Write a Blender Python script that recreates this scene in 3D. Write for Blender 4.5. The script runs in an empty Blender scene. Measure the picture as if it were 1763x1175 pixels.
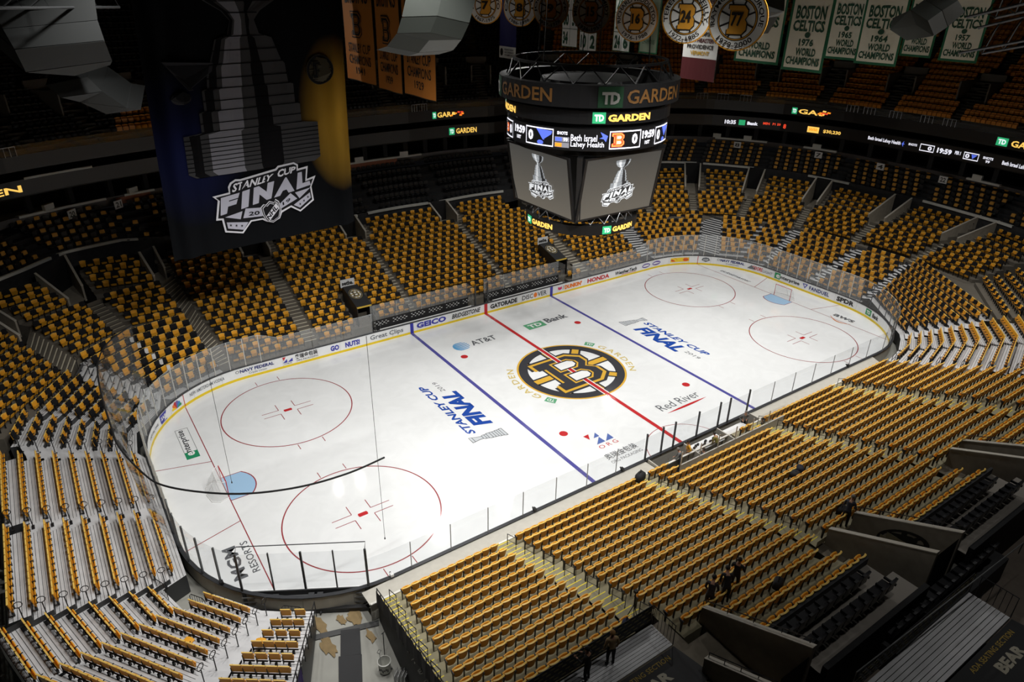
import bpy, bmesh, math, random
import numpy as np
from mathutils import Vector, Matrix, Euler
random.seed(7)
PI = math.pi
sc = bpy.context.scene
COL = sc.collection

# ------------------------------------------------------------ camera, world, lamps, exposure
cam_d = bpy.data.cameras.new('camera'); cam = bpy.data.objects.new('camera', cam_d); COL.objects.link(cam)
CAM_R, CAM_U, CAM_F = (0.825226, -0.564654, 0.012939), (0.247919, 0.382721, 0.889978), (0.507481, 0.731225, -0.45582)
cam.matrix_world = Matrix(((CAM_R[0], CAM_U[0], -CAM_F[0], -31.938), (CAM_R[1], CAM_U[1], -CAM_F[1], -37.489),
                           (CAM_R[2], CAM_U[2], -CAM_F[2], 27.681), (0, 0, 0, 1)))
cam_d.sensor_fit = 'HORIZONTAL'; cam_d.sensor_width = 36.0; cam_d.lens = 36.0 * 1193.6 / 1763
cam_d.clip_end = 400
sc.camera = cam
w = bpy.data.worlds.new('arena_air'); sc.world = w; w.use_nodes = True
w.node_tree.nodes['Background'].inputs[0].default_value = (0.5, 0.5, 0.55, 1)
w.node_tree.nodes['Background'].inputs[1].default_value = 0.004
sc.view_settings.view_transform = 'Standard'; sc.view_settings.look = 'None'
sc.view_settings.gamma = 1.0; sc.view_settings.exposure = 0.0; sc.view_settings.use_curve_mapping = False
sc.cycles.max_bounces = 6; sc.cycles.diffuse_bounces = 3; sc.cycles.glossy_bounces = 3
sc.cycles.transparent_max_bounces = 12; sc.cycles.caustics_reflective = False; sc.cycles.caustics_refractive = False

def lamp(name, x, y, z, power, size, aim=None, spread=110, blend=0.6, colour=(1, 0.985, 0.95)):
    d = bpy.data.lights.new(name, 'SPOT'); d.energy = power; d.color = colour
    d.shadow_soft_size = size; d.spot_size = math.radians(spread); d.spot_blend = blend
    o = bpy.data.objects.new(name, d); COL.objects.link(o); o.location = (x, y, z)
    t = Vector(aim if aim else (x, y, 0)) - o.location
    o.rotation_euler = t.to_track_quat('-Z', 'Y').to_euler()
    return o
for x in (-27, -19, -11.5):                                    # rows over the sheet
    for y in (-13, -7.5): lamp('ice_lamp', x, y, 31, 4900, .35, (x * 1.08, y + 8, 0), 92, .9)
for x in (11.5, 19, 27):
    for y in (-10, 7): lamp('ice_lamp', x, y, 31, 4700, .35, (x * 1.08, y * 1.6, 0), 96, .9)
for y in (-11, 11): lamp('ice_lamp', 0, y, 31, 4700, .35, (0, y * 1.3, 0), 96, .9)
for x, p in ((-18, 3000), (-9.6, 5200), (-2.1, 5200), (8.1, 5000), (17, 4200), (34.5, 3000), (-9.4, 300), (-6.4, 300), (4.4, 400), (9.7, 500), (21.2, 600)):   # rows over the far stand
    lamp('stand_lamp', x, 34.3 if p < 1000 else 20.5 if x < 30 else 31, 31, p, .16 if p > 1000 else .10, (x * .9, -15.0, 2), 74, .8)
for x in (-27, -19, -11, -3.5, 3.5, 11, 19, 27): lamp('stand_lamp', x, -20.5, 31, 7000, .35, (x * 1.05, -3, 0), 86, .8)
for x in (-14, 2, 16): lamp('near_fill', x, -31, 30, 1500, .4, (x, -31, 6), 70, .9)  # unseen fill lamps added to brighten the dim camera-side upper rows
# ------------------------------------------------------------ materials
MATS = {}
def mat(name, col, rough=0.6, metal=0.0, emit=0.0, spec=0.5, var=0.0, scale=3.0, coat=0.0, bump=0.0, stretch=None, emit_col=None):
    if name in MATS: return MATS[name]
    m = bpy.data.materials.new(name); m.use_nodes = True
    nt = m.node_tree; b = nt.nodes['Principled BSDF']
    b.inputs['Base Color'].default_value = (*col, 1); b.inputs['Roughness'].default_value = rough
    b.inputs['Metallic'].default_value = metal; b.inputs['Specular IOR Level'].default_value = spec
    b.inputs['Coat Weight'].default_value = coat
    if emit:
        b.inputs['Emission Color'].default_value = (*(emit_col or col), 1); b.inputs['Emission Strength'].default_value = emit
    if var or bump:
        tc = nt.nodes.new('ShaderNodeTexCoord'); no = nt.nodes.new('ShaderNodeTexNoise')
        no.inputs['Scale'].default_value = scale; no.inputs['Detail'].default_value = 4
        src = tc.outputs['Object']
        if stretch:
            mp = nt.nodes.new('ShaderNodeMapping'); mp.inputs['Scale'].default_value = stretch
            nt.links.new(src, mp.inputs[0]); src = mp.outputs[0]
        nt.links.new(src, no.inputs['Vector'])
        if var:
            r = nt.nodes.new('ShaderNodeValToRGB')
            r.color_ramp.elements[0].position = 0.3; r.color_ramp.elements[1].position = 0.7
            r.color_ramp.elements[0].color = (*[max(0, c * (1 - var)) for c in col], 1)
            r.color_ramp.elements[1].color = (*[min(1, c * (1 + var)) for c in col], 1)
            nt.links.new(no.outputs['Fac'], r.inputs[0]); nt.links.new(r.outputs[0], b.inputs['Base Color'])
        if bump:
            bp = nt.nodes.new('ShaderNodeBump'); bp.inputs['Strength'].default_value = bump; bp.inputs['Distance'].default_value = 0.02
            nt.links.new(no.outputs['Fac'], bp.inputs['Height']); nt.links.new(bp.outputs[0], b.inputs['Normal'])
    MATS[name] = m
    return m
def S(r, g, b):
    f = lambda c: (c / 255 / 12.92) if c / 255 <= 0.04045 else ((c / 255 + 0.055) / 1.055) ** 2.4
    return (f(r), f(g), f(b))
def glass_mat(name, tint, clear, veil=0.0, gloss=.5):
    m = bpy.data.materials.new(name); m.use_nodes = True; nt = m.node_tree; nt.nodes.clear()
    out = nt.nodes.new('ShaderNodeOutputMaterial'); tr = nt.nodes.new('ShaderNodeBsdfTransparent'); gl = nt.nodes.new('ShaderNodeBsdfGlossy')
    df = nt.nodes.new('ShaderNodeBsdfDiffuse'); mx = nt.nodes.new('ShaderNodeMixShader'); m2 = nt.nodes.new('ShaderNodeMixShader')
    fw = nt.nodes.new('ShaderNodeLayerWeight'); fw.inputs[0].default_value = .5
    pw = nt.nodes.new('ShaderNodeMath'); pw.operation = 'POWER'; pw.inputs[1].default_value = 5
    lw = nt.nodes.new('ShaderNodeMath'); lw.operation = 'MULTIPLY_ADD'; lw.inputs[1].default_value = gloss; lw.inputs[2].default_value = .04 if gloss else 0
    nt.links.new(fw.outputs['Facing'], pw.inputs[0]); nt.links.new(pw.outputs[0], lw.inputs[0])
    tr.inputs[0].default_value = (*[clear * c for c in tint], 1); gl.inputs['Roughness'].default_value = 0.04
    df.inputs[0].default_value = (*tint, 1)
    nt.links.new(lw.outputs[0], mx.inputs[0]); nt.links.new(tr.outputs[0], mx.inputs[1]); nt.links.new(gl.outputs[0], mx.inputs[2])
    m2.inputs[0].default_value = veil
    nt.links.new(mx.outputs[0], m2.inputs[1]); nt.links.new(df.outputs[0], m2.inputs[2]); nt.links.new(m2.outputs[0], out.inputs[0])
    MATS[name] = m
    return m
GOLD = mat('gold_plastic', S(232, 166, 46), 0.42, var=0.06, scale=0.7)
GOLDD = mat('gold_seat_pan', S(232, 166, 46), 0.45)
GOLDL = mat('gold_lit_lip', S(242, 202, 104), 0.4)  # overhead light on the rubbed lip, painted in as a paler gold
BLACK = mat('black_paint', (0.012, 0.012, 0.013), 0.5)
CLOTH = mat('black_shirt_cloth', (0.016, 0.016, 0.018), 0.9, spec=.1, bump=0.2, scale=30)
STEEL = mat('brushed_steel', (0.45, 0.46, 0.47), 0.35, 0.9)
DGREY = mat('dark_grey_metal', (0.05, 0.052, 0.055), 0.5, 0.2)
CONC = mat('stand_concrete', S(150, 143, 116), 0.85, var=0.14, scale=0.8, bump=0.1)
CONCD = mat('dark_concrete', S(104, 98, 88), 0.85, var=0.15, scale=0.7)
ALU = mat('bleacher_aluminium', S(214, 214, 216), 0.5, 0.1, var=0.1, scale=1.2, stretch=(1, 1, 8))
JOINT = mat('deck_joint', (0.02, 0.02, 0.022), 0.8)
YELL = mat('yellow_nosing', S(236, 214, 66), 0.6)
WNOSE = mat('pale_nosing', S(214, 206, 184), 0.7)
WHITE = mat('white_paint', (0.8, 0.8, 0.8), 0.45)
DARKWALL = mat('dark_wall', (0.028, 0.028, 0.030), 0.75, var=0.2)
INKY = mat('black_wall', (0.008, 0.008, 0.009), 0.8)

# ------------------------------------------------------------ geometry helpers
def setp(o, label=None, cat=None, group=None, kind=None):
    if label: o['label'] = label
    if cat: o['category'] = cat
    if group: o['group'] = group
    if kind: o['kind'] = kind
    return o
def empty(name, loc=(0, 0, 0), rz=0.0, label=None, cat=None, group=None):
    o = bpy.data.objects.new(name, None); COL.objects.link(o); o.location = loc; o.rotation_euler = (0, 0, rz)
    o.empty_display_size = 0.1
    return setp(o, label, cat, group)
class MB:
    def __init__(s): s.v = []; s.f = []; s.m = []
    def poly(s, pts, m=0):
        b = len(s.v); s.v += [tuple(p) for p in pts]; s.f.append(tuple(range(b, b + len(pts)))); s.m.append(m); return s
    def grid(s, rows, m=0, close=False):
        b = len(s.v); n = len(rows[0])
        for r in rows: s.v += [tuple(p) for p in r]
        for i in range(len(rows) - 1):
            for j in range(n if close else n - 1):
                k = (j + 1) % n
                s.f.append((b + i * n + j, b + i * n + k, b + (i + 1) * n + k, b + (i + 1) * n + j)); s.m.append(m)
        return s
    def box(s, c, d, m=0, rz=0.0, M=None):
        hx, hy, hz = d[0] / 2, d[1] / 2, d[2] / 2; P = []
        for z in (-hz, hz):
            for x, y in ((-hx, -hy), (hx, -hy), (hx, hy), (-hx, hy)):
                if rz: x, y = x * math.cos(rz) - y * math.sin(rz), x * math.sin(rz) + y * math.cos(rz)
                p = Vector((c[0] + x, c[1] + y, c[2] + z)); P.append(tuple(M @ p) if M else tuple(p))
        b = len(s.v); s.v += P
        for q in ((3, 2, 1, 0), (4, 5, 6, 7), (0, 1, 5, 4), (1, 2, 6, 5), (2, 3, 7, 6), (3, 0, 4, 7)):
            s.f.append(tuple(b + i for i in q)); s.m.append(m)
        return s
    def prism(s, pts, off, m=0, mside=None):
        n = len(pts); b = len(s.v); o = Vector(off)
        s.v += [tuple(p) for p in pts] + [tuple(Vector(p) + o) for p in pts]
        s.f.append(tuple(range(b + n - 1, b - 1, -1))); s.m.append(m)
        s.f.append(tuple(range(b + n, b + 2 * n))); s.m.append(m)
        for i in range(n):
            j = (i + 1) % n; s.f.append((b + i, b + j, b + n + j, b + n + i)); s.m.append(m if mside is None else mside)
        return s
    def tube(s, pts, r, n=6, m=0, cap=True):
        pts = [Vector(p) for p in pts]; rings = []
        for i, p in enumerate(pts):
            t = (pts[min(i + 1, len(pts) - 1)] - pts[max(i - 1, 0)]).normalized()
            a = t.cross(Vector((0, 0, 1)))
            if a.length < 1e-3: a = t.cross(Vector((1, 0, 0)))
            a.normalize(); c = t.cross(a); rr = r[i] if isinstance(r, (list, tuple)) else r
            rings.append([p + (a * math.cos(2 * PI * k / n) + c * math.sin(2 * PI * k / n)) * rr for k in range(n)])
        b = len(s.v); s.grid(rings, m, True)
        if cap:
            s.f.append(tuple(range(b + n - 1, b - 1, -1))); s.m.append(m)
            e = len(s.v); s.f.append(tuple(range(e - n, e))); s.m.append(m)
        return s
    def lathe(s, prof, c=(0, 0, 0), n=16, m=0):
        s.grid([[(c[0] + r * math.cos(2 * PI * k / n), c[1] + r * math.sin(2 * PI * k / n), c[2] + z) for k in range(n)] for r, z in prof], m, True); return s
    def disc(s, c, r, n=24, m=0):
        return s.poly([(c[0] + r * math.cos(2 * PI * k / n), c[1] + r * math.sin(2 * PI * k / n), c[2]) for k in range(n)], m)
    def ring(s, c, r0, r1, n=64, m=0, a0=0.0, a1=2 * PI):
        A = [a0 + (a1 - a0) * k / n for k in range(n + 1)]
        return s.grid([[(c[0] + r * math.cos(a), c[1] + r * math.sin(a), c[2]) for a in A] for r in (r0, r1)][::-1], m)
    def mesh(s, name, mats):
        me = bpy.data.meshes.new(name); me.from_pydata(s.v, [], s.f)
        for x in (mats if isinstance(mats, (list, tuple)) else [mats]): me.materials.append(x)
        if any(s.m): me.polygons.foreach_set('material_index', s.m)
        me.update(); return me
    def build(s, name, mats, parent=None, label=None, cat=None, group=None, kind=None, smooth=False):
        me = s.mesh(name, mats)
        if smooth: me.polygons.foreach_set('use_smooth', [True] * len(me.polygons))
        o = bpy.data.objects.new(name, me); COL.objects.link(o)
        if parent: o.parent = parent
        return setp(o, label, cat, group, kind)
def lerp(a, b, t): return tuple(x + (y - x) * t for x, y in zip(a, b))

# text: flat outlines as vertices (u right, v up) and triangles, cached
_TX = {}
def text_mesh(s, bold=0.0, shear=0.0, gap=1.0):
    k = (s, bold, shear, gap)
    if k in _TX: return _TX[k]
    c = bpy.data.curves.new('t', 'FONT'); c.body = s; c.resolution_u = 2; c.offset = bold; c.shear = shear; c.space_character = gap
    o = bpy.data.objects.new('t', c); COL.objects.link(o)
    dg = bpy.context.evaluated_depsgraph_get(); me = o.evaluated_get(dg).to_mesh()
    V = np.array([v.co[:2] for v in me.vertices]) if len(me.vertices) else np.zeros((0, 2)); Fc = [tuple(p.vertices) for p in me.polygons]
    bpy.data.objects.remove(o); bpy.data.curves.remove(c)
    if len(V):
        mn, mx = V.min(0), V.max(0); V = (V - mn) / np.maximum(mx - mn, 1e-6); asp = (mx - mn)[0] / max((mx - mn)[1], 1e-6)
    else: asp = 1
    _TX[k] = (V, Fc, asp); return _TX[k]
def put_text(mb, s, f, m=0, bold=0.0, shear=0.0, gap=1.0, box=(0, 0, 1, 1)):
    V, Fc, _ = text_mesh(s, bold, shear, gap); b = len(mb.v); x0, y0, x1, y1 = box
    mb.v += [tuple(f(x0 + (x1 - x0) * u, y0 + (y1 - y0) * v)) for u, v in V]
    mb.f += [tuple(b + i for i in q) for q in Fc]; mb.m += [m] * len(Fc); return mb
def put_poly(mb, pts, f, m=0):
    return mb.poly([f(u, v) for u, v in pts], m)
def quadmap(a, b, c, d):                      # a lower left, b lower right, c upper right, d upper left
    def f(u, v): return lerp(lerp(a, b, u), lerp(d, c, u), v)
    return f
def emblem_wheel(mb, f, white, gold, black, n=40, spokes=8, rim=True, hole=None):
    """round spoked wheel with a block letter: f maps the unit disc (-1..1) to space; draws in order of height"""
    def ring(r0, r1, m, k):
        for i in range(n):
            a, b = 2 * PI * i / n, 2 * PI * (i + 1) / n
            mb.poly([f(r0 * math.cos(a), r0 * math.sin(a), k), f(r1 * math.cos(a), r1 * math.sin(a), k), f(r1 * math.cos(b), r1 * math.sin(b), k), f(r0 * math.cos(b), r0 * math.sin(b), k)], m)
    if white is not None: mb.poly([f(0.9 * math.cos(2 * PI * i / n), 0.9 * math.sin(2 * PI * i / n), 0) for i in range(n)], white)
    if rim: ring(0.965, 1.0, gold, 1)
    ring(0.80, 0.965, black, 1)
    for i in range(spokes):
        a = 2 * PI * i / spokes + 0.02
        c, s = math.cos(a), math.sin(a)
        for wd, m, k in ((0.105, black, 1), (0.065, gold, 2)):
            mb.poly([f(0.2 * c - wd * -s, 0.2 * s - wd * c, k), f(0.2 * c + wd * -s, 0.2 * s + wd * c, k), f(0.82 * c + wd * -s, 0.82 * s + wd * c, k), f(0.82 * c - wd * -s, 0.82 * s - wd * c, k)], m)
    block_b(mb, f, black, gold, white if hole is None else hole)
OUT_B = [(-.56, .52), (.24, .52), (.46, .34), (.46, .14), (.34, 0), (.48, -.14), (.48, -.36), (.26, -.54), (-.56, -.54), (-.56, -.30), (-.40, -.30), (-.40, .28), (-.56, .28)]
def block_b(mb, f, black, gold, white, k0=3):
    def sc(p, q): return [(x * q, y * q) for x, y in p]
    for q, m, k in ((1.16, black, k0), (1.06, gold, k0 + 1), (0.95, black, k0 + 2)):
        P = sc(OUT_B, q); mb.poly([f(x, y, k) for x, y in P], m)
    for y0, y1 in ((.10, .32), (-.34, -.12)):
        for e, m, k in ((.07, gold, k0 + 3), (.035, black, k0 + 4), (0.0, white if white is not None else gold, k0 + 5)):
            mb.poly([f(-.16 - e, y0 - e, k), f(.14 + e * .5, y0 - e, k), f(.22 + e, y0 + .06, k), f(.22 + e, y1 - .06, k), f(.14 + e * .5, y1 + e, k), f(-.16 - e, y1 + e, k)], m)
# ------------------------------------------------------------ the bowl: terraces, stairs, seats
TZ = lambda n: 1.15 + 0.31 * (n - 1)          # tread height of row n above the ice
class Sec:
    """a block of straight rows: L and R ends of the seat-back line at rows n0 and n1; the ice lies to the left of L->R"""
    def __init__(s, key, n0, n1, L0, L1, R0, R1, deck='c', pat=0, pitch=0.485, where='', dz=0.0):
        s.key, s.n0, s.n1, s.L0, s.L1, s.R0, s.R1, s.deck, s.pat, s.pitch, s.where, s.dz = key, n0, n1, L0, L1, R0, R1, deck, pat, pitch, where, dz
    def t(s, n): return (n - s.n0) / max(1e-6, s.n1 - s.n0)
    def L(s, n): return lerp(s.L0, s.L1, s.t(n))
    def R(s, n): return lerp(s.R0, s.R1, s.t(n))
    def nrm(s, n):
        a, b = s.L(n), s.R(n); d = (b[0] - a[0], b[1] - a[1]); q = math.hypot(*d); return (-d[1] / q, d[0] / q), q
    def edge(s, n, side, fwd=0.62, out=0.1):
        (nx, ny), q = s.nrm(n); p = s.L(n) if side == 'L' else s.R(n); k = out if side == 'R' else -out
        return (p[0] + nx * fwd + ny * k, p[1] + ny * fwd - nx * k)
NY = lambda n: -(14.87 + 0.79 * (n - 1)); FY = lambda n: 14.87 + 0.79 * (n - 1)
def near(key, n0, n1, l0, l1, r0, r1, where): return Sec(key, n0, n1, (l0, NY(n0)), (l1, NY(n1)), (r0, NY(n0)), (r1, NY(n1)), 'n', 0, 0.485, where)
def far(key, n0, n1, l0, l1, r0, r1, where): return Sec(key, n0, n1, (l0, FY(n0)), (l1, FY(n1)), (r0, FY(n0)), (r1, FY(n1)), 'c', 1, 0.485, where)
SECS = [
    near('N1', 1, 13, -22.4, -24.0, -16.87, -16.87, 'beside the ice resurfacer gate stairs'),
    near('N2', 1, 15, -15.72, -15.72, -7.0, -7.5, 'by the numbered stairs'),
    near('N2b', 16, 18, -14.4, -14.4, -8.5, -7.8, 'above the entry ramp'),
    near('N3a', 1, 2, -6.0, -6.0, -4.5, -4.5, 'beside the timekeepers'),
    near('N3c', 1, 2, 2.3, 2.3, 3.5, 3.5, 'beyond the penalty box'),
    near('N3', 3, 15, -6.1, -6.6, 3.2, 2.7, 'behind the penalty box'),
    near('N3b', 16, 18, -4.5, -4.7, 1.7, 2.4, 'above the second ramp'),
    near('N4', 1, 15, 4.8, 3.1, 12.7, 11.5, 'beyond the penalty box'),
    near('N4b', 16, 18, 6.0, 6.0, 11.4, 11.2, 'above the third ramp'),
    near('N5', 1, 18, 14.0, 12.4, 19.8, 19.4, 'at the far corner'),
    Sec('G1', 1, 10, (21.4, -14.9), (20.6, -22.3), (23.8, -14.4), (26.0, -20.7), 'a', 0),
    Sec('G2', 1, 10, (23.8, -14.4), (26.0, -20.7), (25.9, -13.4), (29.0, -18.4), 'a', 0),
    Sec('E', 1, 9, (27.2, -12.5), (29.9, -17.2), (32.2, -6.8), (37.6, -7.0), 'a', 1),
    Sec('D', 1, 8, (32.0, -5.9), (37.3, -6.0), (32.0, -1.3), (37.3, -2.1), 'a', 1),
    Sec('C', 1, 8, (32.0, -0.2), (37.3, -0.8), (32.0, 5.0), (37.3, 5.4), 'a', 1),
    Sec('A2', 1, 8, (32.2, 6.0), (37.2, 6.9), (31.4, 8.1), (36.2, 9.5), 'a', 1),
    Sec('B2', 1, 8, (31.0, 8.6), (35.8, 9.9), (29.5, 10.2), (33.2, 13.4), 'a', 1),
    Sec('H1', 1, 8, (28.7, 12.9), (32.5, 15.9), (27.1, 13.9), (29.5, 18.2), 'a', 1),
    Sec('H2', 1, 8, (27.1, 13.9), (29.5, 18.2), (23.0, 14.9), (23.6, 19.2), 'a', 1),
    far('F5', 1, 16, 20.9, 22.0, 13.7, 13.4, ''), far('F4', 1, 13, 12.3, 12.3, 4.2, 4.3, ''), far('F4u', 14, 16, 10.8, 10.8, 4.9, 4.9, ''),
    far('F3', 1, 13, 3.3, 3.3, -6.3, -6.3, ''), far('F3u', 14, 16, 1.9, 1.9, -5.6, -5.6, ''),
    far('F2', 1, 13, -7.1, -7.1, -15.8, -15.8, ''), far('F2u', 14, 16, -8.6, -8.6, -15.0, -15.0, ''),
    far('F1', 1, 13, -17.1, -17.1, -22.9, -24.1, ''), far('F1u', 14, 16, -18.4, -18.4, -24.0, -24.2, ''),
    Sec('J2', 1, 8, (-24.2, 14.5), (-24.9, 18.4), (-27.1, 13.4), (-29.5, 17.5), 'a', 2),
    Sec('J1', 1, 8, (-27.1, 13.4), (-29.5, 17.5), (-28.7, 12.3), (-32.5, 15.3), 'a', 2),
    Sec('B1', 1, 8, (-29.4, 10.1), (-33.4, 13.1), (-30.9, 8.2), (-35.7, 9.5), 'a', 2),
    Sec('A1', 1, 8, (-31.3, 7.5), (-36.1, 9.0), (-31.6, 5.3), (-36.9, 6.3), 'a', 2),
    Sec('P1', 1, 9, (-31.3, 4.2), (-37.35, 4.2), (-31.3, -0.9), (-37.35, -1.95), 'a', 0, 0.485, 'on the end bleacher'),
    Sec('P2', 1, 9, (-31.3, -2.1), (-37.35, -2.85), (-31.3, -7.2), (-37.35, -8.8), 'a', 0, 0.485, 'on the end bleacher'),
    Sec('Q2', 1, 8, (-32.4, -8.0), (-37.8, -9.3), (-31.8, -10.0), (-36.8, -12.7), 'a', 0, 0.485, 'on the corner bleacher'),
    Sec('Q3', 1, 10, (-30.3, -9.8), (-36.5, -13.5), (-28.8, -11.9), (-33.8, -17.4), 'a', 0, 0.485, 'on the angled corner bleacher'),
    Sec('Q4', 1, 8, (-27.7, -12.8), (-31.5, -17.2), (-26.6, -13.5), (-29.2, -18.9), 'a', 0, 0.485, 'on the bleacher by the gate'),
    Sec('EU', 10, 17, (30.5, -18.2), (34.0, -24.0), (37.2, -13.4), (41.6, -17.2), 'c', 1), Sec('GU', 11, 16, (20.6, -23.2), (20.5, -26.8), (26.2, -21.5), (27.4, -25.2), 'a', 0), Sec('GV', 11, 16, (26.3, -21.4), (27.5, -25.1), (29.4, -19.2), (31.6, -22.6), 'a', 0),
    Sec('U1', 9, 13, (-30.2, 18.2), (-31.3, 21.2), (-33.1, 16.1), (-34.8, 18.8), 'c', 1),
    Sec('U1u', 14, 17, (-32.5, 21.9), (-33.8, 23.9), (-35.2, 20.0), (-37.2, 22.8), 'c', 1),
    Sec('W1', 9, 15, (-34.0, 13.3), (-36.3, 17.2), (-37.8, 7.3), (-41.5, 9.0), 'c', 1),
    Sec('U2', 9, 13, (-25.0, 18.9), (-25.7, 22.6), (-28.7, 18.9), (-29.9, 21.9), 'c', 1),
    Sec('U2u', 14, 17, (-26.0, 23.6), (-26.7, 26.9), (-30.2, 24.2), (-30.8, 27.2), 'c', 1),
]
# fixed upper rows of the far end, between its aisle lines at rows 9 and 13, then up to the rail
AI = [((37.5, -12.6), (39.4, -14.2), (42.5, -16.8)), ((38.9, -6.4), (42.0, -7.3), (46.0, -8.9)), ((39, 0.2), (41.8, 0.25), (46.6, 0.3)), ((38.3, 6.8), (41.2, 7.8), (46.0, 9.6)),
      ((35.7, 12.8), (38.8, 14.4), (43.6, 17.4)), ((31.7, 16.6), (34.0, 19.2), (39.0, 23.8)), ((27.0, 19.0), (28.6, 22.3), (31.0, 27.4)), ((23.0, 20.8), (23.4, 24.2), (23.6, 28.0))]
for i, (a, b) in enumerate(zip(AI, AI[1:])):
    def ins(p, q, m): d = math.hypot(q[0] - p[0], q[1] - p[1]); return lerp(p, q, m / d)
    SECS.append(Sec('V%d' % i, 9, 13, ins(a[0], b[0], .6), ins(a[1], b[1], .6), ins(b[0], a[0], .6), ins(b[1], a[1], .6), 'c', 1))
    a2, b2 = lerp(a[1], a[2], .18), lerp(b[1], b[2], .18)
    SECS.append(Sec('V%du' % i, 14, 17, ins(a2, b2, 1.15), ins(a[2], b[2], 1.15), ins(b2, a2, 1.6), ins(b[2], a[2], 1.6), 'c', 1))
SEC = {s.key: s for s in SECS}
for k in ('D', 'C', 'A2', 'H1', 'H2', 'J2', 'J1', 'F5', 'F1'):      # a front row right behind the glass
    s_ = SEC[k]; l, r = s_.L(0), s_.R(0); s_.L0, s_.R0, s_.n0 = l, r, 0
for k, x0, x1 in (('F2z', -13.0, -15.8), ('F4z', 12.3, 10.6)):
    s_ = Sec(k, 0, 0, (x0, FY(0)), (x0, FY(0)), (x1, FY(0)), (x1, FY(0)), 'c', 1); SECS.append(s_); SEC[k] = s_

def terrace(s):
    mb = MB(); deck = s.deck == 'a'
    for n in range(s.n0, s.n1 + 1):
        z = TZ(n); zp = TZ(n - 1) if n > s.n0 else (0.15 if n <= 3 else z - 0.9)
        a, b = s.edge(n, 'L'), s.edge(n, 'R')
        if n < s.n1: c, d = s.edge(n + 1, 'R'), s.edge(n + 1, 'L')
        else: c, d = s.edge(n, 'R', -0.2), s.edge(n, 'L', -0.2)
        mb.poly([(*a, zp), (*b, zp), (*b, z), (*a, z)], 1)
        if deck:                                   # planks with dark joints between
            k = 5
            for i in range(k):
                t0, t1 = i / k, (i + 0.86) / k
                mb.poly([(*lerp(a, d, t0), z), (*lerp(b, c, t0), z), (*lerp(b, c, t1), z), (*lerp(a, d, t1), z)], 0)
                t2 = (i + 1) / k
                mb.poly([(*lerp(a, d, t1), z - .012), (*lerp(b, c, t1), z - .012), (*lerp(b, c, t2), z - .012), (*lerp(a, d, t2), z - .012)], 2)
        else: mb.poly([(*a, z), (*b, z), (*c, z), (*d, z)], 0)
    z = TZ(s.n1)
    mb.poly([(*c, z), (*d, z), (*d, z - 1), (*c, z - 1)], 1)
    for side in 'LR':                              # closed flanks
        P = []
        for n in range(s.n0, s.n1 + 1):
            e = s.edge(n, side); P += [(*e, TZ(n - 1) if n > s.n0 else 0.0), (*e, TZ(n))]
        e = s.edge(s.n1, side, -0.2); P += [(*e, TZ(s.n1)), (*e, 0.0)]
        for i in range(1, len(P) - 2): mb.poly([(P[i][0], P[i][1], 0), (P[i + 1][0], P[i + 1][1], 0), P[i + 1], P[i]] if side == 'L' else [(P[i + 1][0], P[i + 1][1], 0), (P[i][0], P[i][1], 0), P[i], P[i + 1]], 1)
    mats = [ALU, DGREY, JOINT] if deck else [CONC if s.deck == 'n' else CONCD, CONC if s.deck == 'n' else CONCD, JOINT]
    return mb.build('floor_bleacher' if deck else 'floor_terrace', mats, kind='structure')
for s in SECS: terrace(s)

NOSE = {}
def stairs(a, sa, b, sb, n0, n1, deck='c', sub=2, nose=None, parts=False, w=0.05):
    """steps between edge sa of block a and edge sb of block b (the ice to the left of a->b)"""
    A, B = SEC[a], SEC[b]; mb = MB(); ns = MB(); flo = ALU if deck == 'a' else CONC if deck == 'n' else CONCD; strips = []
    N = int(round((n1 - n0) * sub))
    for i in range(N):
        n = n0 + i / sub; z = TZ(n); zp = TZ(n - 1 / sub)
        p, q = A.edge(n, sa), B.edge(n, sb); r, t = B.edge(n + 1 / sub, sb), A.edge(n + 1 / sub, sa)
        mb.poly([(*p, zp if i else 0), (*q, zp if i else 0), (*q, z), (*p, z)], 1); mb.poly([(*p, z), (*q, z), (*r, z), (*t, z)], 0)
        mb.poly([(*t, z), (*r, z), (*r, z + .3), (*t, z + .3)], 1) if i == N - 1 else None
        if nose:
            u = w / max(0.1, math.hypot(t[0] - p[0], t[1] - p[1]))
            strips.append([(*lerp(p, q, .04), z + .006), (*lerp(p, q, .96), z + .006), (*lerp(lerp(p, t, u), lerp(q, r, u), .96), z + .006), (*lerp(lerp(p, t, u), lerp(q, r, u), .04), z + .006)])
    o = mb.build('floor_stairs', [flo, DGREY if deck == 'a' else flo], kind='structure')
    if nose and parts:
        for q in strips: MB().prism(q, (0, 0, -0.012)).build('nosing_strip', nose, o)
    elif nose:
        for q in strips: ns.poly(q)
        ns.build('nosing_strips', nose, o, kind='stuff')
    return o
for a, b, n1 in (('N1', 'N2', 14), ('N2', 'N3', 16), ('N3', 'N4', 16), ('N4', 'N5', 16)):
    stairs(a, 'R', b, 'L', 3 if a in ('N2',) else 1, n1, 'n', 2, YELL, True)
stairs('N2', 'R', 'N3a', 'L', 1, 3, 'n', 2, YELL, True)
SEC['N0'] = Sec('N0', 1, 13, (-24.3, NY(1)), (-25.3, NY(13)), (-23.5, NY(1)), (-24.55, NY(13)), 'n')
stairs('N0', 'R', 'N1', 'L', 1, 13, 'n', 2, YELL, True)
SEC['G0'] = SEC['G1']
stairs('N5', 'R', 'G1', 'L', 1, 10, 'c', 1)
stairs('G2', 'R', 'E', 'L', 1, 9, 'a', 2)
for a, b in (('E', 'D'), ('D', 'C'), ('C', 'A2'), ('B2', 'H1'), ('H2', 'F5')): stairs(a, 'R', b, 'L', 1, 9, 'a', 2, WHITE, w=.16)
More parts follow.
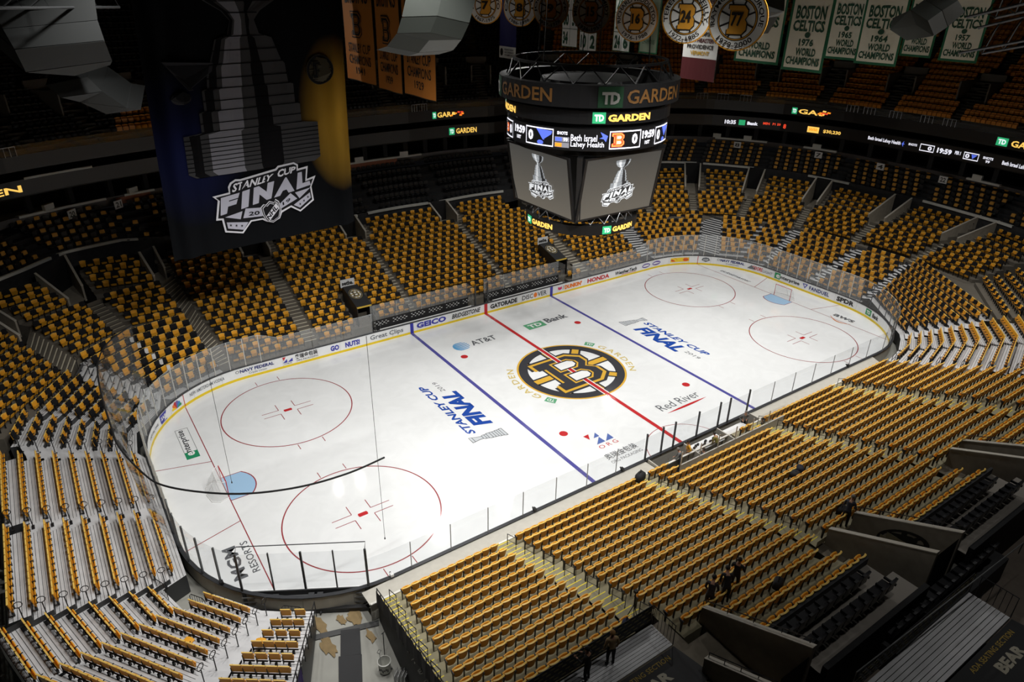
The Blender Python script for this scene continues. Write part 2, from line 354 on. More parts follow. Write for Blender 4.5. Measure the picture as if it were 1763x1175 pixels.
for a, b in (('A2', 'B2'), ('J1', 'B1'), ('B1', 'A1'), ('A1', 'P1'), ('P1', 'P2'), ('P2', 'Q2'), ('Q2', 'Q3'), ('Q3', 'Q4')):
    stairs(a, 'R', b, 'L', 1, 8.5, 'a', 2 if (a, b) in (('J1', 'B1'), ('A1', 'P1'), ('Q3', 'Q4')) else 1, WHITE if (a, b) == ('J1', 'B1') else None, w=.16)
for a, b in (('F5', 'F4'), ('F4', 'F3'), ('F3', 'F2'), ('F2', 'F1'), ('F1', 'J2')):
    stairs(a, 'R', b, 'L', 1, 14 if b != 'J2' else 9, 'c', 2, WNOSE, w=.14)
stairs('F1', 'R', 'U2', 'L', 9, 14, 'c', 2, WNOSE, w=.12); stairs('U2', 'R', 'U1', 'L', 9, 14, 'c', 2, WNOSE, w=.12); stairs('U1', 'R', 'W1', 'L', 9, 14, 'c', 2, WNOSE, w=.12)
for a, b in (('V0', 'V1'), ('V1', 'V2'), ('V2', 'V3'), ('V3', 'V4'), ('V4', 'V5'), ('V5', 'V6')): stairs(a, 'R', b, 'L', 9, 14, 'c', 2, WNOSE, w=.12)
for a, b in (('F4u', 'F3u'), ('F3u', 'F2u'), ('F2u', 'F1u'), ('F1u', 'U2u'), ('U2u', 'U1u'), ('V0u', 'V1u'), ('V1u', 'V2u'), ('V2u', 'V3u'), ('V3u', 'V4u'), ('V4u', 'V5u'), ('V5u', 'V6u')):
    # the stair beside each entry runs along the right block's edge
    A, B = SEC[a], SEC[b]; k = a + 's'
    def off(p, q, d): m = math.hypot(q[0] - p[0], q[1] - p[1]); return lerp(p, q, d / m)
    SEC[k] = Sec(k, A.n0, A.n1, A.R0, A.R1, off(A.R0, B.L0, .75), off(A.R1, B.L1, .75), 'c')
    stairs(a, 'R', k, 'R', A.n0, A.n1 + .5, 'c', 2, WNOSE, w=.1)

def vomitory(a, b, n0, n1, top, name='wall_entry', back=INKY, gap=.85):
    """an entry cut into the terrace between the right edge of block a and the left edge of block b"""
    A, B = SEC[a], SEC[b]; zf = TZ(n0) - .35
    f0, f1 = A.edge(n0, 'R', .3, gap), B.edge(n0, 'L', .3, .1); b0, b1 = A.edge(n1, 'R', -.55, gap), B.edge(n1, 'L', -.55, .1)
    mb = MB(); zt = TZ(n0) + .75
    for p, q in ((f0, b0), (f1, b1)):
        d = (q[0] - p[0], q[1] - p[1]); m = math.hypot(*d); nx, ny = -d[1] / m * .07, d[0] / m * .07
        P = [(p[0] - nx, p[1] - ny, zf - .2), (q[0] - nx, q[1] - ny, zf - .2), (q[0] - nx, q[1] - ny, top - .05), (p[0] - nx, p[1] - ny, zt)]
        mb.prism(P, (2 * nx, 2 * ny, 0), 0)
        mb.prism([(P[3][0] - nx * .3, P[3][1] - ny * .3, zt), (P[2][0] - nx * .3, P[2][1] - ny * .3, top - .05), (P[2][0] - nx * .3, P[2][1] - ny * .3, top), (P[3][0] - nx * .3, P[3][1] - ny * .3, zt + .05)], (2.6 * nx, 2.6 * ny, 0), 2)
    mb.poly([(*f0, zf), (*f1, zf), (*b1, zf), (*b0, zf)], 0)
    i0, i1 = lerp(f0, b0, .62), lerp(f1, b1, .62)
    mb.poly([(*b0, zf), (*b1, zf), (*b1, top), (*b0, top)], 1)
    mb.poly([(*lerp(f0, b0, .99), zf), (*lerp(f1, b1, .99), zf), (*lerp(f1, b1, .99), top - .5), (*lerp(f0, b0, .99), top - .5)], 1)
    return mb.build(name, [mat('entry_wall', S(158, 150, 136), 0.85, var=.1), back, mat('entry_cap', S(186, 180, 168), .6)], kind='structure')
for a, b, t in (('F4u', 'F3u', 7), ('F3u', 'F2u', 7), ('F2u', 'F1u', 7), ('F1u', 'U2u', 7.2), ('U2u', 'U1u', 7.5), ('V1u', 'V2u', 7.5), ('V2u', 'V3u', 7.5), ('V3u', 'V4u', 7.5), ('V4u', 'V5u', 7.5), ('V0u', 'V1u', 7.5), ('U1u', 'W1', 7.5)):
    vomitory(a, b, 14, 16 if a[0] == 'F' else 17, t)

# ------------------------------------------------------------ seats
def seat_shell(cols, rows, z0, z1, y0, y1, w, bow, th, taper=1.0):
    """a curved panel facing +y; returns MB quads of front, back and rim"""
    F, Bk = [], []
    for j in range(rows + 1):
        t = j / rows; z = z0 + (z1 - z0) * t; yy = y0 + (y1 - y0) * t; ww = w * (taper + (1 - taper) * t)
        fr, bk = [], []
        for i in range(cols + 1):
            u = -1 + 2 * i / cols; zz = z - (0.035 * u * u if j == rows else 0)
            y = yy + bow * u * u; fr.append((u * ww / 2, y + th, zz)); bk.append((u * ww / 2, y, zz))
        F.append(fr); Bk.append(bk)
    mb = MB(); mb.grid(F[::-1]); mb.grid(Bk)
    mb.grid([F[-1], Bk[-1]][::-1]); mb.grid([F[0], Bk[0]])
    mb.grid([[r[0] for r in F], [r[0] for r in Bk]]); mb.grid([[r[-1] for r in F], [r[-1] for r in Bk]][::-1])
    return mb
def seat_back(q=1): return seat_shell(4 * q, 2 * q, .33, .85, .03, -.05, .465, .06, .035, .74)
def seat_lip(q=1):                                # the rolled top edge of the backrest
    n = 4 * q; mb = MB()
    P = [(u * .238, -.06 + .065 * u * u, .85 - .035 * u * u) for u in [-1 + 2 * i / n for i in range(n + 1)]]
    return mb.grid([[(x, y - .012, z - .03) for x, y, z in P], [(x, y - .022, z + .004) for x, y, z in P], [(x, y + .03, z + .016) for x, y, z in P], [(x, y + .062, z - .004) for x, y, z in P]])
def seat_pan(q=1, down=False, low=False):
    if down: return seat_shell(3 * q, 2, 0, .42, 0, 0, .43, .02, .05)
    return seat_shell(3 * q, 2, .34, .53, .10, .15, .43, -.02, .05, .85) if low else seat_shell(3 * q, 2, .40, .68, .10, .20, .44, -.02, .05, .9)
def flat_back(q=1): return seat_shell(2 * q, q, .42, .86, .02, -.03, .45, .008, .035, .95)
def flat_lip(q=1):
    P = [(u * .225, -.035, .86) for u in (-1, -.8, 0, .8, 1)]
    return MB().grid([[(x, y - .012, z - .035) for x, y, z in P], [(x, y - .016, z + .004) for x, y, z in P], [(x, y + .03, z + .012) for x, y, z in P], [(x, y + .05, z - .01) for x, y, z in P]])
def flat_pan(q=1): return seat_shell(2 * q, 1, .36, .62, .06, .11, .43, -.005, .04, .95)
def flat_frame():
    mb = MB().box((-.236, .05, .38), (.02, .12, .46)).box((-.236, .09, .62), (.035, .2, .03)); return mb.box((0, .03, .1), (.1, .08, .2)).box((0, .03, .3), (.46, .05, .04))
def seat_frame():
    mb = MB()
    for sx in (-.242,):
        mb.prism([(sx - .012, .06, 0), (sx - .012, .13, 0), (sx - .012, .15, .45), (sx - .012, .24, .56), (sx - .012, .24, .60), (sx - .012, .03, .60)], (.024, 0, 0))
        mb.box((sx, .12, .61), (.04, .25, .03))
    return mb
def shirt(q=1, whole=False):
    a = seat_shell(3 * q, 2, .44 if not whole else .40, .875, .01, -.062, .475, .06, .066, .88); return a
def arrays(mb, mi=None):
    V = np.array(mb.v, dtype=np.float32); q = [f if len(f) == 4 else f for f in mb.f]; return V, q, mb.m
def template(parts):
    v, f, m = [], [], []
    for mb, mi in parts:
        b = len(v); v += mb.v
        for fc in mb.f: f.append(tuple(b + i for i in fc)); m.append(mi)
    return np.array(v, dtype=np.float32), f, m
def stuff_mesh(name, tmpl, places, mats, label):
    """many copies of a template joined: places = [(x, y, z, angle)]"""
    V, Fq, Mq = tmpl; n = len(places)
    if not n: return None
    P = np.array(places, dtype=np.float32); c, s = np.cos(P[:, 3]), np.sin(P[:, 3])
    X = V[None, :, 0] * c[:, None] - V[None, :, 1] * s[:, None] + P[:, None, 0]
    Y = V[None, :, 0] * s[:, None] + V[None, :, 1] * c[:, None] + P[:, None, 1]
    Z = np.broadcast_to(V[None, :, 2], X.shape) + P[:, None, 2]
    co = np.stack([X, Y, Z], -1).reshape(-1).astype(np.float32)
    ls = np.array([len(f) for f in Fq]); idx = np.concatenate([np.array(f) for f in Fq])
    allidx = (idx[None, :] + (np.arange(n) * len(V))[:, None]).reshape(-1).astype(np.int32)
    st = np.concatenate([[0], np.cumsum(ls)[:-1]]); allst = (st[None, :] + (np.arange(n) * ls.sum())[:, None]).reshape(-1).astype(np.int32)
    me = bpy.data.meshes.new(name); me.vertices.add(len(co) // 3); me.vertices.foreach_set('co', co)
    me.loops.add(len(allidx)); me.loops.foreach_set('vertex_index', allidx)
    me.polygons.add(len(allst)); me.polygons.foreach_set('loop_start', allst)
    for x in mats: me.materials.append(x)
    me.polygons.foreach_set('material_index', np.tile(np.array(Mq, dtype=np.int32), n)); me.update(calc_edges=True); me.validate()
    o = bpy.data.objects.new(name, me); COL.objects.link(o); return setp(o, label, 'seating', kind='stuff')
CAMP = np.array([-31.938, -37.489, 27.681]); BR, BU, BF = map(np.array, (CAM_R, CAM_U, CAM_F))
def frame_xy(p):
    d = np.array(p) - CAMP; z = d @ BF
    return (881.5 + 1193.6 * (d @ BR) / z, 587.5 - 1193.6 * (d @ BU) / z, z) if z > .1 else (-1e4, -1e4, z)
ORD = ['first', 'second', 'third', 'fourth', 'fifth', 'sixth', 'seventh', 'eighth', 'ninth', 'tenth', 'eleventh', 'twelfth', 'thirteenth', 'fourteenth', 'fifteenth', 'sixteenth', 'seventeenth', 'eighteenth', 'nineteenth', 'twentieth'] + ['twenty-%s' % x for x in ('first', 'second', 'third', 'fourth', 'fifth', 'sixth')]
gold, draped = [], []
SKIP = set(); DOWN = {('Q3', 2, 5), ('Q4', 2, 0), ('Q4', 2, 2), ('Q4', 4, 0), ('Q3', 5, 4), ('P2', 6, 2), ('P2', 6, 3), ('P2', 2, 0)}
for s in SECS:
    for n in range(s.n0, s.n1 + 1):
        (nx, ny), q = s.nrm(n); a, b = s.L(n), s.R(n); k = max(1, int(q / s.pitch + 0.25)); ang = math.atan2(-nx, ny)
        for i in range(k):
            t = (i + .5) / k; x, y = lerp(a, b, t)
            if s.key in ('F2', 'F4') and n < 6 and (-12.6 < x < -10.2 or 10.1 < x < 12.4): continue      # the players' tunnels
            px, py, d = frame_xy((x, y, TZ(n) + .6))
            vis = -20 < px < 1783 and -20 < py < 1195
            rec = dict(x=x, y=y, z=TZ(n), a=ang, d=d, sec=s, n=n, i=i, k=k, vis=vis, down=(s.key, n, i) in DOWN)
            if not vis and d > 5 and not (-200 < px < 1963 and -200 < py < 1400): continue
            if s.pat and (i + n) % 2: draped.append(rec)
            else: gold.append(rec)
def pick(recs, m):
    order = sorted((r for r in recs if r['vis']), key=lambda r: r['d'])[:m]; ids = {id(r) for r in order}
    return order, [r for r in recs if id(r) not in ids]
near_gold, rest_gold = pick(gold, 300)
near_drap, rest_drap = pick([r for r in draped if not (232 < frame_xy((r['x'], r['y'], r['z'] + .6))[0] < 612 and frame_xy((r['x'], r['y'], r['z'] + .6))[1] < 440)], 300)
ids = {id(r) for r in near_drap}; rest_drap = [r for r in draped if id(r) not in ids]
me_back = template([(seat_back(2), 0), (seat_lip(2), 1)]); me_pan = seat_pan(2).mesh('seat_pan', GOLDD); me_frame = seat_frame().mesh('seat_frame', BLACK)
def mesh_of(name, t, mats):
    me = bpy.data.meshes.new(name); me.from_pydata(t[0].tolist(), [], t[1])
    for x in mats: me.materials.append(x)
    me.polygons.foreach_set('material_index', t[2]); me.polygons.foreach_set('use_smooth', [True] * len(me.polygons)); me.set_sharp_from_angle(angle=0.8); me.update(); return me
me_back = mesh_of('backrest', me_back, [GOLD, GOLDL])
me_down = mesh_of('seat_pan', template([(seat_pan(2, True), 0)]), [GOLDD])
me_shirt = mesh_of('draped_shirt', template([(shirt(2), 0)]), [CLOTH]); me_shirt2 = mesh_of('draped_shirt', template([(shirt(2, True), 0)]), [CLOTH])
me_pan_b = mesh_of('seat_pan', template([(seat_pan(2, low=True), 0)]), [CLOTH]); me_pan_l = mesh_of('seat_pan', template([(seat_pan(2, low=True), 0)]), [GOLDD])
WHERE = {'N1': 'of the stand by the resurfacer gate', 'N2': 'of the stand over the entry ramp', 'P1': 'of the end bleacher behind the goal', 'P2': 'of the end bleacher past the goal', 'Q2': 'of the corner bleacher beside end bleacher', 'Q3': 'of the angled corner bleacher', 'Q4': 'of the small bleacher by the gate',
         'J1': 'of the curved bleacher past the stairs', 'J2': 'of the bleacher touching the long stand', 'A1': 'of the bleacher above the end bleacher', 'B1': 'of the curved bleacher before the stairs', 'U1': 'above the curved bleachers', 'U2': 'of the block under the banner', 'F1': 'of the long stand under the banner', 'F2': 'of the stand with visitor tunnel', 'W1': 'of the corner block at frame edge', 'U1u': 'of the block beside the dark entry', 'U2u': 'of the block between two entries', 'F3': 'of the stand behind the benches'}
def place_seat(r, kind):
    s = r['sec']; row = ORD[r['n'] - 1] if r['n'] else 'foremost'; w = WHERE.get(s.key, 'of stand block ' + s.key)
    lab = ('gold flip seat, ' if kind == 'gold' else 'seat under black shirt, ') + '%s in the %s row %s' % (ORD[min(r['i'], 25)], row, w)
    e = empty('flip_seat' if kind == 'gold' else 'draped_seat', (r['x'], r['y'], r['z']), r['a'], lab, 'seat', 'gold flip seats of the lower stands' if kind == 'gold' else 'lower stand seats with a black shirt laid over')
    flat = s.deck == 'a'; parts = [('backrest', me_fback if flat else me_back), ('seat_frame', me_fframe if flat else me_frame)]
    if kind == 'gold': parts.append(('seat_pan', me_fpan if flat else me_pan))
    else: parts += [('draped_shirt', me_shirt2 if s.pat == 2 else me_shirt), ('seat_pan', me_pan_b if s.pat == 2 else me_pan_l)]
    for nm, me in parts:
        o = bpy.data.objects.new(nm, me); COL.objects.link(o); o.parent = e
        if nm == 'seat_pan' and r['down']:
            o.data = me_down; o.location = (0, .06, .45); o.rotation_euler = (-PI / 2, 0, 0)
    return e
me_fback = mesh_of('backrest', template([(flat_back(2), 0), (flat_lip(2), 1)]), [GOLD, GOLDL]); me_fpan = mesh_of('seat_pan', template([(flat_pan(2), 0)]), [GOLDD]); me_fframe = mesh_of('seat_frame', template([(flat_frame(), 0)]), [BLACK])
for r in near_gold: place_seat(r, 'gold')
for r in near_drap: place_seat(r, 'drap')
T_gold = template([(seat_back(1), 0), (seat_lip(1), 4), (seat_pan(1), 1), (seat_frame(), 2)])
T_drap = template([(seat_back(1), 0), (shirt(1), 3), (seat_pan(1, low=True), 1), (seat_frame(), 2)])
T_drap2 = template([(shirt(1, True), 3), (seat_pan(1), 3), (seat_frame(), 2)])
PL = lambda rs: [(r['x'], r['y'], r['z'], r['a']) for r in rs]
T_flat = template([(flat_back(1), 0), (flat_lip(1), 4), (flat_pan(1), 1), (flat_frame(), 2)])
stuff_mesh('gold_bleacher_seating', T_flat, PL([r for r in rest_gold if r['sec'].deck == 'a']), [GOLD, GOLDD, BLACK, CLOTH, GOLDL], 'remaining gold flat seats of the silver bleachers')
stuff_mesh('gold_seating', T_gold, PL([r for r in rest_gold if r['sec'].deck != 'a']), [GOLD, GOLDD, BLACK, CLOTH, GOLDL], 'remaining rows of gold flip seats around the ice')
stuff_mesh('draped_seating', T_drap, PL([r for r in rest_drap if r['sec'].pat != 2]), [GOLD, GOLDD, BLACK, CLOTH], 'remaining seats covered by black shirts in the far rows')
stuff_mesh('draped_bleacher_seating', T_drap2, PL([r for r in rest_drap if r['sec'].pat == 2]), [GOLD, GOLDD, BLACK, CLOTH], 'remaining bleacher seats wrapped in black shirts')

MB().poly([(29.9, -17.3, 3.6), (37.8, -6.8, 3.6), (38.9, -6.2, 3.6), (38.3, -12.6, 3.6), (36.4, -14.4, 3.6), (30.5, -18.4, 3.6)]).build('floor_terrace_fill', CONCD, kind='structure')
# ------------------------------------------------------------ ice sheet and its markings
def BP(s, off=0.0):                              # point on the board line at arc length s from the far centre, + clockwise; off = outward
    a = abs(s); g = 1 if s >= 0 else -1
    if a <= 21.95: x, y, nx, ny = a, 12.95, 0, 1
    elif a <= 35.35:
        t = (a - 21.95) / 8.53; nx, ny = math.sin(t), math.cos(t); x, y = 21.95 + 8.53 * nx, 4.42 + 8.53 * ny
    elif a <= 44.19: x, y, nx, ny = 30.48, 4.42 - (a - 35.35), 1, 0
    elif a <= 57.59:
        t = (a - 44.19) / 8.53; nx, ny = math.cos(t), -math.sin(t); x, y = 21.95 + 8.53 * nx, -4.42 + 8.53 * ny
    else: x, y, nx, ny = 21.95 - (a - 57.59), -12.95, 0, -1
    return (g * (x + nx * off), y + ny * off)
HALF = 57.59 + 21.95
def ice_mat(name, col, var=0.0):
    m = mat(name, col, 0.16, spec=0.5)
    nt = m.node_tree; b = nt.nodes['Principled BSDF']; tc = nt.nodes.new('ShaderNodeTexCoord')
    no = nt.nodes.new('ShaderNodeTexNoise'); no.inputs['Scale'].default_value = .35; no.inputs['Detail'].default_value = 6
    mp = nt.nodes.new('ShaderNodeMapRange'); mp.inputs['To Min'].default_value = .06; mp.inputs['To Max'].default_value = .11
    nt.links.new(tc.outputs['Object'], no.inputs['Vector']); nt.links.new(no.outputs['Fac'], mp.inputs['Value']); nt.links.new(mp.outputs[0], b.inputs['Roughness'])
    if var:
        n2 = nt.nodes.new('ShaderNodeTexNoise'); n2.inputs['Scale'].default_value = .6; n2.inputs['Detail'].default_value = 8; n2.inputs['Distortion'].default_value = 1.5
        r = nt.nodes.new('ShaderNodeValToRGB'); r.color_ramp.elements[0].position = .35; r.color_ramp.elements[1].position = .65
        r.color_ramp.elements[0].color = (*[c * (1 - var) for c in col], 1); r.color_ramp.elements[1].color = (*col, 1)
        nt.links.new(tc.outputs['Object'], n2.inputs['Vector']); nt.links.new(n2.outputs['Fac'], r.inputs[0]); nt.links.new(r.outputs[0], b.inputs['Base Color'])
    return m
ICE = ice_mat('ice', (0.80, 0.81, 0.815), 0.05)
I_RED, I_BLUE = ice_mat('ice_red', S(186, 48, 52)), ice_mat('ice_blue', S(82, 80, 150))
I_CRE, I_BLK, I_GLD = ice_mat('ice_crease', S(160, 194, 224)), ice_mat('ice_black', S(62, 62, 66)), ice_mat('ice_gold', S(216, 170, 66))
I_WHT, I_GRN, I_NAVY = ice_mat('ice_white', (.82, .82, .82)), ice_mat('ice_green', S(96, 164, 122)), ice_mat('ice_royal', S(38, 74, 158))
I_GRY, I_CYAN = ice_mat('ice_grey', S(96, 98, 102)), ice_mat('ice_cyan', S(94, 158, 205))
I_DRED, I_DGRN, I_ORG = ice_mat('ice_thin_red', S(150, 60, 66)), ice_mat('ice_deep_green', S(44, 140, 98)), ice_mat('ice_orange', S(206, 130, 84))
N_ = 160
ice = MB().poly([(*BP(-HALF + 2 * HALF * i / N_), 0) for i in range(N_)][::-1]).build('floor', ICE, kind='structure')
slab = MB()
slab.poly([(-70, -70, -.05), (70, -70, -.05), (70, 70, -.05), (-70, 70, -.05)])
slab.build('floor_concrete', mat('service_floor', S(152, 151, 144), .7, var=.12, scale=.5), kind='structure')
Zi = 0.004
def strip(name, pts, m, z=Zi):
    return MB().poly([(x, y, z) for x, y in pts]).build(name, m, ice)
def bar(name, x0, x1, y0, y1, m, z=Zi): return strip(name, [(x0, y0), (x1, y0), (x1, y1), (x0, y1)], m, z)
bar('centre_line', -.16, .16, -12.9, 12.9, I_RED, .012)
for x in (-.21, .21): bar('line_edging', x - .045, x + .045, -4.3, 4.3, I_WHT, .012)
for sx in (-1, 1):
    bar('blue_line', sx * 7.77 - .15, sx * 7.77 + .15, -12.9, 12.9, I_BLUE)
    gx = sx * 27.13; bar('goal_line', gx - .03, gx + .03, -11.1, 11.1, I_DRED)
    for sy in (-1, 1):
        q = MB(); p0, p1 = (gx, sy * 3.35), (sx * 30.42, sy * 4.27); q.poly([(p0[0], p0[1] - .03, Zi), (p1[0], p1[1] - .03, Zi), (p1[0], p1[1] + .03, Zi), (p0[0], p0[1] + .03, Zi)])
        q.build('trapezoid_line', I_DRED, ice)
    c = MB(); A = [PI * (-.5 + i / 20) for i in range(21)]
    arc = [(gx - sx * 1.83 * math.cos(a), 1.83 * math.sin(a)) for a in A]
    arc = [p for p in arc if abs(p[1]) <= 1.34]; arc = [(gx, arc[0][1])] + arc + [(gx, arc[-1][1])]
    c.poly([(x, y, .003) for x, y in arc], 0); c.grid([[(x, y, .006) for x, y in arc], [(gx + (x - gx) * .96, y * .96, .006) for x, y in arc]], 1)
    c.build('goal_crease', [I_CRE, I_DRED], ice)
    for sy in (-1, 1):
        cx, cy = sx * 21.03, sy * 6.71; m = MB(); m.ring((cx, cy, Zi), 4.52, 4.60, 96); m.build('faceoff_circle', I_DRED, ice)
        m = MB(); m.disc((cx, cy, Zi), .31, 24, 1); m.poly([(cx + .3 * math.cos(a), cy + .3 * math.sin(a), Zi + .003) for a in [.55 * u for u in (-1, -.5, 0, .5, 1)] + [PI + .55 * u for u in (-1, -.5, 0, .5, 1)]]); m.build('faceoff_spot', [I_RED, I_WHT], ice)
        h = MB()
        for a in (-1, 1):
            for b in (-1, 1):
                h.box((cx + a * (.6 + .6), cy + b * .28, Zi), (1.2, .05, .002)); h.box((cx + a * .6, cy + b * (.28 + .42), Zi), (.05, .85, .002))
                h.box((cx + b * .85, cy + a * (4.6 + .3), Zi), (.05, .6, .002))
        h.build('hash_marks', I_DRED, ice)
        m = MB(); cx = sx * 6.1; m.disc((cx, cy, Zi), .31, 24); m.build('neutral_spot', I_RED, ice)
MB().ring((0, -12.95, Zi), 3.02, 3.07, 48, 0, 0, PI).build('referee_crease', I_DRED, ice)
def wheel():
    mb = MB(); n = 72; R = 4.45; f = lambda x, y, k: (x * R, y * R, .004 + .0012 * k)
    emblem_wheel(mb, f, None, 1, 0, n=72, hole=2)
    return mb.build('centre_emblem', [I_BLK, I_GLD, I_WHT], ice, label='black and gold spoked wheel emblem with block letter')
def emblem_letter_white(mb): pass
wheel()
def arc_text(s, a0, a1, r0, r1, m, z=.006, mb=None):
    f = lambda u, v: ((r0 + (r1 - r0) * v) * math.cos(a0 + (a1 - a0) * u), (r0 + (r1 - r0) * v) * math.sin(a0 + (a1 - a0) * u), z)
    return f
for k in (0, PI):
    mb = MB(); f = arc_text('', math.radians(24) + k, math.radians(-34) + k, 4.72, 5.28, 0); put_text(mb, 'GARDEN', f, 0, .02, gap=1.25)
    g = arc_text('', math.radians(38) + k, math.radians(28.5) + k, 4.70, 5.32, 0); put_poly(mb, [(0, 0), (.33, 0), (.66, 0), (1, 0), (1, 1), (.66, 1), (.33, 1), (0, 1)], g, 1)
    put_text(mb, 'TD', lambda u, v: (lambda p: (p[0], p[1], .009))(g(.15 + .7 * u, .2 + .6 * v)), 2, .02)
    mb.build('ring_lettering', [ice_mat('ice_pale_gold', S(206, 186, 118)), I_GRN, I_WHT], ice)
def on_ice(x0, y0, ux, uy, W, H, z=.005):        # lower-left corner, direction of the text, size
    return lambda u, v: (x0 + ux * W * u - uy * H * v, y0 + uy * W * u + ux * H * v, z)
def deco(name, items, mats):
    mb = MB()
    for it in items: it(mb)
    return mb.build(name, mats, ice)
T = lambda s, f, m=0, bold=0.0, shear=0.0, gap=1.0: (lambda mb: put_text(mb, s, f, m, bold, shear, gap))
Pg = lambda pts, f, m=0: (lambda mb: put_poly(mb, pts, f, m))
f0 = on_ice(1.45, 7.84, 1, 0, 2.0, 1.1)
deco('ice_lettering', [Pg([(0, 0), (1, 0), (1, 1), (0, 1)], f0, 1), T('TD', on_ice(1.75, 8.08, 1, 0, 1.4, .62, .009), 2, .03), T('Bank', on_ice(3.75, 8.12, 1, 0, 2.45, .9), 0, .03)], [I_GRY, I_GRN, I_WHT])
def globe(mb):
    cx, cy, R = -5.36, 8.45, .75
    for i in range(6):
        y0 = -.9 + i * .32; y1 = y0 + .21; P = []
        for t in range(9):
            u = -1 + t / 4; P.append((u, y0 + .12 * u * u + .06 * u))
        Q = [(u, y1 + .16 * u * u - .05 * u) for u, _ in P[::-1]]
        cl = lambda u, v: (lambda q: (u / q, v / q) if q > 1 else (u, v))(math.hypot(u, v))
        mb.poly([(cx + R * cl(u, v)[0], cy + R * cl(u, v)[1], .005) for u, v in P + Q], 1)
deco('ice_lettering', [globe, T('AT&T', on_ice(-4.4, 7.98, 1, 0, 2.5, .85), 0, .02)], [I_GRY, I_CYAN])
def cupmark(mb, f):
    """silver trophy drawn lying on the ice, f maps (0..1, 0..1) with v up the cup"""
    prof = [(0, .46), (.08, .46), (.10, .40), (.22, .40), (.24, .35), (.48, .33), (.5, .27), (.62, .25), (.66, .17), (.78, .2), (.92, .30), (1.0, .34)]
    out = [(.5 - r, z) for z, r in prof] + [(.5 + r, z) for z, r in prof[::-1]]
    inn = [(.5 - r + .05, max(.02, min(.98, z))) for z, r in prof] + [(.5 + r - .05, max(.02, min(.98, z))) for z, r in prof[::-1]]
    put_poly(mb, out, lambda u, v: f(u, v, 0), 1); put_poly(mb, inn, lambda u, v: f(u, v, 1), 2)
    for z, r in ((.09, .44), (.16, .38), (.23, .36), (.31, .33), (.39, .33), (.49, .3), (.56, .25), (.64, .2), (.9, .28)):
        put_poly(mb, [(.5 - r, z), (.5 + r, z), (.5 + r, z + .018), (.5 - r, z + .018)], lambda u, v: f(u, v, 2), 1)
for k in (1, -1):
    fr = lambda x, y, W, H, z=.005: on_ice(k * x, k * y, 0, k, W, H, z)
    cf = lambda u, v, h: (k * (-9.35 - 2.6 * v), k * (-4.75 + 1.05 * u + .35 * v), .005 + .002 * h)
    deco('ice_lettering', [T('STANLEY CUP', fr(-11.1, -3.3, 7.6, .62), 0, .035, .25), T('FINAL', fr(-9.45, -2.9, 5.35, 1.35), 0, .05, .3), T('2019', fr(-10.1, 2.75, 1.6, .38), 1, 0, .1), lambda mb: cupmark(mb, cf)],
         [I_NAVY, I_GRY, ice_mat('ice_silver', S(196, 200, 204))])
def swoosh(mb):
    P = []
    for i in range(13):
        u = i / 12; P.append((1.9 + 4.1 * u, -8.87 - .12 * math.sin(PI * u) + .02 * u))
    Q = [(x, y + .02 + .2 * math.sin(PI * i / 12)) for i, (x, y) in enumerate(P)]
    mb.grid([[(x, y, .005) for x, y in P], [(x, y, .005) for x, y in Q]], 1)
deco('ice_lettering', [T('Red River', on_ice(1.75, -8.5, 1, 0, 4.1, .85), 0), swoosh], [I_GRY, I_RED])
deco('ice_lettering', [Pg([(-5.2, -7.75), (-4.72, -7.72), (-5.05, -8.3)], lambda u, v: (u, v, .005), 1), Pg([(-5.0, -9.0), (-4.25, -9.0), (-4.3, -8.35)], lambda u, v: (u, v, .005), 2), Pg([(-4.2, -9.0), (-3.5, -9.0), (-3.5, -8.35)], lambda u, v: (u, v, .005), 2), Pg([(-4.7, -8.3), (-4.2, -8.3), (-4.2, -7.8)], lambda u, v: (u, v, .005), 2),
     T('ORG', on_ice(-5.1, -9.55, 1, 0, 1.6, .38), 1, .0, gap=1.5), T('奥瑞金包装', on_ice(-5.5, -10.75, 1, 0, 2.7, .62), 0, .01), T('ORG PACKAGING', on_ice(-5.5, -11.2, 1, 0, 2.7, .28), 0)], [I_GRY, I_RED, ice_mat('ice_steel_blue', S(88, 108, 168))])
f1 = on_ice(-27.6, 4.38, 0, 1, 3.92, .82)
deco('ice_lettering', [Pg([(0, 0), (.215, 0), (.215, 1), (0, 1)], f1, 1)] + [Pg(p, f1, 0) for p in ([(.21, 0), (1, 0), (1, .03), (.21, .03)], [(.21, .97), (1, .97), (1, 1), (.21, 1)], [(.99, 0), (1, 0), (1, 1), (.99, 1)])] +
     [T('e', on_ice(-27.8, 4.75, 0, 1, .45, .45, .008), 2, .03), T('nterprise', on_ice(-27.82, 5.2, 0, 1, 2.95, .52), 0, .02)], [I_BLK, I_DGRN, I_WHT])
deco('ice_lettering', [T('MGM', on_ice(-27.95, -7.9, 0, 1, 2.7, .72), 0, .03), T('RESORTS', on_ice(-27.3, -7.8, 0, 1, 2.65, .4), 0, .01)], [I_GRY])
deco('ice_lettering', [T('ticketmaster', on_ice(27.75, 8.5, 0, -1, 4.0, .48), 0, .02, .3)], [I_GRY])
def smile(mb):
    P = [(27.55 - .5 * math.sin(PI * i / 12) - .25 * i / 12, -5.2 - 2.3 * i / 12) for i in range(13)]
    mb.grid([[(x, y, .005) for x, y in P], [(x - .16 * math.sin(PI * i / 12) - .03, y, .005) for i, (x, y) in enumerate(P)]], 1)
deco('ice_lettering', [T('aws', on_ice(27.75, -5.25, 0, -1, 2.1, .6), 0, .03), smile], [I_GRY, I_ORG])

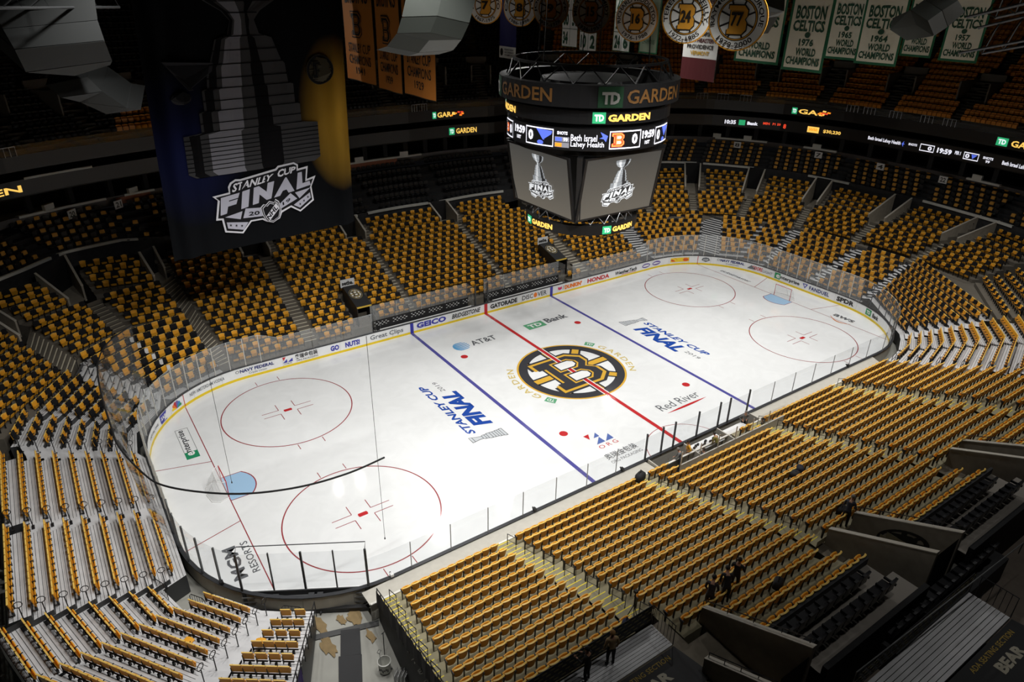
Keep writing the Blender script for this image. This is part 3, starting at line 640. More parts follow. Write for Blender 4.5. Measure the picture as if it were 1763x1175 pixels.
# ------------------------------------------------------------ boards with their lettering
boards = empty('dasher_boards', (0, 0, 0), 0, 'white dasher boards with yellow kick plate around the ice', 'boards')
BW, BY, BCAP = mat('board_white', (.78, .79, .80), .3, var=.02), mat('kick_yellow', S(226, 196, 22), .4), mat('board_cap', (.045, .047, .052), .4)
BOUT = mat('board_back', S(190, 186, 176), .7, var=.05)
def wall_strip(mb, s0, s1, z0, z1, off0, off1, m=0, n=None):
    n = n or max(1, int(abs(s1 - s0) / .6)); A = [s0 + (s1 - s0) * i / n for i in range(n + 1)]
    mb.grid([[(*BP(s, off0), z0) for s in A], [(*BP(s, off0), z1) for s in A], [(*BP(s, off1), z1) for s in A], [(*BP(s, off1), z0) for s in A]], m); return mb
n_p = 66
for i in range(n_p):
    s0, s1 = -HALF + 2 * HALF * i / n_p, -HALF + 2 * HALF * (i + 1) / n_p
    mb = MB(); n = 4; A = [s0 + (s1 - s0) * (j / n * .994 + .003) for j in range(n + 1)]
    mb.grid([[(*BP(s, 0), .2) for s in A], [(*BP(s, 0), 1.02) for s in A]], 0); mb.grid([[(*BP(s, .12), 0) for s in A], [(*BP(s, .12), 1.02) for s in A]][::-1], 1)
    mb.build('board_panel', [BW, BOUT], boards)
wall_strip(MB(), -HALF, HALF, 0, .2, -.012, .1, 0, 180).build('kick_plate', BY, boards, label='yellow kick plate')
wall_strip(MB(), -HALF, HALF, 1.02, 1.075, -.03, .17, 0, 180).build('cap_rail', BCAP, boards)
AD = [mat('ad_black', (.02, .02, .022), .5), mat('ad_navy', S(34, 44, 112), .5), mat('ad_blue', S(48, 50, 160), .5), mat('ad_red', S(190, 32, 40), .5), mat('ad_green', S(38, 142, 84), .5),
      mat('ad_orange', S(232, 120, 30), .5), mat('ad_grey', S(104, 108, 114), .5), WHITE, mat('ad_pink', S(206, 44, 104), .5), mat('ad_purple', S(108, 88, 160), .5), mat('ad_yellow', S(238, 204, 40), .5), mat('ad_teal', S(40, 130, 190), .5)]
def on_board(s0, s1, z0, z1, off=-.02): return lambda u, v: (*BP(s0 + (s1 - s0) * u, off), z0 + (z1 - z0) * v)
def ad(items):
    mb = MB()
    for it in items: it(mb)
    mb.build('board_lettering', AD, boards)
RC = [(0, 0), (.25, 0), (.5, 0), (.75, 0), (1, 0), (1, 1), (.75, 1), (.5, 1), (.25, 1), (0, 1)]
OV = [(.5 + .5 * math.cos(2 * PI * i / 24), .5 + .5 * math.sin(2 * PI * i / 24)) for i in range(24)]
ad([T('CAPITAL ONE', on_board(-32.6, -30.7, .5, .68), 0)])
ad([Pg([(0, 0), (.5, 0), (1, 1), (.5, 1), (0, 1)], on_board(-30.35, -29.4, .35, .95), 2), T('SAP', on_board(-30.25, -29.6, .5, .8, -.026), 7, .03), Pg(RC, on_board(-30.3, -29.5, .28, .34), 2)])
def peacock(mb):
    f = on_board(-28.85, -27.75, .3, .98)
    for i, m in enumerate((10, 5, 3, 9, 11, 4)):
        a = PI * (i + .5) / 6; c, s_ = math.cos(PI - a), math.sin(a); w = .17
        put_poly(mb, [(.5, .08), (.5 + .42 * c - w * s_ * .8, .08 + .75 * s_ + w * c), (.5 + .5 * c, .08 + .9 * s_), (.5 + .42 * c + w * s_ * .8, .08 + .75 * s_ - w * c)], f, m)
ad([peacock]); ad([T('NEW AMSTERDAM VODKA', on_board(-26.9, -23.9, .5, .78), 6, .01)])
for s0, s1 in ((-23.0, -20.0), (29.6, 32.6)):
    ad([T('NAVY FEDERAL', on_board(s0 + .35, s1, .58, .86), 1, .04), T('Credit Union', on_board(s0 + 1.0, s1 - .6, .32, .5), 6), Pg(OV, on_board(s0, s0 + .28, .62, .86), 6), Pg(OV, on_board(s0 + .05, s0 + .23, .66, .82, -.025), 7)])
ad([Pg([(0, 1), (.35, 1), (.1, .45)], on_board(-19.3, -18.5, .4, .95), 3), Pg([(0, 0), (.45, 0), (.45, .6)], on_board(-19.3, -18.5, .45, .95), 2), Pg([(.5, 0), (1, 0), (1, .6)], on_board(-19.3, -18.5, .45, .95), 2), T('ORG', on_board(-19.2, -18.6, .28, .4), 0), T('奥瑞金包装', on_board(-18.3, -16.4, .52, .95), 0, .02), T('ORG PACKAGING', on_board(-18.2, -16.4, .3, .44), 0)])
ad([T('GO', on_board(-15.3, -14.55, .36, .85), 2, .05), T('NUTS!', on_board(-14.0, -12.7, .36, .85), 2, .05)])
ad([T('Great Clips', on_board(-11.75, -8.62, .3, .86), 6, .015)]); ad([T('GEICO', on_board(-7.3, -4.3, .36, .9), 2, .05)])
ad([T('BRIDGESTONE', on_board(-3.7, -.6, .38, .84), 0, .03, .3)]); ad([T('GATORADE', on_board(.5, 3.6, .36, .84), 0, .05)])
ad([T('DISC', on_board(4.2, 5.5, .36, .84), 0, .01), Pg(OV, on_board(5.58, 6.0, .34, .86), 5), T('VER', on_board(6.05, 7.17, .36, .84), 0, .01)])
ad([Pg([(0, .3), (.5, 0), (1, .3), (1, 1), (.5, .8), (0, 1)], on_board(8.6, 9.1, .4, .78), 8), T("DUNKIN'", on_board(9.45, 11.7, .36, .82), 5, .06), Pg([(.3, 0), (.45, 0), (.7, 1), (.55, 1)], on_board(9.1, 9.45, .4, .8), 0)])
ad([T('HONDA', on_board(12.45, 15.45, .36, .84), 3, .04)]); ad([T('WeatherTech', on_board(16.3, 19.4, .4, .8), 0, .03, .2), Pg(RC, on_board(17.2, 19.3, .28, .33), 3)])
for s0 in (20.2, 21.75): ad([Pg(OV, on_board(s0, s0 + 1.2, .34, .84), 9), Pg(OV, on_board(s0 + .12, s0 + 1.08, .48, .70, -.025), 7)])
ad([Pg(RC, on_board(24.3, 26.5, .36, .84), 10), Pg(OV, on_board(24.35, 25.1, .38, .82, -.025), 5), Pg(OV, on_board(25.75, 26.45, .38, .82, -.025), 5), Pg(RC, on_board(24.35, 25.1, .54, .62, -.03), 3), Pg(RC, on_board(25.75, 26.45, .54, .62, -.03), 3)])
ad([Pg([(0, .4), (.15, .85), (.5, 1), (.85, .85), (1, .4), (.5, 0)], on_board(27.9, 28.85, .34, .9), 6), T('CUP', on_board(28.1, 28.65, .52, .68, -.026), 7, .03)])
ad([Pg([(0, 0), (.5, 1), (.75, .5), (1, .6), (1, 0)], on_board(32.95, 33.9, .42, .86), 6), T('COORS', on_board(33.5, 34.75, .42, .84, -.025), 3, .03, .2), T('LIGHT', on_board(34.8, 36.0, .42, .72), 6)])
ad([Pg(RC, on_board(36.3, 37.0, .3, .94), 4), T('e', on_board(36.5, 36.95, .4, .8, -.026), 7, .03), T('nterprise', on_board(37.05, 39.35, .34, .8), 0, .03)])
ad([Pg([(0, 1), (1, 1), (.5, 0)], on_board(39.7, 40.3, .36, .86), 2), Pg([(.25, .85), (.75, .85), (.5, .3)], on_board(39.7, 40.3, .36, .86, -.025), 7), T('FANDUEL', on_board(40.5, 42.75, .4, .8), 1, .03, gap=1.1)])
ad([T('SPDR', on_board(43.6, 45.5, .36, .84), 0, .05)]); ad([Pg(RC, on_board(47.0, 47.75, .32, .92), 4), T('TD', on_board(47.12, 47.62, .45, .78, -.026), 7, .04), T('Bank', on_board(47.95, 48.9, .38, .8), 0, .04)])
ad([Pg(RC, on_board(-.17, .17, .0, 1.02, -.022), 3)])
for s0 in (-7.77, 7.77): ad([Pg(RC, on_board(s0 - .16, s0 + .16, .0, 1.02, -.022), 2)])
for s0 in (-27.5, 27.5): ad([Pg(RC, on_board(s0 - .03, s0 + .03, .0, 1.02, -.022), 3)])

# ------------------------------------------------------------ shielding glass
GLS = glass_mat('rink_glass', (.93, .95, .96), .95, .15); GLN = glass_mat('clear_glass', (.95, .96, .97), .97, .04)
glass = empty('rink_glass', (0, 0, 1.07), 0, 'clear shielding glass standing on the dasher boards all round', 'glass')
POST = mat('post_aluminium', S(206, 204, 198), .4, .3)
def pane(s0, s1, h0, h1, m=GLS, n=2, base=0.0):
    A = [s0 + (s1 - s0) * (i / n * .985 + .0075) for i in range(n + 1)]; mb = MB()
    H = [h0 + (h1 - h0) * i / n for i in range(n + 1)]
    mb.grid([[(*BP(s, .06), base) for s in A], [(*BP(s, .06), h) for s, h in zip(A, H)]], 0)
    mb.grid([[(*BP(s, .055), h - .012) for s, h in zip(A, H)], [(*BP(s, .075), h + .006) for s, h in zip(A, H)]], 1)
    o = mb.build('pane', [m, mat('glass_edge', S(170, 178, 178), .3)], glass); return o
def post(s, h, m=POST, w=.05, off=.07):
    x, y = BP(s, off); x2, y2 = BP(s, off + .1); rz = math.atan2(y2 - y, x2 - x)
    MB().box((x, y, h / 2 - .1), (w * 1.3, w, h + .2), 0, rz).build('glass_post', m, glass)
LO, HI = 1.72, 2.35
def run(s0, s1, step, h, m=GLS, pm=None, pw=.05):
    k = max(1, round(abs(s1 - s0) / step))
    for i in range(k):
        a, b = s0 + (s1 - s0) * i / k, s0 + (s1 - s0) * (i + 1) / k
        pane(a, b, h, h, m, 2 if abs(b - a) > 1.5 else 2)
        if pm: post(a, h, pm, pw)
run(-19.4, -11.4, 2.4, LO, GLS); run(10.4, 19.4, 2.4, LO, GLS)
pane(-20.9, -19.4, HI, LO); pane(19.4, 20.9, LO, HI)
run(-20.9, -43.5, 1.22, HI, GLS, POST); run(20.9, 46.0, 1.22, HI, GLS, POST)
run(46.0, 57.0, 1.22, HI, GLN, mat('post_dark', (.12, .125, .13), .4, .4), .045); run(-43.5, -50.0, 1.3, HI, GLN, MATS['post_dark'], .07)
run(-56.2, -74.8, 2.35, LO, GLN, mat('post_thin', (.32, .33, .34), .4), .035); run(57.0, 74.0, 2.35, LO, GLN, MATS['post_thin'], .035)
for s0 in (-56.2,): post(s0, HI, DGREY, .1)
for x in (-4.6, -3.2, -2.1, 0.1, 2.2, 3.2, 5.2):    # tall posts along the penalty boxes
    s = -(57.59 + 21.95 + x) if x < 0 else (57.59 + 21.95 - x); post(s, LO + .25, DGREY, .08)
for a, b in ((-4.6, -3.2), (-3.2, 0.1), (0.1, 2.2), (2.2, 5.2)):
    f = lambda x: (57.59 + 21.95 - x); pane(f(a) if f(a) <= HALF else -(HALF + a), f(b) if f(b) <= HALF else -(HALF + b), LO, LO, GLN) if a * b >= 0 else [pane(-(HALF + a), -HALF, LO, LO, GLN), pane(HALF, f(b), LO, LO, GLN)]
# resurfacer gate: a pair of straight glazed leaves across the corner
g0, g1 = Vector((*BP(-50.0, .07), 0)), Vector((*BP(-56.2, .07), 0))
gate = empty('rink_gate', (*g0.lerp(g1, .5)[:2], 0), 0, 'double rink gate with black framed glass in the near corner', 'gate')
def loc(p): return (p[0] - gate.location[0], p[1] - gate.location[1], p[2])
gd = (g1 - g0).normalized(); gn = Vector((-gd.y, gd.x, 0)); gn = gn if gn.dot(-g0) < 0 else -gn
for i in range(4):
    a, b = g0.lerp(g1, i / 4 + .006), g0.lerp(g1, (i + 1) / 4 - .006)
    MB().poly([loc((a.x, a.y, 1.1)), loc((b.x, b.y, 1.1)), loc((b.x, b.y, 3.42)), loc((a.x, a.y, 3.42))]).build('gate_pane', GLN, gate)
for i in range(5):
    p = g0.lerp(g1, i / 4); MB().box(loc((p.x, p.y, 2.2)), (.10 if i % 2 == 0 else .06, .08, 2.5), 0, math.atan2(gd.y, gd.x)).build('gate_post', DGREY, gate)
MB().tube([loc((*(g0)[:2], 3.42)), loc((*(g0 - gn * .35)[:2], 3.6)), loc((*(g1 - gn * .35)[:2], 3.6)), loc((*g1[:2], 3.42))], .025).build('top_rail', DGREY, gate)
fr = MB()
for z in (.25, .55, .85): fr.tube([loc((*(g0 + gn * .25)[:2], z)), loc((*(g1 + gn * .25)[:2], z))], .035)
fr.build('gate_rail', STEEL, gate)
MB().prism([loc((*(g0 + gn * .05)[:2], .02)), loc((*(g1 + gn * .05)[:2], .02)), loc((*(g1 + gn * .12)[:2], .02)), loc((*(g0 + gn * .12)[:2], .02))], (0, 0, 1.05)).build('gate_leaf', DGREY, gate)
for t in (.27, .55, .62):
    p = g0.lerp(g1, t) + gn * .3; h = MB(); h.box(loc((p.x, p.y, .55)), (.28, .16, .9), 0, math.atan2(gd.y, gd.x)); h.tube([loc((p.x, p.y, .1)), loc((*(p + gn * .45)[:2], .08))], .05); h.build('gate_latch', DGREY, gate)
MB().prism([loc((*(g0 + gn * .4)[:2], .0)), loc((*(g1 + gn * .4)[:2], .0)), loc((*(g1 + gn * .62)[:2], .0)), loc((*(g0 + gn * .62)[:2], .0))], (0, 0, .22)).build('gate_kerb', BLACK, gate)

# ------------------------------------------------------------ goals
NETM = glass_mat('goal_netting', (.9, .9, .9), 1.05, .22, 0)
def goal(sx, label):
    g = empty('hockey_goal', (sx * 27.13, 0, 0), 0 if sx > 0 else PI, label, 'goal')
    red = mat('goal_red', S(182, 30, 38), .35); fr = MB()
    fr.tube([(0, -.915, 0), (0, -.915, 1.2), (0, .915, 1.2), (0, .915, 0)], .03, 8); fr.build('goal_frame', red, g)
    B = [(0, -.915), (.55, -1.1), (.95, -.8), (1.08, 0), (.95, .8), (.55, 1.1), (0, .915)]
    MB().tube([(x, y, .03) for x, y in B], .03, 6).build('base_rail', WHITE, g)
    Tp = [(0, -.915, 1.2), (.25, -.85, 1.17), (.42, -.6, 1.15), (.45, 0, 1.15), (.42, .6, 1.15), (.25, .85, 1.17), (0, .915, 1.2)]
    MB().tube(Tp, .02, 6).build('top_rail', WHITE, g)
    MB().grid([[(x, y, .03) for x, y in B], [((x + a) / 2 + .05, (y + b) / 2, .6) for (x, y), (a, b, c) in zip(B, Tp)], Tp]).poly(Tp).build('net', NETM, g)
    MB().tube([(.44, 0, 1.15), (.75, 0, .5), (1.05, 0, .05)], .015, 6).build('centre_stay', WHITE, g)
goal(-1, 'red framed hockey goal with white net at the near end crease'); goal(1, 'red framed hockey goal with white net at the far end crease')
# ------------------------------------------------------------ rail, club rows, suite front, ribbons, balcony
def by_angle(pts):
    P = sorted((math.atan2(y, x), math.hypot(x, y)) for x, y in pts)
    def r(a):
        a = (a + PI * .9) % (2 * PI) - PI * .9
        if a <= P[0][0]: return P[0][1]
        for (a0, r0), (a1, r1) in zip(P, P[1:]):
            if a <= a1: return r0 + (r1 - r0) * (a - a0) / max(1e-9, a1 - a0)
        return P[-1][1]
    return r
def pol(r, a, z): return (r * math.cos(a), r * math.sin(a), z)
D2R = math.radians
RAIL = by_angle([(-44, 8), (-41.5, 14), (-37.6, 23.4), (-34.6, 26.0), (-31.6, 28.8), (-27.0, 29.8), (-24.4, 28.6), (-20, 27.7), (-6.5, 27.5), (3.4, 27.6), (12.4, 27.5), (24, 28.0), (31.0, 28.0), (36.5, 26.8), (39.4, 24.6), (44.2, 18.0), (46.3, 13.2), (46.9, 9.6), (47.4, .2), (46.6, -6), (45.9, -10), (43.5, -16.6), (40, -20)])
WB = by_angle([(-47, 8), (-44, 18), (-38, 28), (-34.8, 32.0), (-26.5, 34.3), (-22.1, 35.3), (-3, 36.0), (5, 36.2), (17.4, 35.2), (38.3, 29.3), (43.4, 26.3), (48.2, 19.7), (49.4, 15.9), (51.2, 11.0), (51.2, 5.1), (51.3, -4.8), (50.6, -9), (48, -17), (44, -24)])
FA = by_angle([(-47, 8), (-44, 18), (-38.6, 27.4), (-34.3, 31.1), (-26.5, 34.0), (-22, 35.2), (-3.6, 35.4), (4.2, 35.7), (15, 35.0), (38.4, 29.0), (43.0, 25.6), (47.6, 18.4), (48.7, 14.6), (49.6, 10.4), (49.8, 4.9), (49.6, -4), (49.0, -8.6), (47.6, -14), (44, -22)])
A0_, A1_ = D2R(-26), D2R(166)
def arc(a0, a1, step=1.2): n = max(2, int(abs(a1 - a0) / D2R(step))); return [a0 + (a1 - a0) * i / n for i in range(n + 1)]
RZ = lambda a: 6.9 if D2R(60) < a < D2R(115) else 7.5 if (a < D2R(48) or a > D2R(124)) else (7.5 - .6 * (a - D2R(48)) / D2R(12) if a < D2R(90) else 6.9 + .6 * (a - D2R(115)) / D2R(9))
def band(name, ra, za, rb, zb, m, a0=A0_, a1=A1_, kind='structure', parent=None, step=1.2, **kw):
    A = arc(a0, a1, step); F = lambda z, a: z(a) if callable(z) else z
    return MB().grid([[pol(ra(a), a, F(za, a)) for a in A], [pol(rb(a), a, F(zb, a)) for a in A]]).build(name, m, parent, kind=kind, **kw)
off = lambda R, d: (lambda a: R(a) + d)
band('wall_rail', off(RAIL, 0), lambda a: RZ(a) - 1.5, off(RAIL, 0), lambda a: RZ(a), DARKWALL)
# the club rows: a stepped dark floor from the rail up to the suite front
CLUBN = 6
BASEZ = lambda a: 9.3
def club_r(t): return lambda a: (RAIL(a) + .25) * (1 - t) + (WB(a) - .3) * t
def club_z(i): return lambda a: (RZ(a) - .75) * (1 - (i + .5) / CLUBN) + (BASEZ(a) - .2) * ((i + .5) / CLUBN)
for i in range(CLUBN):
    A = arc(A0_, A1_); r0, r1 = club_r(i / CLUBN), club_r((i + 1) / CLUBN); z = club_z(i); zp = club_z(i - 1) if i else (lambda a: RZ(a) - 1.2)
    MB().grid([[pol(r0(a), a, zp(a)) for a in A], [pol(r0(a), a, z(a)) for a in A], [pol(r1(a), a, z(a)) for a in A]]).build('floor_club', DARKWALL, kind='structure')
band('wall_club', WB, BASEZ, FA, 10.2, mat('club_wall', S(112, 110, 112), .8))
PAL = mat('pale_ledge', S(206, 206, 200), .5)
# pale ledges on the rail and on the suite wall: pieces with gaps, as they stand between the entries
def ledge(name, R, z, a0, a1, w, h, d, lab):
    A = arc(a0, a1, .8); F = z if callable(z) else (lambda a: z)
    mb = MB(); mb.grid([[pol(R(a) + o, a, F(a) + q) for a in A] for o, q in ((-d, -h), (-d, 0), (d, 0), (d, -h))])
    mb.build(name, PAL, None, lab, 'ledge', 'pale ledges along the upper walls')
LED_R = [(8.5, 14.6), (-14, -2.0), (22.6, 30.2), (31.2, 36.6), (67, 83), (85.6, 100), (102.5, 112), (131.5, 138.5), (139.5, 146)]
LABR = ['over the entry beside row of dark caps at far corner', 'at the lower right end of the far stand', 'above the block left of the far entry', 'above the block behind the scoreboard edge', 'above the stand right of the long rail', 'above the long stand behind the benches', 'beside the hanging banner edge', 'above the dark corner entry', 'at the frame edge of the corner']
for (a0, a1), l in zip(LED_R, LABR): ledge('rail_ledge', RAIL, RZ, D2R(a0), D2R(a1), 0, .22, .12, 'pale rail ledge ' + l)
LED_W = [(-9, -5), (12.4, 17.0), (22.2, 29.6), (81, 97), (123.5, 127), (129, 137.5)]
LABW = ['above the section sign at frame right', 'under the prize money ribbon', 'under the time and score ribbon', 'above the brown panels', 'next to the hanging banner', 'above section sign 20']
for (a0, a1), l in zip(LED_W, LABW): ledge('wall_ledge', FA, 10.26, D2R(a0), D2R(a1), 0, .2, .18, 'pale wall ledge ' + l)
for a0, a1 in ((86, 97), (99, 106), (124, 128)): band('wall_panel', off(FA, -.12), 9.45, off(FA, -.12), 10.05, mat('brown_panel', S(150, 92, 66), .7), D2R(a0), D2R(a1))
for k, a in enumerate((134.6, 125.9, 93.5, 84.6, 29.4, 25.0, 15.2, -6.2)):
    a = D2R(a); MB().box((0, 0, .22), (1.0, .3, .5)).build('ledge_box', PAL, None, 'pale box standing on the suite ledge, %s from frame left' % ORD[k], 'box', 'pale boxes on the suite ledge').location = pol(FA(a) - .05, a, 10.26); bpy.context.scene.collection.objects[-1].rotation_euler = (0, 0, a + PI / 2)
A = arc(D2R(129.5), D2R(136), .8); MB().grid([[pol(FA(a) - .1, a, 13.02) for a in A], [pol(FA(a) - .1, a, 13.2) for a in A], [pol(FA(a) + .2, a, 13.2) for a in A]]).build('upper_ledge', PAL, None, 'pale ledge above the lower ribbon, left of the banner', 'ledge')
# small number signs on that wall
NUMB = mat('sign_white', (.75, .75, .74), .5); NUMK = mat('sign_ink', (.03, .03, .03), .6)
for a, t in ((133.0, '20'), (26.2, '8'), (14.6, '7'), (5.8, '4'), (-2.5, '22'), (128.2, '21')):
    a = D2R(a); r = FA(a) - .5; e = empty('section_sign', pol(r, a, 9.55), a + PI / 2, 'small white section sign %s on the dark upper wall' % t, 'sign', 'section number signs')
    MB().box((0, 0, 0), (.9, .04, .75)).build('sign_plate', NUMB, e)
    put_text(MB(), t, lambda u, v: (-.3 + .6 * u, .03, -.24 + .48 * v)).build('sign_number', NUMK, e) if False else put_text(MB(), t, lambda u, v: (.3 - .6 * u, .03, -.24 + .48 * v), 0, .02).build('sign_number', NUMK, e)
# suites behind the ledge, then the lower ribbon, second suites, upper ribbon
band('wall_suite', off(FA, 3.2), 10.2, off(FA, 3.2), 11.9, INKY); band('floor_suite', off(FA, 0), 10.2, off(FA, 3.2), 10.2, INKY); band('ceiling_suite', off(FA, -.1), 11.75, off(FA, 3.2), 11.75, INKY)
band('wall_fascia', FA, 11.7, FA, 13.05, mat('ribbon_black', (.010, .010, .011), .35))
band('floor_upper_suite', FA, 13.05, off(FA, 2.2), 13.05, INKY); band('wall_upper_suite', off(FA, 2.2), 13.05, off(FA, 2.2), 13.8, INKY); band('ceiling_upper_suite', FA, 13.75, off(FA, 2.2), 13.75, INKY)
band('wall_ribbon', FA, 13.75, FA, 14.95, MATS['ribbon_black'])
MB().grid([[pol(FA(a) - .02, a, 14.95) for a in arc(A0_, A1_)], [pol(FA(a) - .02, a, 15.75) for a in arc(A0_, A1_)]]).build('balcony_glass', GLN, None, 'clear glass guard along the balcony front', 'glass')
WARM = mat('suite_light', (1.0, .72, .36), emit=1.0)
for k, (a0, a1) in enumerate(((136.6, 138.8), (133.8, 135.4), (16.2, 17.2), (13.2, 14.2))):
    A = arc(D2R(a0), D2R(a1), .4)
    MB().grid([[pol(FA(a) + 2.2, a, 11.35) for a in A], [pol(FA(a) + 2.2, a, 11.45) for a in A]]).build('near_fill', WARM, None, ['warm strip lamp nearer the frame edge in dark suite', 'warm strip lamp next to the banner in dark suite', 'warm strip lamp left under the prize ribbon', 'warm strip lamp right under the prize ribbon'][k], 'lamp')
for a in range(-24, 166, 4):
    a = D2R(a); MB().box(pol(FA(a) + .3, a, 10.98), (.35, .5, 1.5), 0, a).build('wall_pier', INKY, kind='structure')
# lettering on the ribbons
E_GOLD, E_WHITE, E_GREEN = mat('led_gold', (1, .60, .12), emit=1.0), mat('led_white', (.9, .9, 1), emit=.95), mat('led_green', (.03, .42, .17), emit=.8)
E_RED, E_BLUE, E_ORG, E_DIM = mat('led_red', (1, .08, .03), emit=.8), mat('led_blue', (.10, .16, .75), emit=.9), mat('led_orange', (1, .30, .02), emit=1.0), mat('led_dim', (.35, .35, .4), emit=.25)
LED = [E_GOLD, E_WHITE, E_GREEN, E_RED, E_BLUE, E_ORG, E_DIM]
def ribbon(a0, a1, z0, z1, d=.06): return lambda u, v: pol(FA(D2R(a0 + (a1 - a0) * u)) - d, D2R(a0 + (a1 - a0) * u), z0 + (z1 - z0) * v)
def display(name, label, items):
    mb = MB()
    for it in items: it(mb)
    return mb.build(name, LED, None, label, 'display')
def arena_mark(a0, a1, z0, z1, garden='GARDEN'):
    f = ribbon(a0, a1, z0, z1); g = lambda u, v: f(.0 + .2 * u, v); h = lambda u, v: (lambda q: q)(ribbon(a0, a1, z0, z1, .10)(.03 + .14 * u, .2 + .6 * v))
    return [Pg(RC, g, 2), T('TD', h, 1, .04), T(garden, lambda u, v: f(.26 + .74 * u, .12 + .76 * v), 0, .025)]
display('ribbon_display', 'gold lettering with green square on lower ribbon left of the scoreboard', arena_mark(75.2, 69.8, 11.95, 12.75))
display('ribbon_display', 'gold lettering at the frame edge of the lower ribbon', arena_mark(148.6, 136.4, 12.0, 12.75))
def breaking(a0, a1, gw):
    f = ribbon(a0, a1, 13.9, 14.75); rnd = random.Random(int(a0)); it = arena_mark(a0, a0 + (a1 - a0) * .62, 13.95, 14.7, gw)
    for k in range(10):
        u, v = .6 + .38 * rnd.random(), .15 + .6 * rnd.random(); it.append(Pg([(u - .03, v), (u + .05, v - .03), (u + .06, v + .16), (u - .02, v + .2)], f, (5, 3, 0)[k % 3]))
    return it
display('ribbon_display', 'lettering breaking into flames on upper ribbon left of the scoreboard', breaking(78.4, 72.4, 'GAR'))
display('ribbon_display', 'lettering breaking into flames on upper ribbon at the far end', breaking(19.6, 13.8, 'GA'))
display('ribbon_display', 'lettering starting at the frame edge on upper ribbon', arena_mark(-7.0, -13.5, 13.95, 14.75))
L_ = lambda a0, a1, z0=12.05, z1=12.7: ribbon(a0, a1, z0, z1)
display('ribbon_display', 'white clock and bank lettering on ribbon right of the scoreboard', [T('10:35', L_(28.6, 27.0, 12.05, 12.55), 1, .04), Pg(RC, L_(26.6, 25.7, 12.0, 12.65), 2), T('Bank', L_(25.4, 23.9, 12.1, 12.5), 1, .05), T('MIN', L_(23.2, 22.3, 12.3, 12.6), 3, .03), T('P1 59', L_(21.9, 20.8, 12.3, 12.6), 3, .03), T('8', L_(20.4, 20.0, 12.05, 12.6), 3, .03)])
display('ribbon_display', 'gold raffle badge and prize money on the far ribbon', [Pg(RC, L_(17.0, 15.4, 12.0, 12.7), 0), T('50/50', ribbon(16.8, 15.6, 12.2, 12.55, .1), 5, .05), T('$30,230', L_(14.8, 12.4, 12.1, 12.55), 0, .03)])
for z_, (a0, a1), lab in ((12.1, (8.6, 4.2), 'first'), (12.1, (-8.4, -12.6), 'second')):
    display('ribbon_display', 'white hospital sponsor lettering %s the score on the far ribbon' % ('left of' if lab == 'first' else 'right of'), [T('Beth Israel Lahey Health', L_(a0, a1, z_, z_ + .5), 1, .02), Pg([(0, .5), (.6, 1), (.5, .6), (1, .5), (.5, .4), (.6, 0)], L_(a1 - .15, a1 - .55), 4)])
def frame_(a0, a1, z0, z1):
    f = ribbon(a0, a1, z0, z1); t, q = .04, .12
    return [Pg(p, f, 1) for p in ([(0, 0), (1, 0), (1, q), (0, q)], [(0, 1 - q), (1, 1 - q), (1, 1), (0, 1)], [(0, q), (t, q), (t, 1 - q), (0, 1 - q)], [(1 - t, q), (1, q), (1, 1 - q), (1 - t, 1 - q)])]
display('ribbon_display', 'white score and game clock on the far ribbon', [T('SHOTS', L_(3.2, 2.1, 12.35, 12.6), 1, .03)] + frame_(1.7, -.1, 12.0, 12.75) + [T('0', L_(.7, .2, 12.15, 12.6), 1, .04), T('19:59', L_(-.5, -2.3, 12.1, 12.65), 1, .04), T('PER 1', L_(-2.7, -3.4, 12.3, 12.65), 1, .03)] + frame_(-3.8, -5.6, 12.0, 12.75) + [T('0', L_(-4.0, -4.5, 12.15, 12.6), 1, .04), Pg([(0, 1), (1, 1), (.3, 0)], L_(-4.7, -5.4, 12.15, 12.6), 4), T('SHOTS', L_(-6.1, -7.3, 12.4, 12.65), 1, .03), T('99', L_(-6.5, -7.0, 12.05, 12.32), 1, .03)])
# light reflections in the balcony glass, imitated by thin steel rods
for a0 in (140, 136, 31.5, 28.6, 25.4, 10.8, 8.5, 5.0, 1.0, -1.8, 79.5, 81):
    a = D2R(a0); mb = MB()
    for k in range(4): q = a + D2R(.5 * k); mb.tube([pol(FA(q) - .12, q, 14.95), pol(FA(q) - .12, q, 15.7)], .025, 5)
    mb.tube([pol(FA(a) - .12, a, 15.7), pol(FA(a + D2R(1.5)) - .12, a + D2R(1.5), 15.7)], .025, 5)
    mb.build('glint_rods', STEEL, None, 'short steel guard rail on the balcony front', 'rail', 'balcony guard rails')
# balcony
BR_, BN = .82, 22
BZ = lambda i: 15.0 + .30 + i * .52
bal_r = lambda i: off(FA, .6 + i * BR_)
for i in range(BN):
    A = arc(A0_, A1_, 2); r0, r1 = bal_r(i), bal_r(i + 1)
    MB().grid([[pol(r0(a), a, BZ(i - 1) if i else 14.9) for a in A], [pol(r0(a), a, BZ(i)) for a in A], [pol(r1(a), a, BZ(i)) for a in A]]).build('floor_balcony', mat('balcony_concrete', S(74, 68, 60), .85, var=.1), kind='structure')
band('wall_back', bal_r(BN), BZ(BN - 1), bal_r(BN), 40, INKY, step=4)
C_ = MB(); C_.poly([(x, y, 40) for x, y in ((-90, -90), (-90, 90), (90, 90), (90, -90))]); C_.build('ceiling', INKY, kind='structure')
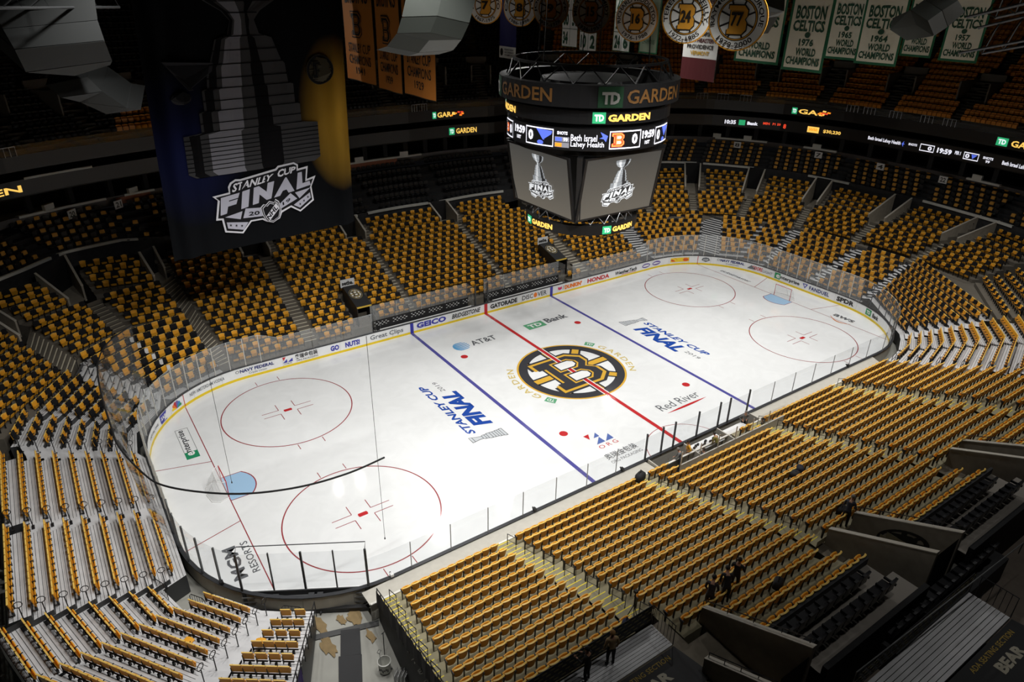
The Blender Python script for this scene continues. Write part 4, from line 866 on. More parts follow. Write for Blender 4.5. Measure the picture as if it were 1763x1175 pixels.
# seat places in club and balcony
def small_seat(): return seat_shell(2, 1, .35, .85, .0, -.06, .46, .03, .05).box((0, .22, .42), (.44, .42, .08))
def cap(): return MB().grid([[(-.2, -.09, .70), (0, -.10, .70), (.2, -.09, .70)], [(-.2, -.09, .90), (0, -.09, .93), (.2, -.09, .90)], [(-.2, .03, .90), (0, .04, .93), (.2, .03, .90)], [(-.22, .06, .62), (0, .08, .60), (.22, .06, .62)]])
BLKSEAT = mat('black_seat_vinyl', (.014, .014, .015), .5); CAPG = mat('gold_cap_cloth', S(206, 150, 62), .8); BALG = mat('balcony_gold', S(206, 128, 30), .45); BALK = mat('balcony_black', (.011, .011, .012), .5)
AISLE_C = [-11.5, -1.2, 10.6, 21.6, 31.4, 44, 55, 66, 81.5, 97, 110, 120.5, 128.5, 138.9, 146]
def free(a, gap, r): return all(abs(a - D2R(c)) * r > gap for c in AISLE_C)
club_cap, club_plain = [], []
for i in range(CLUBN):
    R = club_r((i + .62) / CLUBN); z = club_z(i); a = A0_ + .02; j = 0
    while a < A1_:
        r = R(a); a += .60 / r; j += 1
        if not free(a, .75, r): continue
        p = pol(R(a), a, z(a)); px, py, d = frame_xy(p)
        if not (-15 < px < 1778 and -15 < py < 1190): continue
        q = pol(R(a + .02), a + .02, 0); tx, ty = q[0] - p[0], q[1] - p[1]; ang = math.atan2(ty, tx)
        rec = (*p, ang, d, px, py, i, j); mid = D2R(48) < a < D2R(122)
        (club_plain if mid or (i + j) % 2 else club_cap).append(rec)
hidden = lambda px, py: (232 < px < 612 and py < 470) or (868 < px < 1150 and py < 400)
vis_cap = sorted([r for r in club_cap if not hidden(r[5], r[6])], key=lambda r: r[4])[:300]; idc = {id(r) for r in vis_cap}
me_ss, me_cap = small_seat().mesh('club_seat', BLKSEAT), cap().mesh('headrest_cap', CAPG)
for r in vis_cap:
    o = bpy.data.objects.new('club_seat', me_ss); COL.objects.link(o); o.location = r[:3]; o.rotation_euler = (0, 0, r[3])
    side = 'upper left corner' if r[5] < 400 else 'far end'
    setp(o, 'gold capped club seat, %s row, number %d along, %s' % (ORD[r[7]], r[8], side), 'seat', 'capped club seats above the rail')
    c = bpy.data.objects.new('headrest_cap', me_cap); COL.objects.link(c); c.parent = o
stuff_mesh('club_seating', template([(small_seat(), 0)]), [r[:4] for r in club_plain], [BLKSEAT], 'plain black club seating above the rail')
stuff_mesh('capped_club_seating', template([(small_seat(), 0), (cap(), 1)]), [r[:4] for r in club_cap if id(r) not in idc], [BLKSEAT, CAPG], 'remaining black club seating with gold caps')
BAIS = [-9, -1, 7.5, 16, 24.5, 33, 44, 56, 68, 76, 86, 97, 108, 119, 127, 134, 141, 149]
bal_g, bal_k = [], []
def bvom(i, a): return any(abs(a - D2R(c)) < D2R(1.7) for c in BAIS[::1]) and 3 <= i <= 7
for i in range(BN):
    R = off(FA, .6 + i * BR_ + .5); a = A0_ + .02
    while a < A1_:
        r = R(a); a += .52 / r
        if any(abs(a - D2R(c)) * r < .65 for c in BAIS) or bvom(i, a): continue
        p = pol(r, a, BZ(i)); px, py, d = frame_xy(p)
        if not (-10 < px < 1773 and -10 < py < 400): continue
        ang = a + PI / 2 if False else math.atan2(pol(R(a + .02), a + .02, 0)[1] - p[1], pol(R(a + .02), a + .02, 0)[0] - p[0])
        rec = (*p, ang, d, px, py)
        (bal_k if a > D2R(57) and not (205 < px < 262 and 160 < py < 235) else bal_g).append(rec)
cov = lambda r: hidden(r[5], r[6]) or (880 < r[5] < 1700 and r[6] < 110)
vg = sorted([r for r in bal_g if not cov(r)], key=lambda r: r[4])[:300]; idg = {id(r) for r in vg}
me_bs = seat_shell(2, 1, .35, .85, .0, -.06, .46, .03, .05).box((0, .14, .5), (.44, .12, .36)).mesh('balcony_seat', BALG)
for r in vg:
    o = bpy.data.objects.new('upper_tier_chair', me_bs); COL.objects.link(o); o.location = r[:3]; o.rotation_euler = (0, 0, r[3])
    setp(o, 'gold balcony seat in the dim upper tier above the ribbon', 'seat', 'gold balcony seats of the upper tier')
bsh = seat_shell(2, 1, .35, .85, .0, -.06, .46, .03, .05).box((0, .14, .5), (.44, .12, .36))
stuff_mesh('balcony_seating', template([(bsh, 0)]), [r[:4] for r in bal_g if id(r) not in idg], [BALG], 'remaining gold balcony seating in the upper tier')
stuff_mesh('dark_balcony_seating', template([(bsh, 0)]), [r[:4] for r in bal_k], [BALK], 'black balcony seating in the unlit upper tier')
for c in BAIS:                                    # balcony stairs and entries
    a = D2R(c); mb = MB()
    for i in range(BN * 2): r = FA(a) + .6 + i * BR_ / 2; mb.box(pol(r + .2, a, BZ(0) + i * .26 - .12), (.41, 1.0, .27), 0, a)
    mb.build('floor_balcony_stairs', MATS['balcony_concrete'], kind='structure')
    b = a + D2R(.0); r0 = FA(a) + .6 + 3 * BR_; r1 = FA(a) + .6 + 7.6 * BR_; mb = MB()
    for s_ in (-1, 1): mb.box(pol((r0 + r1) / 2, a + s_ * D2R(1.55), BZ(5) + .2), (r1 - r0, .15, 2.2), 0, a)
    mb.box(pol(r1, a, BZ(7) + .3), (.2, 2.6, 1.2), 0, a); mb.box(pol(r1 - .3, a, BZ(7) - .9), (.1, 2.4, 1.7), 1, a)
    mb.build('wall_balcony_entry', [mat('balcony_wall', S(92, 84, 74), .85), INKY], kind='structure')
# ------------------------------------------------------------ printed logo shared by the banner, the ice screens and signs
def scf_logo(mb, f, mw, mk, ms, year=True):
    """f(x, y, layer) takes the logo's own frame: x 0..1763 right, y 0..970 down"""
    P = lambda pts, m, k: mb.poly([f(x, y, k) for x, y in pts], m)
    out = [(50, 345), (290, 325), (285, 250), (320, 195), (400, 160), (470, 170), (1020, 100), (1060, 65), (1310, 50), (1370, 90), (1365, 150), (1525, 135), (1490, 320), (1635, 290), (1555, 440), (1575, 650), (1340, 780), (1200, 690), (1050, 740), (1010, 820), (900, 865), (800, 835), (735, 790), (570, 790), (430, 935), (170, 870), (145, 690), (60, 680), (120, 410)]
    inn = [(95, 365), (305, 348), (310, 262), (340, 215), (400, 186), (470, 196), (1030, 125), (1070, 90), (1300, 74), (1345, 100), (1338, 178), (1492, 164), (1460, 350), (1590, 325), (1528, 445), (1548, 632), (1340, 750), (1205, 660), (1045, 708), (990, 798), (900, 838), (810, 810), (745, 765), (560, 765), (420, 905), (193, 848), (170, 666), (92, 655), (148, 420)]
    P(out, mw, 0); P(inn, mk, 1)
    q = lambda a, b, c, d, k: (lambda u, v: f(*lerp(lerp(a, b, u), lerp(d, c, u), v), k))
    put_text(mb, 'STANLEY', q((330, 330), (945, 250), (985, 160), (355, 215), 2), mw, .03, .1); put_text(mb, 'CUP', q((1030, 228), (1310, 192), (1335, 105), (1050, 118), 2), mw, .04, .1)
    for ch, a, b, c, d in (('F', (130, 622), (330, 590), (440, 348), (165, 380)), ('I', (435, 582), (545, 566), (592, 322), (480, 340)), ('N', (610, 552), (910, 506), (980, 266), (650, 312)), ('A', (950, 502), (1275, 455), (1215, 235), (1110, 250)), ('L', (1305, 444), (1540, 410), (1500, 190), (1350, 205))):
        put_text(mb, ch, q(a, b, c, d, 2), ms, .07)
    if not year: return
    P([(500, 585), (740, 610), (740, 735), (450, 715)], ms, 2); P([(1030, 600), (1210, 480), (1305, 575), (1040, 675)], ms, 2)
    P([(190, 655), (450, 612), (410, 720)], ms, 2); P([(1280, 482), (1530, 450), (1340, 575)], ms, 2)
    P([(205, 730), (520, 785), (440, 880), (215, 820)], ms, 2); P([(1240, 660), (1335, 715), (1525, 600), (1515, 520)], ms, 2)
    for x, y in ((258, 778), (338, 795), (418, 815), (1340, 660), (1405, 620), (1475, 578)): P([(x + 20 * (1 if i % 2 == 0 else .4) * math.sin(PI * i / 5), y - 20 * (1 if i % 2 == 0 else .4) * math.cos(PI * i / 5)) for i in range(10)], mk, 3)
    put_text(mb, '20', q((530, 695), (695, 702), (700, 645), (545, 640), 3), mk, .02); put_text(mb, '19', q((1070, 635), (1200, 590), (1195, 540), (1065, 590), 3), mk, .02)
    sh = [(715, 605), (765, 565), (800, 580), (870, 535), (940, 565), (965, 520), (1015, 560), (1040, 690), (1005, 800), (900, 858), (790, 815), (735, 715)]
    cx, cy = 880, 690
    for s_, m, k in ((1, mw, 3), (.92, mk, 4), (.84, mw, 5), (.78, mk, 6)): P([(cx + (x - cx) * s_, cy + (y - cy) * s_) for x, y in sh], m, k)
    P([(775, 750), (960, 570), (1000, 655), (825, 818)], mw, 7); put_text(mb, 'NHL', q((820, 800), (985, 650), (950, 590), (785, 745), 8), mk, .03)
def trophy(mb, f, ms, md, ml, k0=0):
    """trophy print: f(x, y, layer), x -1..1, y 0 bottom .. 1 top"""
    prof = [(0, .36), (.02, .40), (.20, .40), (.21, .30), (.30, .30), (.31, .27), (.40, .27), (.41, .24), (.50, .23), (.52, .21), (.62, .17), (.64, .10), (.70, .08), (.74, .12), (.80, .24), (.88, .30), (.97, .33), (1.0, .31)]
    P = lambda pts, m, k: mb.poly([f(x, y, k0 + k) for x, y in pts], m)
    for s_, m, k in ((1, ms, 0), (.55, ml, 1), (-.5, md, 1)):
        if s_ == 1: P([(-r, y) for y, r in prof] + [(r, y) for y, r in prof[::-1]], m, k)
        elif s_ > 0: P([(-r * .62, y) for y, r in prof] + [(-r * .25, y) for y, r in prof[::-1]], m, k)
        else: P([(r * .3, y) for y, r in prof] + [(r * .78, y) for y, r in prof[::-1]], m, k)
    for y, r in ((.045, .40), (.08, .40), (.115, .40), (.15, .40), (.185, .40), (.205, .36), (.25, .3), (.305, .3), (.35, .27), (.405, .27), (.45, .24), (.51, .23), (.57, .2), (.63, .14), (.73, .1), (.82, .26), (.95, .32)):
        P([(-r, y), (r, y), (r, y + .008), (-r, y + .008)], md, 2)

# ------------------------------------------------------------ centre scoreboard
sb = empty('scoreboard', (0, 0, 12.7), 0, 'black four sided scoreboard with ring displays hanging over centre ice', 'scoreboard')
def Lz(p): return (p[0], p[1], p[2] - 12.7)
SBK = mat('scoreboard_black', (.012, .012, .013), .4)
def drum(name, R, z0, z1, th=.5, m=SBK, n=64):
    mb = MB(); A = [2 * PI * i / n for i in range(n)]
    mb.grid([[Lz(pol(r, a, z)) for a in A] for r, z in ((R - th, z0), (R, z0), (R, z1), (R - th, z1), (R - th, z0))], 0, True); return mb.build(name, m, sb, smooth=False)
drum('bottom_ring', 4.0, 12.72, 13.38); drum('score_ring', 5.4, 18.62, 19.95); drum('thin_ring', 5.5, 20.25, 21.05); drum('top_ring', 5.95, 21.25, 22.55, .6)
drum('ring_shelf', 5.1, 19.95, 20.25, 1.5); drum('ring_shelf', 5.3, 21.05, 21.25, 1.5); drum('ring_shelf', 4.9, 18.2, 18.62, 1.5)
def scr(i, d0=3.5, d1=4.15, w=3.25):             # screen i: quad map, tilted in at the bottom
    a = -PI / 2 - PI / 2 * i; c, s = math.cos(a), math.sin(a); t = (-s, c)
    def f(u, v, d=0.0):
        r = d0 + (d1 - d0) * v + d; q = (2 * u - 1) * w; return Lz((c * r + t[0] * q, s * r + t[1] * q, 14.0 + 4.0 * v))
    return f
def screen_mat():
    m = mat('screen_image', (.14, .13, .12), .35); nt = m.node_tree; b = nt.nodes['Principled BSDF']; b.inputs['Base Color'].default_value = (.01, .01, .01, 1)
    tc = nt.nodes.new('ShaderNodeTexCoord'); sp = nt.nodes.new('ShaderNodeSeparateXYZ'); r = nt.nodes.new('ShaderNodeValToRGB')
    r.color_ramp.elements[0].position = 0; r.color_ramp.elements[1].position = 1
    r.color_ramp.elements[0].color = (.13, .117, .095, 1); r.color_ramp.elements[1].color = (.062, .06, .055, 1)
    nt.links.new(tc.outputs['Generated'], sp.inputs[0]); nt.links.new(sp.outputs[2], r.inputs[0]); nt.links.new(r.outputs[0], b.inputs['Emission Color']); b.inputs['Emission Strength'].default_value = 1
    return m
SCRM = screen_mat()
S_W, S_K, S_S = mat('screen_white', (.62, .64, .66), emit=.95), mat('screen_dark', (.03, .03, .032), emit=.4), mat('screen_silver', (.30, .32, .34), emit=.9)
for i in range(4):
    f = scr(i); MB().poly([f(0, 0), f(1, 0), f(1, 1), f(0, 1)]).build('video_screen', SCRM, sb)
    fr = MB()
    for u0, u1, v0, v1 in ((-.03, 0, -.03, 1.03), (1, 1.03, -.03, 1.03), (0, 1, -.03, 0), (0, 1, 1, 1.03)): fr.prism([f(u0, v0, -.1), f(u1, v0, -.1), f(u1, v1, -.1), f(u0, v1, -.1)], Vector(f(u0, v0, .05)) - Vector(f(u0, v0, -.1)))
    fr.build('screen_frame', SBK, sb)
    if i > 1: continue
    mb = MB(); cu = .47 if i == 0 else .5
    trophy(mb, lambda x, y, k: f(cu + .01 + x * .30, .46 + y * .47, .03 + .004 * k), 1, 2, 0)
    scf_logo(mb, lambda x, y, k: f(cu + (x - 850) / 1763 * .50 + .02, .30 - (y - 450) / 970 * .40 + .05, .06 + .006 * k), 0, 2, 0)
    mb.build('screen_picture', [S_W, S_S, S_K], sb)
core = MB(); core.lathe([(3.2, 13.4), (3.2, 18.3)], (0, 0, -12.7), 24); core.lathe([(4.2, 18.0), (3.2, 22.4), (.01, 22.5)], (0, 0, -12.7), 24); core.build('core', SBK, sb)
for k in range(4):                               # corner pillars
    a = PI / 4 + k * PI / 2; MB().prism([Lz((math.cos(a) * r, math.sin(a) * r, z)) for r, z in ((4.7, 14.0), (3.9, 14.0), (4.6, 18.2), (5.5, 18.2))], Vector((-math.sin(a), math.cos(a), 0)) * .35).build('corner_pillar', SBK, sb)
tr = MB()
for k in range(24):
    a = 2 * PI * k / 24; b = 2 * PI * (k + .5) / 24
    tr.tube([Lz(pol(3.75, a, 13.4)), Lz(pol(3.55, b, 13.95)), Lz(pol(3.75, a + 2 * PI / 24, 13.4))], .03, 5)
tr.build('lower_truss', STEEL, sb)
tt = MB()
for k in range(18):
    a = 2 * PI * k / 18; b = 2 * PI * (k + .5) / 18
    tt.tube([Lz(pol(5.5, a, 22.55)), Lz(pol(5.1, b, 23.5)), Lz(pol(5.5, a + 2 * PI / 18, 22.55))], .05, 5)
tt.lathe([(5.1, 23.45), (5.1, 23.6), (4.9, 23.6)], (0, 0, -12.7), 36)
tt.build('upper_truss', SBK, sb)
for k in range(8):
    a = 2 * PI * k / 8 + .2; MB().tube([Lz(pol(4.6, a, 23.5)), Lz(pol(3.6, a, 39.9))], .035, 5).build('hoist_cable', SBK, sb)
def drum_map(R, d0, d1, z0, z1, d=.03):
    def f(u, v, k=0): a = D2R(-130.4 + d0 + (d1 - d0) * u); return Lz(pol(R + d + .02 * k, a, z0 + (z1 - z0) * v))
    return f
RC12 = [(i / 12, 0) for i in range(13)] + [(1 - i / 12, 1) for i in range(13)]
DIMG, DIMN, DIMW = mat('unlit_gold', S(118, 82, 40), .5), mat('unlit_green', S(16, 60, 34), .5), mat('unlit_white', S(150, 150, 146), .5)
for sh in (0, -90, 90, 180):
    if sh in (0, -90):
        mb = MB(); put_poly(mb, RC12, drum_map(5.95, 5.8 + sh, 20.5 + sh, 21.3, 22.5), 1); put_text(mb, 'TD', drum_map(5.95, 8 + sh, 18.5 + sh, 21.5, 22.2, .06), 2, .05); put_text(mb, 'GARDEN', drum_map(5.95, 23 + sh, 69 + sh, 21.5, 22.3), 0, .02)
        mb.build('unlit_lettering', [DIMG, DIMN, DIMW], sb)
    mb = MB(); put_poly(mb, RC12, drum_map(5.5, 3.6 + sh * 1.12, 12 + sh * 1.12, 20.32, 20.98), 2); put_text(mb, 'TD', drum_map(5.5, 4.8 + sh * 1.12, 10.8 + sh * 1.12, 20.45, 20.85, .06), 1, .05); put_text(mb, 'GARDEN', drum_map(5.5, 13.6 + sh * 1.12, 45 + sh * 1.12, 20.42, 20.85), 0, .05)
    mb.build('ring_lettering', LED, sb)
    mb = MB(); put_poly(mb, RC12, drum_map(4.0, 22 + sh, 31.5 + sh, 12.78, 13.33), 2); put_text(mb, 'TD', drum_map(4.0, 23.5 + sh, 30 + sh, 12.9, 13.2, .06), 1, .05); put_text(mb, 'GARDEN', drum_map(4.0, 33 + sh, 62 + sh, 12.88, 13.25), 0, .05)
    mb.build('ring_lettering', LED, sb)
def box_frame(mb, d0, d1, z0=18.75, z1=19.85, m=1):
    f = drum_map(5.4, d0, d1, z0, z1); n = 12
    for p in ([(i / n, 0) for i in range(n + 1)] + [(1 - i / n, .07) for i in range(n + 1)], [(i / n, .93) for i in range(n + 1)] + [(1 - i / n, 1) for i in range(n + 1)], [(0, .07), (.025, .07), (.025, .93), (0, .93)], [(.975, .07), (1, .07), (1, .93), (.975, .93)]): put_poly(mb, p, f, m)
def note(mb, f, m):                              # blue winged note
    put_poly(mb, [(0, 1), (1, .92), (.95, .72), (.5, .36), (.42, .36), (.3, .55)], f, m); put_poly(mb, [(.0, 1), (.09, 1), (.55, .32), (.45, .32)], f, m)
    put_poly(mb, [(.28 + .2 * math.cos(2 * PI * i / 14), .14 + .14 * math.sin(2 * PI * i / 14)) for i in range(14)], f, m)
mb = MB()
box_frame(mb, -78, -61.5); put_text(mb, '0', drum_map(5.4, -68, -63.5, 19.0, 19.6), 1, .05)
block_b(mb, lambda x, y, k: drum_map(5.4, -76, -69, 18.85, 19.75)((x + 1) / 2, (y + 1) / 2, k * .15), 3, 0, 1)
for d in (0, 98.5):
    put_text(mb, '19:59', drum_map(5.4, -58 + d, -45.5 + d, 19.25, 19.75), 1, .05); put_text(mb, '1ST', drum_map(5.4, -55 + d, -50 + d, 18.9, 19.12), 1, .05)
    box_frame(mb, -44.3 + d, -21.5 + d); put_text(mb, '0', drum_map(5.4, -42 + d, -37.5 + d, 19.0, 19.65), 1, .05); note(mb, drum_map(5.4, -35 + d, -22.5 + d, 18.82, 19.78), 4)
put_text(mb, 'SHOTS', drum_map(5.4, -19, -11.8, 19.55, 19.75), 1, .04)
for z0, m in ((19.12, 4), (18.78, 5)): put_poly(mb, RC12, drum_map(5.4, -20.5, -10.5, z0, z0 + .3), 6); put_poly(mb, RC12, drum_map(5.4, -20.1, -15.5, z0 + .04, z0 + .26, .05), m)
put_text(mb, '99', drum_map(5.4, -14.5, -11.5, 19.16, 19.38, .06), 1, .04)
put_text(mb, 'Beth Israel', drum_map(5.4, -9.6, 7.6, 19.22, 19.62), 1, .01); put_text(mb, 'Lahey Health', drum_map(5.4, -9.6, 12.4, 18.78, 19.2), 1, .01)
put_poly(mb, [(0, .35), (.4, .5), (.1, 1), (1, .6), (.8, .0), (.5, .3)], drum_map(5.4, 9, 14.6, 19.2, 19.8), 4)
box_frame(mb, 15.8, 39.2); put_text(mb, '0', drum_map(5.4, 32, 36.5, 19.0, 19.65), 1, .05)
block_b(mb, lambda x, y, k: drum_map(5.4, 16.5, 27, 18.82, 19.8)((x + .75) / 1.4, (y + .72) / 1.42, k * .15), 3, 0, 1)
mb.build('score_lettering', LED, sb)

# ------------------------------------------------------------ big hanging banner
BX0, BX1, BZ0, BZ1 = -26.05, -13.82, 11.9, 30.5
def bmap(u, v, k=0.0):                           # u 0..1 right, v 0..1 up, with folds hanging from the top
    x = BX0 + (BX1 - BX0) * u + (.9 * v if u < .5 else .55 * v) * (1 - abs(2 * u - 1) * 0) ; z = BZ0 - .05 + .6 * u * (1 - v) + (BZ1 - BZ0) * v
    e = max(0.0, abs(u - .5) - .30) / .20; y = 8.6 + (.02 + .20 * e) * math.sin(u * 52 + v * 1.2) + .06 * math.sin(u * 6 + v * 3) - .016 * k
    return (x, y, z)
def banner_cloth():
    m = mat('banner_print', (.01, .01, .012), .85, spec=.06); nt = m.node_tree; b = nt.nodes['Principled BSDF']; tc = nt.nodes.new('ShaderNodeTexCoord')
    def blob(cx, cz, rx, rz, col, prev):
        mp = nt.nodes.new('ShaderNodeMapping'); mp.inputs['Location'].default_value = (-cx / rx, 0, -cz / rz); mp.inputs['Scale'].default_value = (1 / rx, 0, 1 / rz)
        g = nt.nodes.new('ShaderNodeTexGradient'); g.gradient_type = 'SPHERICAL'; mx = nt.nodes.new('ShaderNodeMix'); mx.data_type = 'RGBA'
        nt.links.new(tc.outputs['Generated'], mp.inputs[0]); nt.links.new(mp.outputs[0], g.inputs[0]); nt.links.new(g.outputs['Fac'], mx.inputs['Factor'])
        mx.inputs['B'].default_value = (*col, 1)
        if prev is None: mx.inputs['A'].default_value = (.004, .0045, .0055, 1)
        else: nt.links.new(prev, mx.inputs['A'])
        return mx.outputs['Result']
    o = blob(.16, .36, .26, .26, (.008, .011, .055), None); o = blob(.92, .43, .21, .27, (.60, .34, .04), o)
    nt.links.new(o, b.inputs['Base Color']); return m
NB = 90; gb = MB().grid([[bmap(i / NB, j / 24) for i in range(NB + 1)] for j in range(25)])
ban = gb.build('hanging_banner', banner_cloth(), None, 'huge dark cloth banner printed with a silver trophy hanging over the left', 'banner', smooth=True)
PW, PK, PS = mat('print_white', S(214, 214, 222), .7, spec=.06), mat('print_black', (.012, .012, .014), .75, spec=.06), mat('print_silver', S(178, 178, 192), .7, spec=.06)
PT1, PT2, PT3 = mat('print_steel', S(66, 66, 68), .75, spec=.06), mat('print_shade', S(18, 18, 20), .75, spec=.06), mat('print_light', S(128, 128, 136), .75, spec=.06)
def fine(mb, f, n=1): return f
def strips(mb, f, prof, m, k, nx=14):            # printed shape following the folds
    for (y0, a0, b0), (y1, a1, b1) in zip(prof, prof[1:]):
        mb.grid([[f(a0 + (b0 - a0) * i / nx, y0, k) for i in range(nx + 1)], [f(a1 + (b1 - a1) * i / nx, y1, k) for i in range(nx + 1)]], m)
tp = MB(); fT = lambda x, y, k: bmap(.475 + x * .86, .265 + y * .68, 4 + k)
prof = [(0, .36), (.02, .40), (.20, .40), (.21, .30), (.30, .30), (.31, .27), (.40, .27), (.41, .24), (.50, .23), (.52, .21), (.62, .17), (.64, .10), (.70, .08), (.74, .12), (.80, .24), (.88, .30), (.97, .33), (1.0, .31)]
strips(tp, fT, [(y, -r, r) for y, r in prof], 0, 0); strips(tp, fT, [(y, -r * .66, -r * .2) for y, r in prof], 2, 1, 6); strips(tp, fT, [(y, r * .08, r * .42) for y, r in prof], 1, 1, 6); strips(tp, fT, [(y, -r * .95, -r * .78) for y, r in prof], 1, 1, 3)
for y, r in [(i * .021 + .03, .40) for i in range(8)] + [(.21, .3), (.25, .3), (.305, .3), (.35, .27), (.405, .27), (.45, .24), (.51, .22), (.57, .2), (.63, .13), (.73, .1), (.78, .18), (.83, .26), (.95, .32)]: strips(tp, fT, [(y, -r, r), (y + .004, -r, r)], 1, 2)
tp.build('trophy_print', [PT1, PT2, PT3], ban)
lg = MB(); scf_logo(lg, lambda x, y, k: bmap(.225 + .555 * (x - 50) / 1585, .272 - .222 * (y - 50) / 885, 9 + 2 * k), 0, 1, 2); lg.build('event_logo_print', [PW, PK, PS], ban)
nt_ = MB(); note(nt_, lambda u, v, k=0: bmap(.08 + .23 * u, .50 + .13 * v, 5), 0); note(nt_, lambda u, v, k=0: bmap(.095 + .195 * u, .508 + .112 * v, 7), 1); nt_.build('note_print', [mat('print_dim', S(52, 52, 56), .8, spec=.06), PK], ban)
wp = MB(); emblem_wheel(wp, lambda x, y, k: bmap(.855 + .072 * x, .575 + .05 * y, 5 + k), 0, 0, 1, n=24); wp.build('wheel_print', [mat('print_faint', S(70, 66, 54), .8, spec=.06), PK], ban)

# ------------------------------------------------------------ smaller banners under the roof
def flat_banner(name, label, x, y0, y1, z0, z1, border, field, rows, group, edge=.12, wave=.05):
    """hangs facing -x; u runs from y0 to y1, rows = (text, u0, u1, v0, v1, material index, bold)"""
    def f(u, v, k=0): return (x + wave * math.sin(u * 7 + v * 2.2 + x) - .012 * k, y0 + (y1 - y0) * u, z0 + (z1 - z0) * v)
    g = MB().grid([[f(i / 12, j / 8) for i in range(13)] for j in range(9)]); o = g.build(name, border, None, label, 'banner', group, smooth=True)
    if field is not None:
        e = edge / abs(y1 - y0); ev = edge / (z1 - z0); MB().grid([[f(e + (1 - 2 * e) * i / 12, ev + (1 - 1.5 * ev) * j / 8, 1) for i in range(13)] for j in range(9)]).build('cloth_field', field, o, smooth=True)
    return o, f
CW, CGn, CG2 = mat('cloth_cream', S(214, 208, 188), .85), mat('cloth_green', S(24, 92, 58), .85), mat('cloth_white', S(222, 222, 218), .85)
CGR, CGO = mat('cloth_old_gold', S(196, 120, 40), .85), mat('cloth_ink', S(30, 24, 18), .85)
def champs(x, y0, y1, z0, year, place, z1=28.4):
    o, f = flat_banner('championship_banner', 'cream championship banner with green border%s%s' % ({'1976': ', nearest and largest', '1965': ', between two larger ones', '1964': ', second largest', '1957': ', last of the row at the truss'}.get(year, ''), place), x, y0, y1, z0, z1, CGn, CW, None, 'green bordered championship banners', .2)
    H = z1 - z0; t = MB(); q = lambda u0, u1, a, b: (lambda u, v: f(u0 + (u1 - u0) * u, (a + (b - a) * v) / H, 3))
    W = (y0 - y1) / 3.45
    for s_, u0, u1, a, b in (('BOSTON', .14, .86, 3.35 * 1.05, 4.2 * 1.05), ('CELTICS', .12, .88, 2.7, 3.45), (year, .32, .68, 1.72, 2.22), ('WORLD', .28, .78, 1.05, 1.6), ('CHAMPIONS', .09, .91, .42, .98)):
        if s_: put_text(t, s_, q(u0, u1, a, b), 0, .035)
    t.poly([f(.5 + .07 * math.cos(2 * PI * i / 16), (2.48 + .2 * math.sin(2 * PI * i / 16)) / H, 3) for i in range(16)])
    t.build('banner_lettering', mat('letter_green', S(28, 70, 48), .8), o)
champs(17.1, -2.37, -5.83, 22.3, '1976', ''); champs(28.4, 1.57, -1.7, 22.35, '1965', ''); champs(27.1, -2.1, -5.75, 22.3, '1964', '')
champs(37.6, -.2, -3.1, 22.35, '', ' right of the 1964 one'); champs(38, -3.6, -6.9, 22.2, '1957', ''); champs(18.8, 3.6, -.75, 22.35, '', ' behind the hanging speaker'); champs(33.5, 7.6, 4.4, 22.6, '', ' behind the round emblems'); champs(30, 2.6, 1.0, 22.4, '', ' showing a narrow strip left of 1976')
for i, (y0, y1, z0, yr, s_) in enumerate(((9.7, 5.1, 22.0, '1941', 'B'), (4.75, 1.5, 21.9, '1939', 'B'), (1.2, -2.6, 22.0, '1929', ''))):
    x = -12.95; o, f = flat_banner('hockey_banner', 'old gold hockey championship banner, %s of three beside the big banner' % ('first', 'second', 'third')[i], x, y0, y1, z0, 28.5, CGO, CGR, None, 'old gold hockey banners', .05)
    H = 28.5 - z0; t = MB(); q = lambda a, b, u0=.12, u1=.88: (lambda u, v: f(u0 + (u1 - u0) * u, (a + (b - a) * v) / H, 3))
    put_text(t, 'BRUINS', q(4.6, 5.5), 0, .01)
    if s_: block_b(t, lambda a, b, k: f(.5 + .32 * a, (3.42 + 1.25 * b) / H, 3 + .3 * k), 0, 1, 1)
    else: emblem_wheel(t, lambda a, b, k: f(.5 + .26 * a, (3.4 + .75 * b) / H, 3 + k), None, 1, 0, n=20)
    put_text(t, 'STANLEY CUP', q(1.75, 2.3), 0, .01); put_text(t, 'CHAMPIONS', q(1.05, 1.6), 0, .01); put_text(t, yr, q(.45, .88, .33, .67), 0, .01)
    t.build('banner_lettering', [CGO, CGR], o)
# blue banner with white tail, number sheets, college banner with red tail
o, f = flat_banner('hockey_banner', 'dark blue banner with white lower panel beside round emblem 8', 11.8, 28.6, 25.6, 20.95, 28.5, mat('cloth_navy', S(34, 34, 92), .85), None, None, None)
MB().grid([[f(i / 8, .0 + .15 * j, 2) for i in range(9)] for j in (0, 1)]).build('white_panel', CG2, o)
t = MB(); MB
for a, s_ in ((.10, 'PRESIDENTS TROPHY'), (.065, 'AND CONFERENCE'), (.03, 'CHAMPIONS')): put_text(t, s_, lambda u, v: f(.3 + .6 * u, a + .022 * v, 4), 0, .02)
t.poly([f(.14 + .08 * math.cos(2 * PI * i / 12), .075 + .05 * math.sin(2 * PI * i / 12), 4) for i in range(12)]); put_text(t, 'Boston', lambda u, v: f(.25 + .6 * u, .86 + .05 * v, 4), 1, .02); t.build('banner_lettering', [CGO, CG2], o)
